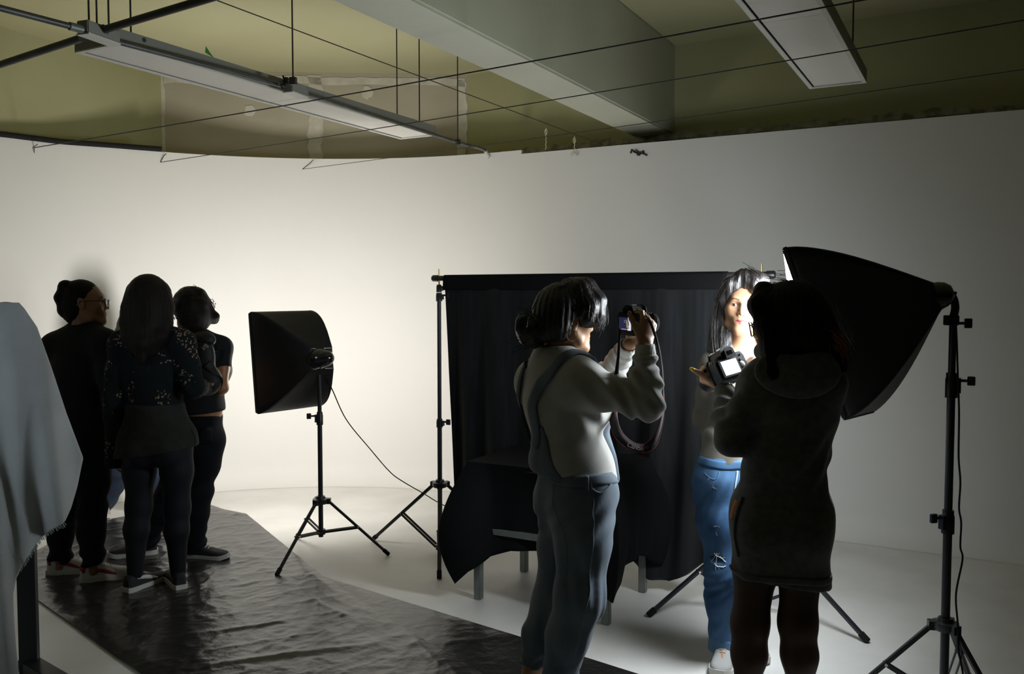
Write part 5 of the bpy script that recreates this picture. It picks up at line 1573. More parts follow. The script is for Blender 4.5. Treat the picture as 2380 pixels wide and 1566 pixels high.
for (x, sgn) in ((1, 1), (-1, 1)):
    hh.add(chain([hE.at(x * 0.030, 0.055, 0.118), hE.at(x * 0.062, 0.085, 0.075), hE.at(x * 0.075, 0.088, 0.030), hE.at(x * 0.072, 0.086, -0.002), hE.at(x * 0.070, 0.080, -0.018)], [0.045, 0.034, 0.022, 0.012, 0.004]), 0.03)
    hh.add(chain([hE.at(x * 0.045, 0.02, 0.115), hE.at(x * 0.085, 0.045, 0.05), hE.at(x * 0.084, 0.045, 0.012), hE.at(x * 0.080, 0.052, -0.012)], [0.040, 0.026, 0.016, 0.005]), 0.03)
hh.add(chain([hE.at(0.0, 0.06, 0.115), hE.at(0.03, 0.105, 0.075), hE.at(0.052, 0.108, 0.03), hE.at(0.060, 0.104, -0.01)], [0.035, 0.02, 0.013, 0.004]), 0.02)
hh.warp(groove(hE, 26, 0.0026, 50))
hair_o = skin('hair', hh, M_hair_black, E, *bbox([hE.at(0, -0.03, 0.02)], 0.24), 0.0048)
g_ = [([hE.at(0.03, 0.04, 0.135), hE.at(0.07, 0.09, 0.09), hE.at(0.088, 0.098, 0.03), hE.at(0.082, 0.094, -0.01), hE.at(0.074, 0.088, -0.035)], 0.009),
      ([hE.at(0.03, 0.02, 0.138), hE.at(0.092, 0.05, 0.08), hE.at(0.098, 0.058, 0.03), hE.at(0.090, 0.066, -0.01)], 0.010),
      ([hE.at(0.0, 0.06, 0.13), hE.at(0.04, 0.115, 0.08), hE.at(0.065, 0.118, 0.02), hE.at(0.066, 0.108, -0.03)], 0.009),
      ([hE.at(0.0, -0.13, -0.03), hE.at(0.02, -0.19, 0.0), hE.at(0.03, -0.21, -0.03)], 0.02), ([hE.at(0.0, -0.12, -0.07), hE.at(0.0, -0.17, -0.09), hE.at(0.0, -0.20, -0.11)], 0.02),
      ([hE.at(0.02, 0.03, 0.130), hE.at(0.05, -0.04, 0.130), hE.at(0.03, -0.10, 0.08)], 0.012)]
strands(g_, 0.0010, M_hair_black, hair_o, 0.008, 30, 5)
strands([([hE.at(0.0, -0.02, 0.125), hE.at(0.0, -0.10, 0.095), hE.at(0.0, -0.132, 0.035), hE.at(0.0, -0.13, -0.01)], 0.006), ([hE.at(0.0, -0.125, -0.01), hE.at(0.0, -0.165, -0.005), hE.at(0.0, -0.20, -0.03)], 0.008)], 0.0011, mat('green-tinted hair', (0.004, 0.045, 0.010), rough=0.4), hair_o, 0.006, 26, 15, 'green_streak')
mb = MB()
mb.tube([Vector(hE.at(0.081, -0.012, -0.050)) + (Vector(hE.M[2]) * -math.cos(t) * 0.021 + Vector(hE.M[1]) * math.sin(t) * 0.021 + Vector(hE.M[2]) * -0.004) for t in np.linspace(0, 2 * math.pi, 25)], 0.0013, 8)
mb.build('hoop_earring', M_gold, E, smooth=True)
mb = MB(); mb.lathe(hE.at(0.086, -0.004, -0.034), Vector(hE.M[0]), [(0, 0.003), (0.002, 0.002), (0.003, 0)], 10); mb.build('ear_stud', M_chrome, E, smooth=True)
# choker
ck = settle_all(sE, [lerp(JE['neck'], hE.at(0, -0.022, -0.055), 0.55) + A3((0.075 * math.cos(t), 0.075 * math.sin(t), -0.006 * math.cos(t))) for t in np.linspace(0, 2 * math.pi, 25)], 0.001)[0]
MB().tube(ck, 0.0022, 6).build('choker', M_strap_black, E, smooth=True)
for (h_, t_) in (((JE['anR']), JE['toeR']), (JE['anL'], JE['toeL'])):
    d_ = unit((t_ - h_) * np.array((1, 1, 0), dtype=f32)); shoe(E, Vector((h_[0], h_[1], 0)) - Vector(d_) * 0.055, Vector((h_[0], h_[1], 0)) + Vector(d_) * 0.2, M_shoe_w, M_sole_w)
# what the screen shows
mb = MB(); mb.add([scE(0.70, 0.0, -.0077), scE(1, 0, -.0077), scE(1, 1, -.0077), scE(0.74, 1, -.0077), scE(0.84, 0.45, -.0077)], [(0, 1, 2, 3, 4)]); mb.build('screen_image', emis('pale preview', (0.75, 0.85, 0.95), 0.9), scrE)
mb = MB(); mb.add([scE(0.62, 0.25, -.0079), scE(0.70, 0.18, -.0079), scE(0.86, 0.1, -.0079), scE(0.76, 0.5, -.0079), scE(0.68, 0.9, -.0079), scE(0.62, 0.6, -.0079)], [(0, 1, 2, 3, 4, 5)]); mb.build('screen_figure', emis('tan preview', (0.45, 0.33, 0.15), 0.7), scrE)
mb = MB()
for (x0, x1, z0, z1) in ((0.45, 0.62, 0.78, 0.79), (0.45, 0.62, 0.62, 0.63), (0.45, 0.458, 0.62, 0.79), (0.612, 0.62, 0.62, 0.79)): mb.add([scE(x0, z0, -.0081), scE(x1, z0, -.0081), scE(x1, z1, -.0081), scE(x0, z1, -.0081)], [(0, 1, 2, 3)])
for k in range(9): 
    x0 = 0.22 + k * 0.065; mb.add([scE(x0, 0.07, -.0081), scE(x0 + 0.045, 0.07, -.0081), scE(x0 + 0.045, 0.11, -.0081), scE(x0, 0.11, -.0081)], [(0, 1, 2, 3)])
mb.build('screen_marks', emis('white marks', (0.8, 0.8, 0.9), 0.8), scrE)
# the neck strap hanging in a loop
sp_ = [qE(-0.071, 0.018, 0.026), P(1440, 778, 2.974), P(1437, 830, 2.946), P(1431, 885, 2.928), P(1424, 940, 3.074), P(1428, 985, 3.056), P(1442, 1016, 3.019), P(1472, 1038, 2.992), P(1505, 1040, 2.992), P(1527, 1012, 3.001), P(1540, 960, 2.992), P(1541, 900, 2.965), P(1536, 840, 2.882), P(1526, 790, 2.818), P(1510, 745, 2.818), qE(0.071, 0.018, 0.026)]
vw = Vector((0, -1, 0.05))
nr_ = [Vector((-.5, -1, 0))] * 3 + [vw] * 2 + [Vector((-.6, -1, .2)), Vector((-.3, -1, .6)), Vector((0, -1, .7)), Vector((.2, -1, .6)), Vector((.8, -.8, .2)), Vector((.95, -.5, 0)), Vector((1, -.4, 0)), Vector((.6, -1, 0)), Vector((.2, -1, 0)), vw, vw]
wid = [0.008, 0.008, 0.010, 0.016, 0.030, 0.034, 0.034, 0.034, 0.034, 0.034, 0.034, 0.022, 0.010, 0.009, 0.009, 0.008]
st_, path, nn_ = strap('neck_strap', sp_, nr_, wid, M_strap_black, None)
st_.parent = camE; st_.matrix_parent_inverse = (Matrix.Translation(camE.location) @ Matrix.Diagonal((*camE.scale, 1))).inverted()
cum = np.concatenate([[0], np.cumsum([(path[i + 1] - path[i]).length for i in range(len(path) - 1)])])
i0, i1 = 30, 108
for s_ in (-1, 1):
    pts = []
    for i in range(i0, i1):
        t = (path[i + 1] - path[i]).normalized(); sd = t.cross(nn_[i]).normalized(); w_ = float(np.interp(i / (len(path) - 1), np.linspace(0, 1, len(wid)), wid))
        pts.append(path[i] + sd * s_ * (w_ / 2 - 0.002) + (sd.cross(t)) * 0.0012)
    o = MB().tube(pts, 0.0011, 6).build('piping', M_red, smooth=True); o.parent = st_; o.matrix_parent_inverse = Matrix.Translation(-st_.location)
text_on_path('lettering', 'Canon', path, nn_, float(cum[66]), 0.027, mat('white print', (0.88, 0.88, 0.86), rough=0.6), None, flip=1, squeeze=0.8)
for o in list(COL.objects):
    if o.name.startswith('lettering') and o.parent is None: o.parent = st_; o.matrix_parent_inverse = Matrix.Translation(-st_.location)

E.location.z += 0.004
# ================================================================== the model, face to the light
Fp = thing('person', 'person with long dark hair and ripped blue jeans standing as model, arms folded behind', 'person', G(1712, 1575))
hF = Head(P(1726, 709, 3.55), (-0.27, -0.96, -0.03), 1.0, up=(0.06, 0, 1), ears=False)
JF = dict(neck=P(1731, 824, 3.585), shR=P(1660, 850, 3.575), shL=P(1806, 846, 3.62), chest=P(1729, 905, 3.59), waist=P(1706, 1035, 3.59),
          hipR=P(1672, 1120, 3.57), hipL=P(1742, 1122, 3.61), knR=P(1683, 1330, 3.53), anR=P(1683, 1516, 3.57), knL=P(1748, 1330, 3.64), anL=P(1748, 1496, 3.70),
          toeR=G(1672, 1585), toeL=G(1768, 1548), elR=P(1636, 975, 3.66), wrR=P(1682, 1030, 3.74), elL=P(1822, 972, 3.70), wrL=P(1770, 1030, 3.78))
bF = Body(JF, hF, (-0.1, -1, 0), 0.92, 0.88)
JF = bF.J
h1, _ = hand(JF['wrR'], (0.9, 0.25, -0.1), (0, -1, 0), 1, curl=(0.3, 0.4, 0.3), sc=0.92)
h2, _ = hand(JF['wrL'], (-0.9, 0.25, -0.1), (0, -1, 0), -1, curl=(0.3, 0.4, 0.3), sc=0.92)
bF.hands = [h1, h2]
sF = bF.skin_shape()
lo, hi = bF.box(0.15)
skin('body', sF, M_skin, Fp, lo, hi, 0.0098, [(hF.c - (0.085, 0.12, 0.118), hF.c + (0.085, 0.10, 0.08), 0.0023), (hF.c - (0.085, 0.12, 0.25), hF.c + (0.085, 0.10, -0.118), 0.006)], head_colour(hF, (0.43, 0.24, 0.14), (0.42, 0.11, 0.11)))
hF.eyes(Fp, (0.12, 1, 0))
M_knit = mat('taupe knitted jumper', (0.155, 0.145, 0.120), rough=0.9, spec=0.15, col2=(0.19, 0.178, 0.150), scale=14, bump=0.10, bscale=420, sheen=0.15)
kn = Shape(); bF.torso(kn, g=0.010, seat=False, dk=0.8)
for q in 'RL':
    a_ = Shape(); pts = bF.arm_pts(q); a_.add(chain(pts, [0.050, 0.048, 0.045, 0.045, 0.034], 0.03)); wd = unit(pts[-1] - pts[-2]); a_.cut(half(pts[-1] - wd * 0.012, wd), 0.006); kn.add(a_, 0.03)
kn.sub(ell(lerp(JF['neck'], hF.at(0, 0, -0.1), 0.25) + bF.fw * 0.035 - A3((0, 0, 0.03)), (0.070, 0.085, 0.105)), 0.012)
hemz = P(1690, 1082, 3.5).z
kn.cut(half((P(1690, 1082, 3.5).x, 3.5, hemz), (-0.12, 0, -1)), 0.015)
pts = bF.arm_pts('R')
kn.warp(rings(pts[0], pts[2], 0.95, 0.2, 110, 0.005, 33, (0.2, 0, 0.3))); kn.warp(rings(JF['waist'] + A3((0, 0, .1)), (JF['hipL'] + JF['hipR']) / 2, 0.55, 0.4, 95, 0.0065, 34, (0.35, 0, 0)))
kn.warp(fold(35, 13, 0.003, (1, 1, .7))); kn.warp(fold(36, 30, 0.0014))
skin('jumper', kn, M_knit, Fp, lo, hi, 0.0066)
M_jeans = mat('blue denim', (0.020, 0.058, 0.135), rough=0.85, spec=0.2, col2=(0.075, 0.16, 0.29), scale=7, stretch=(1, 1, 0.6), lo=0.32, hi=0.68, bump=0.10, bscale=520)
je = Shape(); bF.torso(je, g=0.010, bust=False, top=False, dk=0.86)
je.add(chain(bF.leg_pts('R'), [0.100, 0.090, 0.072, 0.068, 0.055], 0.05), 0.04); je.add(chain(bF.leg_pts('L'), [0.100, 0.090, 0.072, 0.068, 0.055], 0.05), 0.03)
je.cut(half((0, 0, hemz + 0.03), (0, 0, 1)), 0.006)
for q in 'RL':
    je.cut(lambda p, an=JF['an' + q]: np.where(((p - an)[:, :2] ** 2).sum(1) < 0.02, (an[2] + 0.012) - p[:, 2], -1).astype(f32), 0.0)
    pts = bF.leg_pts(q); je.warp(rings(pts[0], pts[2], 0.25, 0.30, 150, 0.0032, 41, (0.5, 0, 0.1))); je.warp(rings(pts[2], pts[4], 0.12, 0.25, 160, 0.0030, 42, (0.3, 0, 0))); je.warp(rings(pts[2], pts[4], 0.75, 0.25, 140, 0.0035, 43, (0.3, 0, 0.2)))
je.warp(fold(44, 14, 0.003, (1, 1, .6))); je.warp(fold(46, 24, 0.0045, (1, 1, .8), True)); je.warp(fold(45, 34, 0.0014))
rip = P(1667, 1308, 3.42)
rd = ell(A3(rip), (0.042, 0.08, 0.018), frame_of((0, 1, 0), (0.12, 0, 1)))
je.sub(rd, 0.004)
jn = skin('jeans', je, M_jeans, Fp, lo, hi, 0.0066)
M_fray = mat('frayed white thread', (0.62, 0.64, 0.64), rough=0.9)
g_ = np.random.RandomState(3)
mb = MB()
for sgn in (1, -1):
    pp = settle_all(je, [P(1652 + i * 3.2, 1308 + sgn * (9.5 * math.sqrt(max(0, 1 - ((i - 5.5) / 6.2) ** 2))) + (i - 5.5) * 0.6 + g_.uniform(-1, 1), 3.45) for i in range(12)], 0.0015)[0]
    mb.tube([Vector(p) for p in pp], 0.0020 if sgn > 0 else 0.0016, 6)
def threads(spec, r_):
    a = settle_all(je, [P(q[0], q[1], 3.45) for q in spec], 0.0008)[0]; b = settle_all(je, [P(q[2], q[3], 3.45) for q in spec], 0.0012)[0]
    for u_, v_ in zip(a, b): mb.tube([Vector(u_), Vector(v_)], r_, 4)
sp = []
for k in range(26):
    x = 1652 + g_.uniform(0, 36); y = 1308 + g_.choice([-9, 10]) + g_.uniform(-2, 2); sp.append((x, y, x + g_.uniform(-4, 4), y + g_.uniform(-3, 4)))
threads(sp, 0.0008)
tag(mb.build('frayed_edge', M_fray, jn, smooth=True), kind='stuff')
mb = MB(); sp = []
for (x, y, n_, wx, wy) in ((1634, 1115, 26, 9, 7), (1655, 1138, 9, 6, 3), (1662, 1242, 8, 3, 5), (1668, 1224, 7, 8, 2)):
    for k in range(n_):
        xx, yy = x + g_.normal() * wx * .5, y + g_.normal() * wy * .5; sp.append((xx, yy, xx + g_.uniform(-4, 4), yy + g_.uniform(-1.5, 1.5)))
threads(sp, 0.0006)
tag(mb.build('worn_threads', mat('worn pale thread', (0.42, 0.44, 0.42), rough=0.9), jn, smooth=True), kind='stuff')
ribbon('waistband', je, around(hemz + 0.008, 0, 2 * math.pi, (JF['hipL'] + JF['hipR']) / 2, 0.15, 22), 0.036, 0.002, M_jeans, jn, 0.004, 3)
ribbon('pocket_edge', je, [P(1632, 1098, 3.5), P(1645, 1112, 3.46), P(1664, 1112, 3.45), P(1672, 1096, 3.45)], 0.004, 0.0003, M_jeans, jn, 0.002, 6)
ribbon('fly_seam', je, [P(1717, 1095, 3.45), P(1715, 1130, 3.44), P(1712, 1150, 3.44)], 0.006, 0.0015, mat('pale seam', (0.30, 0.40, 0.48), rough=0.9), jn, 0.003, 6)
for q in 'RL':
    an = JF['an' + q]
    cu = Shape().add(cap(an + A3((0, 0, 0.070)), an + A3((0, 0, 0.015)), 0.064, 0.066)).cut(half(an + A3((0, 0, 0.072)), (0.1, 0, 1)), 0.006).cut(half(an + A3((0, 0, 0.008)), (0, 0, -1)), 0.006).warp(fold(48, 25, 0.003))
    skin('turned_up_cuff', cu, mat('pale inside of denim', (0.05, 0.12, 0.22), rough=0.9, col2=(0.10, 0.20, 0.33), scale=9), jn, *bbox([an + A3((0, 0, .04))], 0.10), 0.006)
    d_ = unit((JF['toe' + q] - an) * np.array((1, 1, 0), dtype=f32))
    shoe(Fp, Vector((an[0], an[1], 0)) - Vector(d_) * 0.06, Vector((an[0], an[1], 0)) + Vector(d_) * 0.19, mat('grey canvas shoe', (0.36, 0.36, 0.35), rough=0.8), M_sole_w, stripe=mat('dark shoe trim', (0.03, 0.02, 0.05), rough=0.7))
# hair, parted off centre, waved, to the chest
hh = Shape(); M_ = hF.M
hh.add(ell(hF.at(0, -0.022, 0.034), (0.093, 0.106, 0.102), M_)); hh.add(ell(hF.at(0, -0.060, -0.06), (0.088, 0.060, 0.11), M_), 0.05)
hh.sub(ell(hF.at(0.004, 0.078, -0.036), (0.066, 0.078, 0.112), M_), 0.016)
hh.sub(cap(hF.at(0, -0.005, -0.08), JF['neck'] + bF.fw * 0.03 - A3((0, 0, 0.06)), 0.060, 0.060), 0.02)
# image-left curtain: in front of the shoulder down to the chest
hh.add(chain([hF.at(0.012, 0.045, 0.118), hF.at(0.055, 0.052, 0.085), hF.at(0.080, 0.035, 0.02), hF.at(0.082, 0.012, -0.06), hF.at(0.078, 0.020, -0.13), hF.at(0.072, 0.050, -0.19), hF.at(0.062, 0.070, -0.25)], [0.026, 0.028, 0.024, 0.024, 0.026, 0.024, 0.010]), 0.03)
hh.add(chain([hF.at(0.08, -0.01, -0.02), hF.at(0.095, -0.02, -0.10), hF.at(0.098, 0.02, -0.18), hF.at(0.090, 0.05, -0.24)], [0.030, 0.028, 0.024, 0.010]), 0.03)
hh.add(chain([hF.at(0.055, 0.03, -0.12), hF.at(0.050, 0.050, -0.18), hF.at(0.055, 0.075, -0.24)], [0.016, 0.022, 0.008]), 0.02)
# image-right side: swept up and over, then behind
hh.add(chain([hF.at(-0.005, 0.050, 0.118), hF.at(-0.050, 0.060, 0.098), hF.at(-0.086, 0.036, 0.045), hF.at(-0.092, 0.004, -0.03), hF.at(-0.100, -0.01, -0.12), hF.at(-0.105, 0.02, -0.22)], [0.026, 0.030, 0.026, 0.026, 0.030, 0.014]), 0.03)
hh.add(ell(hF.at(-0.045, 0.0, 0.105), (0.055, 0.07, 0.038), M_), 0.03)
hh.add(chain([hF.at(-0.020, 0.074, 0.102), hF.at(-0.045, 0.086, 0.070), hF.at(-0.052, 0.084, 0.046)], [0.012, 0.010, 0.003]), 0.012)
hh.warp(groove(hF, 24, 0.0028, 60, 1.8))
ho = skin('hair', hh, M_hair_black, Fp, *bbox([hF.at(0, -0.02, -0.09)], 0.27), 0.0050)
g_ = [([hF.at(0.012, 0.05, 0.126), hF.at(0.058, 0.068, 0.090), hF.at(0.092, 0.045, 0.02), hF.at(0.096, 0.030, -0.06), hF.at(0.092, 0.045, -0.13), hF.at(0.078, 0.078, -0.20), hF.at(0.068, 0.085, -0.26)], 0.011),
      ([hF.at(0.08, 0.0, 0.0), hF.at(0.105, -0.01, -0.09), hF.at(0.108, 0.02, -0.18), hF.at(0.10, 0.06, -0.25)], 0.010),
      ([hF.at(0.06, 0.045, -0.10), hF.at(0.055, 0.072, -0.18), hF.at(0.055, 0.09, -0.25)], 0.012),
      ([hF.at(-0.01, 0.05, 0.138), hF.at(-0.06, 0.072, 0.11), hF.at(-0.102, 0.045, 0.05), hF.at(-0.108, 0.01, -0.03), hF.at(-0.115, 0.01, -0.12)], 0.014)]
strands(g_, 0.0009, M_hair_black, ho, 0.008, 45, 6)
strands([([hF.at(-0.030, 0.082, 0.10), hF.at(-0.050, 0.094, 0.055), hF.at(-0.058, 0.092, 0.020), hF.at(-0.064, 0.082, -0.02), hF.at(-0.060, 0.08, -0.05)], 0.002)], 0.0011, M_hair_black, ho, 0.002, 12, 7, 'loose_lock')
# necklace and cord
nk = [Vector(q) for q in settle_all(lambda p: np.minimum(sF(p), kn(p)), [lerp(JF['neck'], hF.at(0, -0.02, -0.06), 0.25) + bF.rt * (0.085 * math.sin(t)) + bF.fw * (0.085 * math.cos(t)) - A3((0, 0, 0.055 * max(0, math.cos(t)))) for t in np.linspace(-1.9, 1.9, 25)], 0.002)[0]]
MB().tube(nk, 0.0022, 6).build('necklace', M_strap_black, Fp, smooth=True)
pd_ = nk[12]; MB().lathe(pd_ + Vector((0, -0.002, 0.002)), (0, -0.2, -1), [(0, 0.003), (0.006, 0.005), (0.014, 0.006), (0.018, 0.003), (0.019, 0)], 10).build('pendant', M_chrome, Fp, smooth=True)

# ================================================================== the photographer in the hooded dress
Gp = thing('person', 'person in dark hooded sweater dress seen from behind, looking down at a camera screen', 'person', G(1812, 1690))
hG = Head(P(1827, 749, 2.80), (-0.84, 0.50, -0.20), 1.0, ears=False)
JG = dict(neck=P(1842, 838, 2.80), shL=P(1764, 888, 2.82), shR=P(1922, 890, 2.78), chest=P(1838, 925, 2.82), waist=P(1822, 1080, 2.82),
          hipL=P(1768, 1200, 2.85), hipR=P(1864, 1200, 2.81), knL=P(1743, 1450, 2.83), anL=P(1735, 1650, 2.89), knR=P(1854, 1448, 2.78), anR=P(1862, 1662, 2.83),
          toeL=G(1715, 1650), toeR=G(1880, 1650), elL=P(1698, 1022, 2.83), wrL=P(1683, 897, 2.98), elR=P(1892, 1050, 2.86), wrR=P(1765, 850, 3.10))
bG = Body(JG, hG, (-0.2, 1, 0), 0.85)
JG = bG.J
caG = Vector((-0.44, 0.80, -0.42)).normalized()
camG, qG, scG, scrG = dslr('camera', 'camera held low by the person in the hooded dress, its screen glowing white', P(1701, 848, 2.98), caG, (-0.33, 0.25, 0.9), emis('bright white preview', (0.86, 0.93, 1.0), 1.25), lens=0.060, hood=0.026, sc=1.08)
axG = caG; rG = axG.cross(Vector((-0.33, 0.25, 0.9))).normalized(); uG = rG.cross(axG)
hl, tL = hand(JG['wrL'], (-0.45, 0.88, 0.12), (0.1, 0, 1), -1, curl=(0.95, 1.0, 0.6), sc=0.95, thumb_dir=(0.35, 0.85, 0.40), thumb_bend=0.2)
hr, tR = hand(P(1752, 842, 3.06), tuple(-rG * 0.85 + axG * 0.5), tuple(-rG * 0.3 + axG * 0.2 - uG * 0.8), 1, curl=(0.5, 0.7, 0.4), sc=0.95, thumb_dir=(0.9, 0.35, -0.1), thumb_bend=0.1)
JG['wrR'] = A3(P(1752, 842, 3.06))
bG.hands = [hl, hr]
sG = bG.skin_shape()
lo, hi = bG.box(0.15)
cc = np.array(tuple(P(1690, 865, 3.02)))
skin('body', sG, M_skin, Gp, lo, hi, 0.0098, [(hG.c - (0.12, 0.1, 0.13), hG.c + (0.09, 0.1, 0.12), 0.006), (cc - (0.10, 0.08, 0.06), cc + (0.11, 0.10, 0.07), 0.0036)], head_colour(hG))
M_nail = mat('yellow nail varnish', (0.75, 0.50, 0.03), rough=0.2, coat=0.6)
for tp, tv in (tL[4], tR[4], tR[0]):
    v_ = Vector(tv); mb = MB(); n_ = (Vector((0, 0, CAM_Z)) - Vector(tp)); n_ = (n_ - v_ * n_.dot(v_)).normalized(); s_ = v_.cross(n_)
    rows = []
    for i in range(6):
        t = i / 5; w_ = 0.0062 * (1 - 0.55 * max(0, t - 0.55) / 0.45)
        rows.append([Vector(tp) + v_ * (-0.006 + 0.019 * t) + s_ * w_ * k + n_ * (0.0088 * math.cos(k * 0.9) - 0.0015 * t) for k in (-1, -.5, 0, .5, 1)])
    mb.grid(rows); solid(mb.build('fingernail', M_nail, Gp, smooth=True), 0.001)
M_dress = mat('dark grey marl jersey', (0.080, 0.080, 0.072), rough=0.92, spec=0.12, col2=(0.105, 0.105, 0.094), scale=40, bump=0.08, bscale=450, sheen=0.25)
dr = Shape(); bG.torso(dr, g=0.013, dk=0.8)
for q in 'LR':
    a_ = Shape(); pts = bG.arm_pts(q); a_.add(chain(pts, [0.054, 0.049, 0.047, 0.045, 0.036], 0.03)); wd = unit(pts[-1] - pts[-2]); a_.cut(half(pts[-1] - wd * 0.004, wd), 0.008); dr.add(a_, 0.035)
pcG = (JG['hipL'] + JG['hipR']) / 2; hz = P(1800, 1350, 2.80).z
sk_b = A3((pcG[0] + 0.0, pcG[1], hz - 0.10))
dr.add(cap(pcG + bG.rt * 0.03, sk_b + bG.rt * 0.055 , 0.118, 0.112, bG.fw, 0.92), 0.05); dr.add(cap(pcG - bG.rt * 0.03, sk_b - bG.rt * 0.055, 0.118, 0.112, bG.fw, 0.92), 0.05)
dr.cut(half((P(1820, 1352, 2.80).x, 2.9, hz), (-0.13, 0, -1)), 0.006)
dr.sub(ell(JG['neck'] + A3((0, 0, 0.035)), (0.075, 0.07, 0.06)), 0.02)
w0 = JG['waist']
dr.warp(rings(w0 + A3((0, 0, .16)), w0 - A3((0, 0, .14)), 0.5, 0.42, 85, 0.0055, 53, (0.25, 0.2, 0)))
for q in 'L': 
    pts = bG.arm_pts(q); dr.warp(rings(pts[2], pts[4], 0.55, 0.4, 125, 0.0060, 54, (0.3, 0.2, 0))); dr.warp(rings(pts[0], pts[2], 0.85, 0.25, 90, 0.0045, 55, (0.3, 0, 0)))
dr.warp(fold(56, 10, 0.0035, (1, 1, .7))); dr.warp(fold(57, 28, 0.0012))
ds = skin('hooded_dress', dr, M_dress, Gp, lo, hi, 0.0068)
# hood lying on the back
hd_ = Shape()
nb_ = JG['neck']
hd_.add(chain([nb_ + bG.fw * 0.065 * math.cos(t) + bG.rt * 0.095 * math.sin(t) + A3((0, 0, 0.028 - 0.010 * math.cos(t))) for t in np.linspace(0.7, 2 * math.pi - 0.7, 12)], [0.030] * 12, 0.02))
hd_.add(ell(nb_ - bG.fw * 0.092 - A3((0, 0, 0.030)), (0.135, 0.032, 0.085), np.stack([bG.rt, bG.fw, A3((0, 0, 1))])), 0.05)
hd_.sub(ell(nb_ - bG.fw * 0.055 + A3((0, 0, 0.045)), (0.085, 0.050, 0.055), np.stack([bG.rt, bG.fw, A3((0, 0, 1))])), 0.02)
hd_.warp(fold(58, 22, 0.008, (1, 1, .7)))
skin('hood', hd_, M_dress, ds, *bbox([nb_ - A3((0, 0, .04))], 0.24), 0.0068)
# side pocket with an orange lining
pk_ = [P(1706, 1160, 2.80), P(1699, 1180, 2.80), P(1694, 1205, 2.80), P(1690, 1235, 2.82)]
ribbon('pocket_lining', dr, [pk_[0], pk_[1], pk_[2]], 0.022, 0.004, mat('orange pocket lining', (0.45, 0.14, 0.015), rough=0.8), ds, 0.004, 6)
ribbon('pocket_edge', dr, [P(1712, 1150, 2.78), P(1704, 1185, 2.78), P(1700, 1240, 2.78), P(1698, 1300, 2.78)], 0.012, 0.004, M_dress, ds, 0.005, 6)
ribbon('hem_band', dr, around(hz + 0.02, 0, 2 * math.pi, (sk_b[0], sk_b[1]), 0.17, 24), 0.022, 0.0015, M_dress, ds, 0.003, 3)
# tights
M_tights = mat('sheer dark brown tights', (0.055, 0.030, 0.020), rough=0.6, spec=0.3, col2=(0.075, 0.042, 0.028), scale=5)
ti = Shape(); 
for q in 'LR': ti.add(chain(bG.leg_pts(q), [0.084, 0.0705, 0.0565, 0.0530, 0.037], 0.04), 0.0)
ti.cut(half((0, 0, hz + 0.12), (0, 0, 1)), 0.0)
skin('tights', ti, M_tights, Gp, lo, hi, 0.0085)
for q in 'LR':
    an = JG['an' + q]; d_ = unit((JG['toe' + q] - an) * np.array((1, 1, 0), dtype=f32) + bG.fw * 0.2)
    shoe(Gp, Vector((an[0], an[1], 0)) - Vector(d_) * 0.06, Vector((an[0], an[1], 0)) + Vector(d_) * 0.19, M_shoe_b, M_sole_w)
# long straight hair falling forward past the face, the rest down the back
hh = Shape(); M_ = hG.M
hh.add(ell(hG.at(0, -0.020, 0.030), (0.092, 0.112, 0.104), M_)); hh.add(ell(hG.at(0.0, -0.060, -0.05), (0.095, 0.088, 0.10), M_), 0.05)
hh.sub(ell(hG.at(-0.01, 0.088, -0.050), (0.062, 0.062, 0.105), M_), 0.014)
for x in (1, -1):
    hh.add(chain([hG.at(x * 0.02, 0.05, 0.118), hG.at(x * 0.068, 0.062, 0.070), hG.at(x * 0.086, 0.050, 0.0), hG.at(x * 0.090, 0.040, -0.08), hG.at(x * 0.092, 0.045, -0.15), hG.at(x * 0.085, 0.065, -0.20)], [0.026, 0.028, 0.026, 0.032, 0.032, 0.012]), 0.03)
hh.add(chain([hG.at(0.06, -0.03, -0.05), hG.at(0.095, -0.06, -0.11), hG.at(0.085, -0.10, -0.16), hG.at(0.06, -0.12, -0.20)], [0.06, 0.06, 0.045, 0.015]), 0.03)
hh.add(chain([hG.at(0.0, -0.08, -0.03), hG.at(0.02, -0.10, -0.11), hG.at(0.0, -0.125, -0.165), hG.at(-0.01, -0.15, -0.175)], [0.055, 0.055, 0.035, 0.010]), 0.03)
hh.warp(groove(hG, 26, 0.0022, 64))
ho = skin('hair', hh, M_hair_dark, Gp, *bbox([hG.at(0, -0.02, -0.05)], 0.25), 0.0056)
strands([([hG.at(0.02, 0.0, 0.132), hG.at(0.03, -0.08, 0.10), hG.at(0.03, -0.13, 0.03)], 0.02), ([hG.at(0.03, -0.12, -0.02), hG.at(0.04, -0.14, -0.12), hG.at(0.02, -0.17, -0.18)], 0.03), ([hG.at(0.08, 0.06, 0.0), hG.at(0.09, 0.06, -0.1), hG.at(0.09, 0.07, -0.2)], 0.012)], 0.0009, M_hair_dark, ho, 0.006, 40, 8)
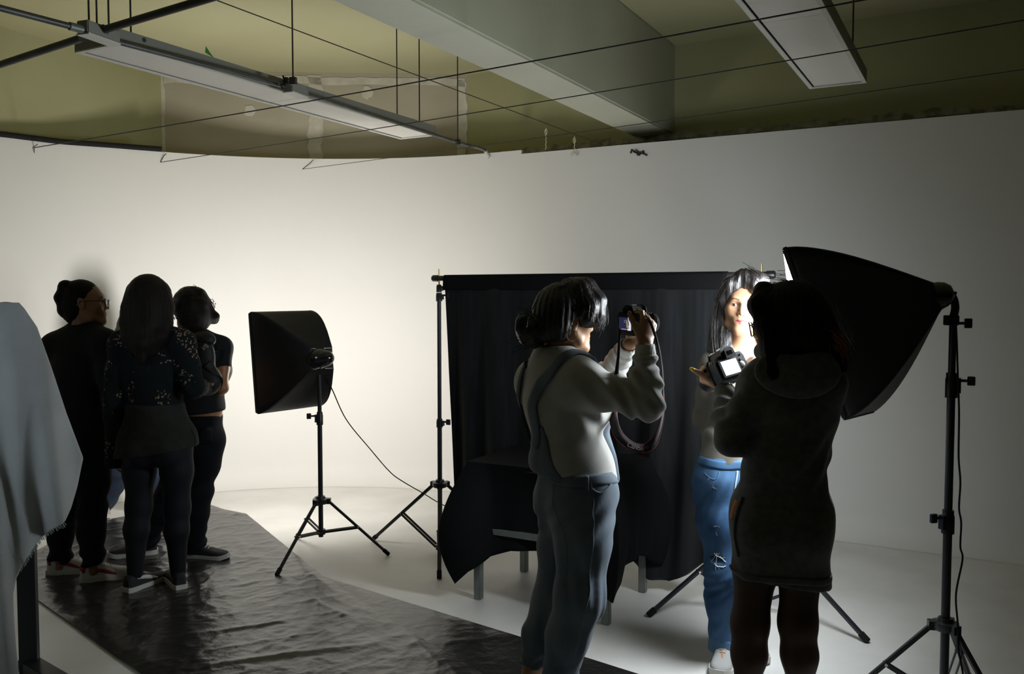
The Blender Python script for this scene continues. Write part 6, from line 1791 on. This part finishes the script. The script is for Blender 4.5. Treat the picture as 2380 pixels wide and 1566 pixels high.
# the flipped lock over the far shoulder, orange light painted into its colour
strands([([hG.at(-0.005, -0.10, -0.03), hG.at(-0.02, -0.128, -0.060), hG.at(-0.02, -0.150, -0.095), hG.at(-0.01, -0.148, -0.135)], 0.011)], 0.0016, mat('hair with painted orange light', (0.30, 0.11, 0.03), rough=0.45, trans=0.0), ho, 0.010, 90, 17, 'loose_lock')
def glasses(head, parent, m, w_=0.026, h_=0.021):
    fr = MB()
    for x in (-1, 1):
        c = Vector(head.at(x * 0.033, 0.108, -0.002)); rt_, up_, fw_ = Vector(head.M[0]), Vector(head.M[2]), Vector(head.M[1])
        loop = []
        for t in np.linspace(0, 2 * math.pi, 25):
            ct_, st_ = math.cos(t), math.sin(t)
            loop.append(c + rt_ * w_ * math.copysign(abs(ct_) ** 0.6, ct_) + up_ * h_ * math.copysign(abs(st_) ** 0.7, st_) * (1.0 if st_ > 0 else 0.92) - fw_ * 0.006 * (x * ct_ > 0) * abs(ct_))
        fr.tube(loop, 0.0021, 6)
        a_ = c + rt_ * x * (w_ + 0.001) + up_ * 0.012 - fw_ * 0.006
        fr.tube([a_, a_ + rt_ * x * 0.014 - fw_ * 0.008, Vector(head.at(x * 0.081, 0.03, 0.010)), Vector(head.at(x * 0.081, -0.012, 0.008)), Vector(head.at(x * 0.079, -0.03, -0.015))], 0.0022, 6)
    fr.tube([Vector(head.at(-0.008, 0.108, 0.004)), Vector(head.at(0, 0.113, 0.007)), Vector(head.at(0.008, 0.108, 0.004))], 0.0022, 6)
    g = fr.build('glasses', m, parent, smooth=True)
    for x in (-1, 1):
        c = Vector(head.at(x * 0.033, 0.1075, -0.002)); rt_, up_ = Vector(head.M[0]), Vector(head.M[2])
        mb = MB(); mb.add([c + rt_ * w_ * .97 * math.cos(t) + up_ * h_ * .97 * math.sin(t) for t in np.linspace(0, 2 * math.pi, 21)[:-1]], [tuple(range(20))])
        mb.build('lens', M_lensglass, g)
    return g
M_lensglass = mat('clear spectacle lens', (1, 1, 1), rough=0.02, trans=1.0, alpha=0.25)
M_frame = mat('black acetate', (0.012, 0.011, 0.012), rough=0.25, spec=0.6)
glasses(hG, Gp, M_frame, 0.029, 0.025)
# ================================================================== the group in front of the lit wall
M_tee_black = mat('black jersey', (0.010, 0.010, 0.011), rough=0.9, spec=0.15, bump=0.2, bscale=200, sheen=0.05)
M_trouser_black = mat('black trousers', (0.008, 0.009, 0.012), rough=0.88, spec=0.15, bump=0.2, bscale=250)
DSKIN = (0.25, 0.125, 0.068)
def legs_garment(b, rR, rL, top_z, hem=0.03, seed=80, amp=0.005, g=0.012, wide=1.0):
    s = Shape(); b.torso(s, g=g, bust=False, top=False, dk=0.88)
    s.add(chain(b.leg_pts('R'), rR, 0.05), 0.04); s.add(chain(b.leg_pts('L'), rL, 0.05), 0.012)
    s.cut(half((0, 0, top_z), (0, 0, 1)), 0.004)
    for q in 'RL':
        s.cut(lambda p, an=b.J['an' + q]: np.where(((p - an)[:, :2] ** 2).sum(1) < 0.018, (an[2] + hem) - p[:, 2], -1).astype(f32), 0.0)
        pts = b.leg_pts(q)
        s.warp(rings(pts[2], pts[4], 0.85, 0.25, 85, amp * 1.6, seed + 1, (0.2, 0.1, 0))); s.warp(rings(pts[0], pts[2], 0.9, 0.25, 75, amp, seed + 2, (0.3, 0.1, 0)))
    s.warp(fold(seed + 3, 11, amp * 0.8, (1, 1, .6)))
    return s
def top_garment(b, g, arms, low_z, neck_r=0.066, seed=90, amp=0.004, cutq=None, squash=0.82, arm_end=0.0, slope=0.0):
    s = Shape(); b.torso(s, g=g, seat=False, dk=squash)
    s.cut(half(b.J['chest'] * np.array((1, 1, 0), dtype=f32) + A3((0, 0, low_z)), (slope, 0, -1)), 0.012)
    for q, rad in arms.items():
        a_ = Shape(); pts = b.arm_pts(q); n_ = len(rad)
        a_.add(chain(pts[:n_], rad, 0.03)); wd = unit(pts[n_ - 1] - pts[n_ - 2]); a_.add(cap(pts[n_ - 1], pts[n_ - 1] + wd * max(0, -arm_end), rad[-1], rad[-1] * 1.1), 0.01); a_.cut(half(pts[n_ - 1] - wd * arm_end, wd), 0.006); s.add(a_, 0.035)
        s.warp(rings(pts[0], pts[2], 0.9, 0.25, 90, amp * 1.2, seed + 1, (0.2, 0, 0.3)))
    s.sub(cap(b.J['neck'], b.head.at(0, -0.025, -0.07), neck_r, neck_r), 0.012)
    s.warp(fold(seed, 11, amp, (1, 1, .6)))
    return s

# ------------------------------------------------------------------ person with hair tied up, glasses, red and white trainers
Ap = thing('person', 'person in dark jacket and glasses with hair tied up, wearing red and white trainers', 'person', G(180, 1358))
hA = Head(P(200, 708, 4.66), (0.965, 0.26, 0.02), 1.03)
JA = dict(neck=P(197, 782, 4.66), shL=P(128, 812, 4.70), shR=P(248, 806, 4.60), chest=P(188, 870, 4.66), waist=P(190, 985, 4.66), hipL=P(168, 1062, 4.69), hipR=P(214, 1062, 4.62),
          knL=P(148, 1200, 4.72), knR=P(214, 1195, 4.60), anL=P(141, 1322, 4.68), anR=P(218, 1330, 4.56), toeL=G(196, 1333), toeR=G(292, 1345),
          elL=P(122, 935, 4.68), wrL=P(172, 1000, 4.86), elR=P(268, 930, 4.55), wrR=P(260, 985, 4.78))
bA = Body(JA, hA, (0.55, 0.83, 0), 0.98); JA = bA.J
ha, _ = hand(JA['wrL'], (0.6, 0.6, -0.2), (0, 0.3, 1), -1, curl=(0.5, 0.6, 0.4)); hb, _ = hand(JA['wrR'], (-0.1, 0.9, -0.2), (0, 0.2, 1), 1, curl=(0.5, 0.6, 0.4)); bA.hands = [ha, hb]
lo, hi = bA.box(0.14)
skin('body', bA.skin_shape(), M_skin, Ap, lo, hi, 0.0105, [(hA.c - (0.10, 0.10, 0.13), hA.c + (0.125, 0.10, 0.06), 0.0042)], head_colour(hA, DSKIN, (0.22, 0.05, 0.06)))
ja = top_garment(bA, 0.026, {'L': [0.070, 0.066, 0.060, 0.056, 0.044], 'R': [0.070, 0.066, 0.060, 0.056, 0.044]}, P(190, 1040, 4.66).z, seed=81, arm_end=0.01)
jk = skin('jacket', ja, M_tee_black, Ap, lo, hi, 0.0088)
cl_ = Shape().add(cap(JA['neck'] - A3((0, 0, 0.01)), lerp(JA['neck'], hA.at(0, -0.03, -0.07), 0.45), 0.080, 0.074)).sub(cap(JA['neck'], hA.at(0, -0.03, -0.06), 0.064, 0.062), 0.004).cut(half(lerp(JA['neck'], hA.at(0, -0.03, -0.07), 0.5), (-0.25, 0, 1)), 0.004)
skin('collar', cl_, M_tee_black, jk, *bbox([JA['neck']], 0.12), 0.007)
tr = legs_garment(bA, [0.098, 0.086, 0.065, 0.062, 0.058], [0.098, 0.086, 0.065, 0.062, 0.060], P(190, 1030, 4.66).z, 0.035, 82, 0.006)
skin('trousers', tr, M_trouser_black, Ap, lo, hi, 0.0088)
M_tr_white = mat('white leather trainer', (0.50, 0.49, 0.44), rough=0.6); M_tr_red = mat('red trainer trim', (0.26, 0.012, 0.03), rough=0.6)
for q in 'LR':
    an = JA['an' + q]; d_ = unit((JA['toe' + q] - an) * np.array((1, 1, 0), dtype=f32))
    shoe(Ap, Vector((an[0], an[1], 0)) - Vector(d_) * 0.065, Vector((an[0], an[1], 0)) + Vector(d_) * 0.2, M_tr_white, M_sole_w, length=0.27, high=0.095, stripe=M_tr_red, heel_patch=M_tr_red)
hh = Shape(); M_ = hA.M
hh.add(ell(hA.at(0, -0.022, 0.032), (0.081, 0.098, 0.095), M_)); hh.add(ell(hA.at(0, -0.060, -0.035), (0.068, 0.056, 0.065), M_), 0.04)
hh.sub(ell(hA.at(0, 0.092, -0.034), (0.090, 0.064, 0.088), M_), 0.012); hh.sub(ell(hA.at(0, 0.02, -0.075), (0.095, 0.062, 0.055), M_), 0.012)
hh.add(ell(hA.at(0.0, -0.092, 0.090), (0.040, 0.036, 0.032), M_), 0.012)
hh.add(chain([hA.at(0.0, -0.098, 0.082), hA.at(0.004, -0.118, 0.03), hA.at(0.004, -0.108, -0.04), hA.at(0.0, -0.085, -0.095)], [0.030, 0.030, 0.026, 0.010]), 0.02)
hh.warp(groove(hA, 30, 0.0016, 83))
ho = skin('hair', hh, M_hair_dark, Ap, *bbox([hA.at(0, -0.03, 0.01)], 0.19), 0.0062)
mb = MB(); mb.lathe(hA.at(0.030, -0.085, 0.078), Vector(hA.M[0]), [(0, 0.009), (0.004, 0.009), (0.006, 0.004), (0.006, 0)], 10); mb.build('hair_clip', mat('pale hair clip', (0.6, 0.55, 0.45), rough=0.5), ho, smooth=True)
glasses(hA, Ap, M_frame, 0.025, 0.017)

# ------------------------------------------------------------------ person in the flowered jacket
Cp = thing('person', 'person with long straight black hair in a flower-print jacket, dark shorts and black tights', 'person', G(362, 1380))
hC = Head(P(347, 702, 4.44), (-0.10, 0.99, -0.05), 1.0, ears=False)
JC = dict(neck=P(350, 780, 4.44), shL=P(284, 806, 4.44), shR=P(424, 802, 4.44), chest=P(352, 862, 4.45), waist=P(362, 965, 4.45), hipL=P(325, 1030, 4.45), hipR=P(410, 1030, 4.45),
          knL=P(323, 1182, 4.45), knR=P(412, 1185, 4.45), anL=P(314, 1338, 4.42), anR=P(414, 1335, 4.46), toeL=G(350, 1334), toeR=G(374, 1330),
          elL=P(266, 930, 4.42), wrL=P(266, 1046, 4.46), elR=P(448, 905, 4.42), wrR=P(470, 905, 4.66))
bC = Body(JC, hC, (-0.05, 1, 0), 0.93); JC = bC.J
ha, _ = hand(JC['wrL'], (0.02, 0.1, -1), (1, 0.1, 0), -1, curl=(0.3, 0.4, 0.3)); hb, _ = hand(JC['wrR'], (-0.4, 0.9, 0), (0, 0.2, 1), 1, curl=(0.5, 0.6, 0.4)); bC.hands = [ha, hb]
lo, hi = bC.box(0.14)
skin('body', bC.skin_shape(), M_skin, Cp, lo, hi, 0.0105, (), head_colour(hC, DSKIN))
M_flower = mat('black jacket with flower print', (0.006, 0.009, 0.011), rough=0.85, spec=0.15)
nt = M_flower.node_tree; bs_ = nt.nodes['Principled BSDF']
tc = nt.nodes.new('ShaderNodeTexCoord')
vo = nt.nodes.new('ShaderNodeTexVoronoi'); vo.inputs['Scale'].default_value = 74; vo.inputs['Randomness'].default_value = 1.0
nt.links.new(tc.outputs['Object'], vo.inputs['Vector'])
n1 = nt.nodes.new('ShaderNodeTexNoise'); n1.inputs['Scale'].default_value = 9.0; n1.inputs['Detail'].default_value = 3; nt.links.new(tc.outputs['Object'], n1.inputs['Vector'])
n2 = nt.nodes.new('ShaderNodeTexNoise'); n2.inputs['Scale'].default_value = 90; nt.links.new(tc.outputs['Object'], n2.inputs['Vector'])
def mth(op, a, b=None):
    m_ = nt.nodes.new('ShaderNodeMath'); m_.operation = op
    for i, x in enumerate((a, b)):
        if x is None: continue
        if isinstance(x, (int, float)): m_.inputs[i].default_value = x
        else: nt.links.new(x, m_.inputs[i])
    return m_.outputs[0]
petal = mth('LESS_THAN', mth('ADD', vo.outputs['Distance'], mth('MULTIPLY', n2.outputs['Fac'], 0.55)), 0.66)
clus = mth('GREATER_THAN', n1.outputs['Fac'], 0.53)
zsep = nt.nodes.new('ShaderNodeSeparateXYZ'); nt.links.new(tc.outputs['Object'], zsep.inputs[0])
band = mth('MULTIPLY', mth('GREATER_THAN', zsep.outputs['Z'], P(350, 945, 4.44).z), mth('LESS_THAN', zsep.outputs['Z'], P(350, 775, 4.44).z))
rnd = nt.nodes.new('ShaderNodeSeparateColor'); nt.links.new(vo.outputs['Color'], rnd.inputs[0])
pick = mth('GREATER_THAN', rnd.outputs[0], 0.22)
fac = mth('MULTIPLY', mth('MULTIPLY', petal, clus), mth('MULTIPLY', pick, 1.0))
mx = nt.nodes.new('ShaderNodeMix'); mx.data_type = 'RGBA'; nt.links.new(fac, mx.inputs['Factor']); mx.inputs[6].default_value = (0.006, 0.009, 0.011, 1)
cr2 = nt.nodes.new('ShaderNodeMix'); cr2.data_type = 'RGBA'; nt.links.new(rnd.outputs[1], cr2.inputs['Factor']); cr2.inputs[6].default_value = (0.20, 0.135, 0.085, 1); cr2.inputs[7].default_value = (0.28, 0.195, 0.14, 1)
nt.links.new(cr2.outputs[2], mx.inputs[7]); nt.links.new(mx.outputs[2], bs_.inputs['Base Color'])
jc = top_garment(bC, 0.016, {'L': [0.064, 0.058, 0.054, 0.050, 0.046], 'R': [0.064, 0.058, 0.052, 0.048, 0.042]}, P(360, 950, 4.44).z, seed=84, arm_end=-0.10)
skin('jacket', jc, M_flower, Cp, lo, hi, 0.0085)
sh_ = Shape(); bC.torso(sh_, g=0.018, bust=False, top=False, dk=0.92)
for q, x in (('L', -1), ('R', 1)):
    a = JC['hip' + q]; sh_.add(cap(a, a + (JC['kn' + q] - a) * 0.34 + bC.rt * 0.015 * x, 0.108, 0.118), 0.03)
sh_.cut(half(P(366, 1052, 4.45), (0.136, 0, -1)), 0.006)
sh_.cut(half((0, 0, P(360, 950, 4.45).z + 0.02), (0, 0, 1)), 0.004); sh_.warp(fold(86, 12, 0.005, (1, 1, .5)))
M_shorts = mat('dark charcoal shorts', (0.022, 0.023, 0.020), rough=0.92, spec=0.1, col2=(0.028, 0.029, 0.026), scale=18, bump=0.3, bscale=220)
so = skin('shorts', sh_, M_shorts, Cp, lo, hi, 0.0085)
ribbon('side_slit', sh_, [P(448, 1000, 4.42), P(462, 1020, 4.42), P(468, 1036, 4.42)], 0.010, 0.001, M_tee_black, so, 0.003, 5)
tg = Shape(); bC.torso(tg, g=0.004, bust=False, top=False)
for q in 'LR': tg.add(chain(bC.leg_pts(q), [0.086, 0.077, 0.061, 0.058, 0.039], 0.04), 0.012)
tg.cut(half((0, 0, P(360, 1000, 4.45).z), (0, 0, 1)), 0)
skin('tights', tg, mat('black opaque tights', (0.006, 0.007, 0.011), rough=0.75, spec=0.25), Cp, lo, hi, 0.0088)
for q in 'LR':
    an = JC['an' + q]; d_ = Vector((0.42, 0.9, 0)) if q == 'L' else Vector((-0.55, 0.83, 0))
    shoe(Cp, Vector((an[0], an[1], 0)) - d_ * 0.060, Vector((an[0], an[1], 0)) + d_ * 0.19, M_shoe_b, M_sole_w, length=0.255, high=0.080, stripe=mat('white shoe stripe', (0.55, 0.54, 0.5), rough=0.7) if q == 'L' else None)
hh = Shape(); M_ = hC.M
hh.add(ell(hC.at(0, -0.020, 0.032), (0.098, 0.110, 0.103), M_)); hh.add(ell(hC.at(0, -0.045, -0.06), (0.106, 0.080, 0.10), M_), 0.06)
hh.sub(ell(hC.at(0, 0.095, -0.045), (0.062, 0.062, 0.10), M_), 0.012)
for x in (-1, 1): hh.add(chain([hC.at(x * 0.07, -0.01, 0.04), hC.at(x * 0.092, -0.02, -0.04), hC.at(x * 0.088, -0.045, -0.12), hC.at(x * 0.070, -0.075, -0.19), hC.at(x * 0.05, -0.09, -0.27)], [0.035, 0.034, 0.040, 0.042, 0.018]), 0.04)
hh.add(chain([hC.at(0, -0.07, -0.05), hC.at(0, -0.10, -0.14), hC.at(0, -0.12, -0.22), hC.at(0, -0.13, -0.31)], [0.06, 0.05, 0.045, 0.02]), 0.05)
hh.warp(groove(hC, 30, 0.002, 87))
skin('hair', hh, M_hair_dark, Cp, *bbox([hC.at(0, -0.03, -0.09)], 0.26), 0.0066)

# ------------------------------------------------------------------ curly-haired person with the dark bag
Dp = thing('person', 'person with short curly dark hair, bare arm and dark trousers nearest the wall-facing softbox', 'person', G(400, 1312))
hD = Head(P(443, 726, 5.00), (-0.62, 0.78, -0.08), 1.02)
JD = dict(neck=P(452, 792, 5.0), shR=P(516, 812, 4.98), shL=P(410, 808, 5.06), chest=P(468, 862, 5.0), waist=P(468, 955, 5.0), hipR=P(484, 1030, 4.97), hipL=P(438, 1030, 5.02),
          knR=P(464, 1150, 4.94), anR=P(455, 1282, 4.96), knL=P(392, 1145, 5.02), anL=P(340, 1272, 5.03), toeR=G(487, 1302), toeL=G(262, 1300),
          elR=P(516, 905, 4.92), wrR=P(474, 925, 5.12), elL=P(400, 905, 5.1), wrL=P(430, 910, 5.25))
bD = Body(JD, hD, (-0.25, 0.97, 0), 0.92); JD = bD.J
ha, _ = hand(JD['wrL'], (0.3, 0.9, 0.1), (0, 0.2, 1), -1, curl=(0.5, 0.6, 0.4)); hb, _ = hand(JD['wrR'], (-0.6, 0.7, 0.1), (0, 0.2, 1), 1, curl=(0.5, 0.6, 0.4)); bD.hands = [ha, hb]
lo, hi = bD.box(0.14)
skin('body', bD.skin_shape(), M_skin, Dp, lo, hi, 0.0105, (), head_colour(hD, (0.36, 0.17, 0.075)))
ts = top_garment(bD, 0.014, {'R': [0.058, 0.055], 'L': [0.058, 0.055]}, P(470, 962, 5.0).z, seed=88, slope=0.10)
# open back: bare skin shows between the shoulder blade and the arm
ts.sub(ell(P(504, 826, 4.85), (0.030, 0.07, 0.085), frame_of((0, 1, 0), (0.25, 0, 1))), 0.01)
skin('tee_shirt', ts, mat('charcoal tee shirt', (0.018, 0.019, 0.021), rough=0.9, spec=0.15), Dp, lo, hi, 0.0088)
tr = legs_garment(bD, [0.092, 0.082, 0.064, 0.062, 0.056], [0.092, 0.082, 0.064, 0.062, 0.056], P(490, 966, 5.0).z, -0.01, 89, 0.005, g=0.006)
tq = skin('trousers', tr, M_trouser_black, Dp, lo, hi, 0.0088)
ribbon('back_pocket', tr, [P(462, 1015, 4.85), P(500, 1012, 4.85)], 0.10, 0.002, M_trouser_black, tq, 0.004, 6)
for q in 'LR':
    an = JD['an' + q]; d_ = unit((JD['toe' + q] - an) * np.array((1, 1, 0), dtype=f32))
    shoe(Dp, Vector((an[0], an[1], 0)) - Vector(d_) * 0.06, Vector((an[0], an[1], 0)) + Vector(d_) * 0.19, M_shoe_b, M_sole_w, length=0.265, high=0.085)
hh = Shape(); M_ = hD.M
hh.add(ell(hD.at(0, -0.025, 0.030), (0.105, 0.118, 0.112), M_)); hh.add(ell(hD.at(0.0, -0.07, -0.05), (0.095, 0.070, 0.085), M_), 0.05)
hh.sub(ell(hD.at(0, 0.100, -0.040), (0.064, 0.062, 0.095), M_), 0.012)
hh.add(chain([hD.at(0.070, -0.05, -0.02), hD.at(0.105, -0.075, -0.05), hD.at(0.115, -0.09, -0.040)], [0.045, 0.030, 0.012]), 0.02)
cw = Waves(95, 62); cw2 = Waves(96, 120)
hh.warp(lambda p: (0.007 * cw(p) + 0.0025 * cw2(p)).astype(f32))
ho = skin('hair', hh, M_hair_dark, Dp, *bbox([hD.at(0, -0.03, 0.0)], 0.21), 0.0060)
mb = MB(); g_ = np.random.RandomState(12)
for k in range(80):
    v_ = unit(g_.normal(size=3) * (1, 1, 0.9)); 
    if v_ @ hD.M[1] > 0.6: continue
    c0 = Vector(hD.at(0, -0.03, 0.015)) + Vector(v_) * g_.uniform(0.098, 0.118); a_ = Vector(v_).orthogonal(); b_ = Vector(v_).cross(a_); rr = g_.uniform(0.006, 0.012)
    mb.tube([c0 + Vector(v_) * (0.002 * i) + (a_ * math.cos(i * 0.9) + b_ * math.sin(i * 0.9)) * rr for i in range(10)], 0.0016, 4)
tag(mb.build('curls', M_hair_dark, ho, smooth=True), kind='stuff')
# the dark bag on the back
Bg = thing('backpack', 'small black bag with a grey woven label on the back of the curly-haired person', 'bag', P(470, 905, 4.8))
M_bag = mat('black nylon bag', (0.010, 0.010, 0.011), rough=0.6, spec=0.35, bump=0.25, bscale=120)
bag = Shape().add(ell(P(467, 830, 4.795), (0.085, 0.060, 0.13), frame_of((0.25, 0.97, 0)))).add(ell(P(474, 885, 4.79), (0.10, 0.065, 0.085), frame_of((0.25, 0.97, 0))), 0.04).sub(lambda p: ts(p) - f32(0.004), 0.004).warp(fold(97, 16, 0.006))
skin('bag_body', bag, M_bag, Bg, *bbox([P(470, 855, 4.79)], 0.24), 0.0085)
fl_ = Shape().add(ell(P(472, 790, 4.80), (0.075, 0.055, 0.050), frame_of((0.25, 0.97, 0)))).sub(lambda p: bag(p), 0.003).sub(lambda p: ts(p) - f32(0.004), 0.004)
skin('bag_flap', fl_, M_bag, Bg, *bbox([P(472, 790, 4.8)], 0.14), 0.0085)
u_b = lambda p: np.minimum(bag(p), ts(p))
ribbon('bag_strap', u_b, [P(486, 770, 4.84), P(504, 778, 4.86), P(506, 800, 4.86), P(496, 815, 4.84)], 0.016, 0.004, M_bag, Bg, 0.004, 6)
ribbon('bag_strap', u_b, [P(488, 812, 4.84), P(500, 814, 4.86), P(512, 812, 4.88)], 0.008, 0.003, M_bag, Bg, 0.004, 5)
ribbon('bag_strap', u_b, [P(480, 845, 4.72), P(500, 862, 4.76), P(512, 890, 4.82), P(508, 912, 4.86)], 0.05, 0.004, M_bag, Bg, 0.006, 6)
ribbon('woven_label', bag, [P(465, 808, 4.70), P(475, 801, 4.70), P(486, 794, 4.70)], 0.028, 0.002, mat('grey woven label', (0.20, 0.20, 0.21), rough=0.8, col2=(0.03, 0.03, 0.03), scale=90, lo=0.48, hi=0.52), Bg, 0.003, 6)

# ------------------------------------------------------------------ the one at the wall, almost hidden
Bp = thing('person', 'person almost hidden behind the group, long brown hair at one shoulder, one pale shoe', 'person', G(305, 1206))
hB = Head(P(322, 724, 6.0), (0.45, -0.89, 0), 1.0)
JB = dict(neck=P(322, 788, 6.0), shR=P(288, 806, 6.02), shL=P(364, 804, 5.98), chest=P(324, 850, 6.0), waist=P(322, 935, 6.0), hipR=P(308, 990, 6.0), hipL=P(338, 990, 6.0),
          knR=P(276, 1096, 5.99), anR=P(242, 1190, 6.0), knL=P(356, 1100, 5.97), anL=P(364, 1190, 6.02), toeR=G(236, 1222), toeL=G(384, 1212),
          elR=P(278, 890, 6.0), wrR=P(300, 960, 5.9), elL=P(374, 890, 5.98), wrL=P(352, 955, 5.88))
bB = Body(JB, hB, (0.15, -1, 0), 0.95); JB = bB.J
ha, _ = hand(JB['wrL'], (-0.3, -0.3, -0.9), (0, 1, 0), 1, curl=(0.3, 0.4, 0.3)); hb, _ = hand(JB['wrR'], (0.3, -0.3, -0.9), (0, 1, 0), -1, curl=(0.3, 0.4, 0.3)); bB.hands = [ha, hb]
lo, hi = bB.box(0.14)
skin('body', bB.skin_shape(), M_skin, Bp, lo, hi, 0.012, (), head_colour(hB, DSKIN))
tb_ = top_garment(bB, 0.012, {'R': [0.056, 0.052, 0.048, 0.046, 0.036], 'L': [0.056, 0.052, 0.048, 0.046, 0.036]}, P(320, 985, 6.0).z, seed=91, arm_end=0.01)
skin('top', tb_, M_tee_black, Bp, lo, hi, 0.010)
skin('jeans', legs_garment(bB, [0.095, 0.082, 0.064, 0.060, 0.050], [0.095, 0.082, 0.064, 0.060, 0.050], P(320, 975, 6.0).z, 0.015, 92, 0.005), mat('navy denim', (0.012, 0.022, 0.045), rough=0.9), Bp, lo, hi, 0.010)
for q in 'LR':
    an = JB['an' + q]; d_ = unit((JB['toe' + q] - an) * np.array((1, 1, 0), dtype=f32))
    shoe(Bp, Vector((an[0], an[1], 0)) - Vector(d_) * 0.06, Vector((an[0], an[1], 0)) + Vector(d_) * 0.19, mat('pale lilac shoe', (0.36, 0.32, 0.35), rough=0.8), M_sole_w)
hh = Shape(); M_ = hB.M
hh.add(ell(hB.at(0, -0.022, 0.034), (0.092, 0.106, 0.102), M_)); hh.add(ell(hB.at(0, -0.05, -0.06), (0.094, 0.070, 0.10), M_), 0.05); hh.sub(ell(hB.at(0, 0.090, -0.036), (0.064, 0.066, 0.10), M_), 0.014)
for x in (-1, 1): hh.add(chain([hB.at(x * 0.05, 0.0, 0.09), hB.at(x * 0.082, 0.01, 0.0), hB.at(x * 0.096, 0.01, -0.08), hB.at(x * 0.125, 0.02, -0.16), hB.at(x * 0.150, 0.03, -0.235)], [0.035, 0.034, 0.040, 0.038, 0.012]), 0.04)
hh.warp(groove(hB, 26, 0.002, 93))
skin('hair', hh, M_hair_brown, Bp, *bbox([hB.at(0, -0.02, -0.06)], 0.25), 0.0075)

for o in (Ap, Cp, Dp): o.location.z += 0.010
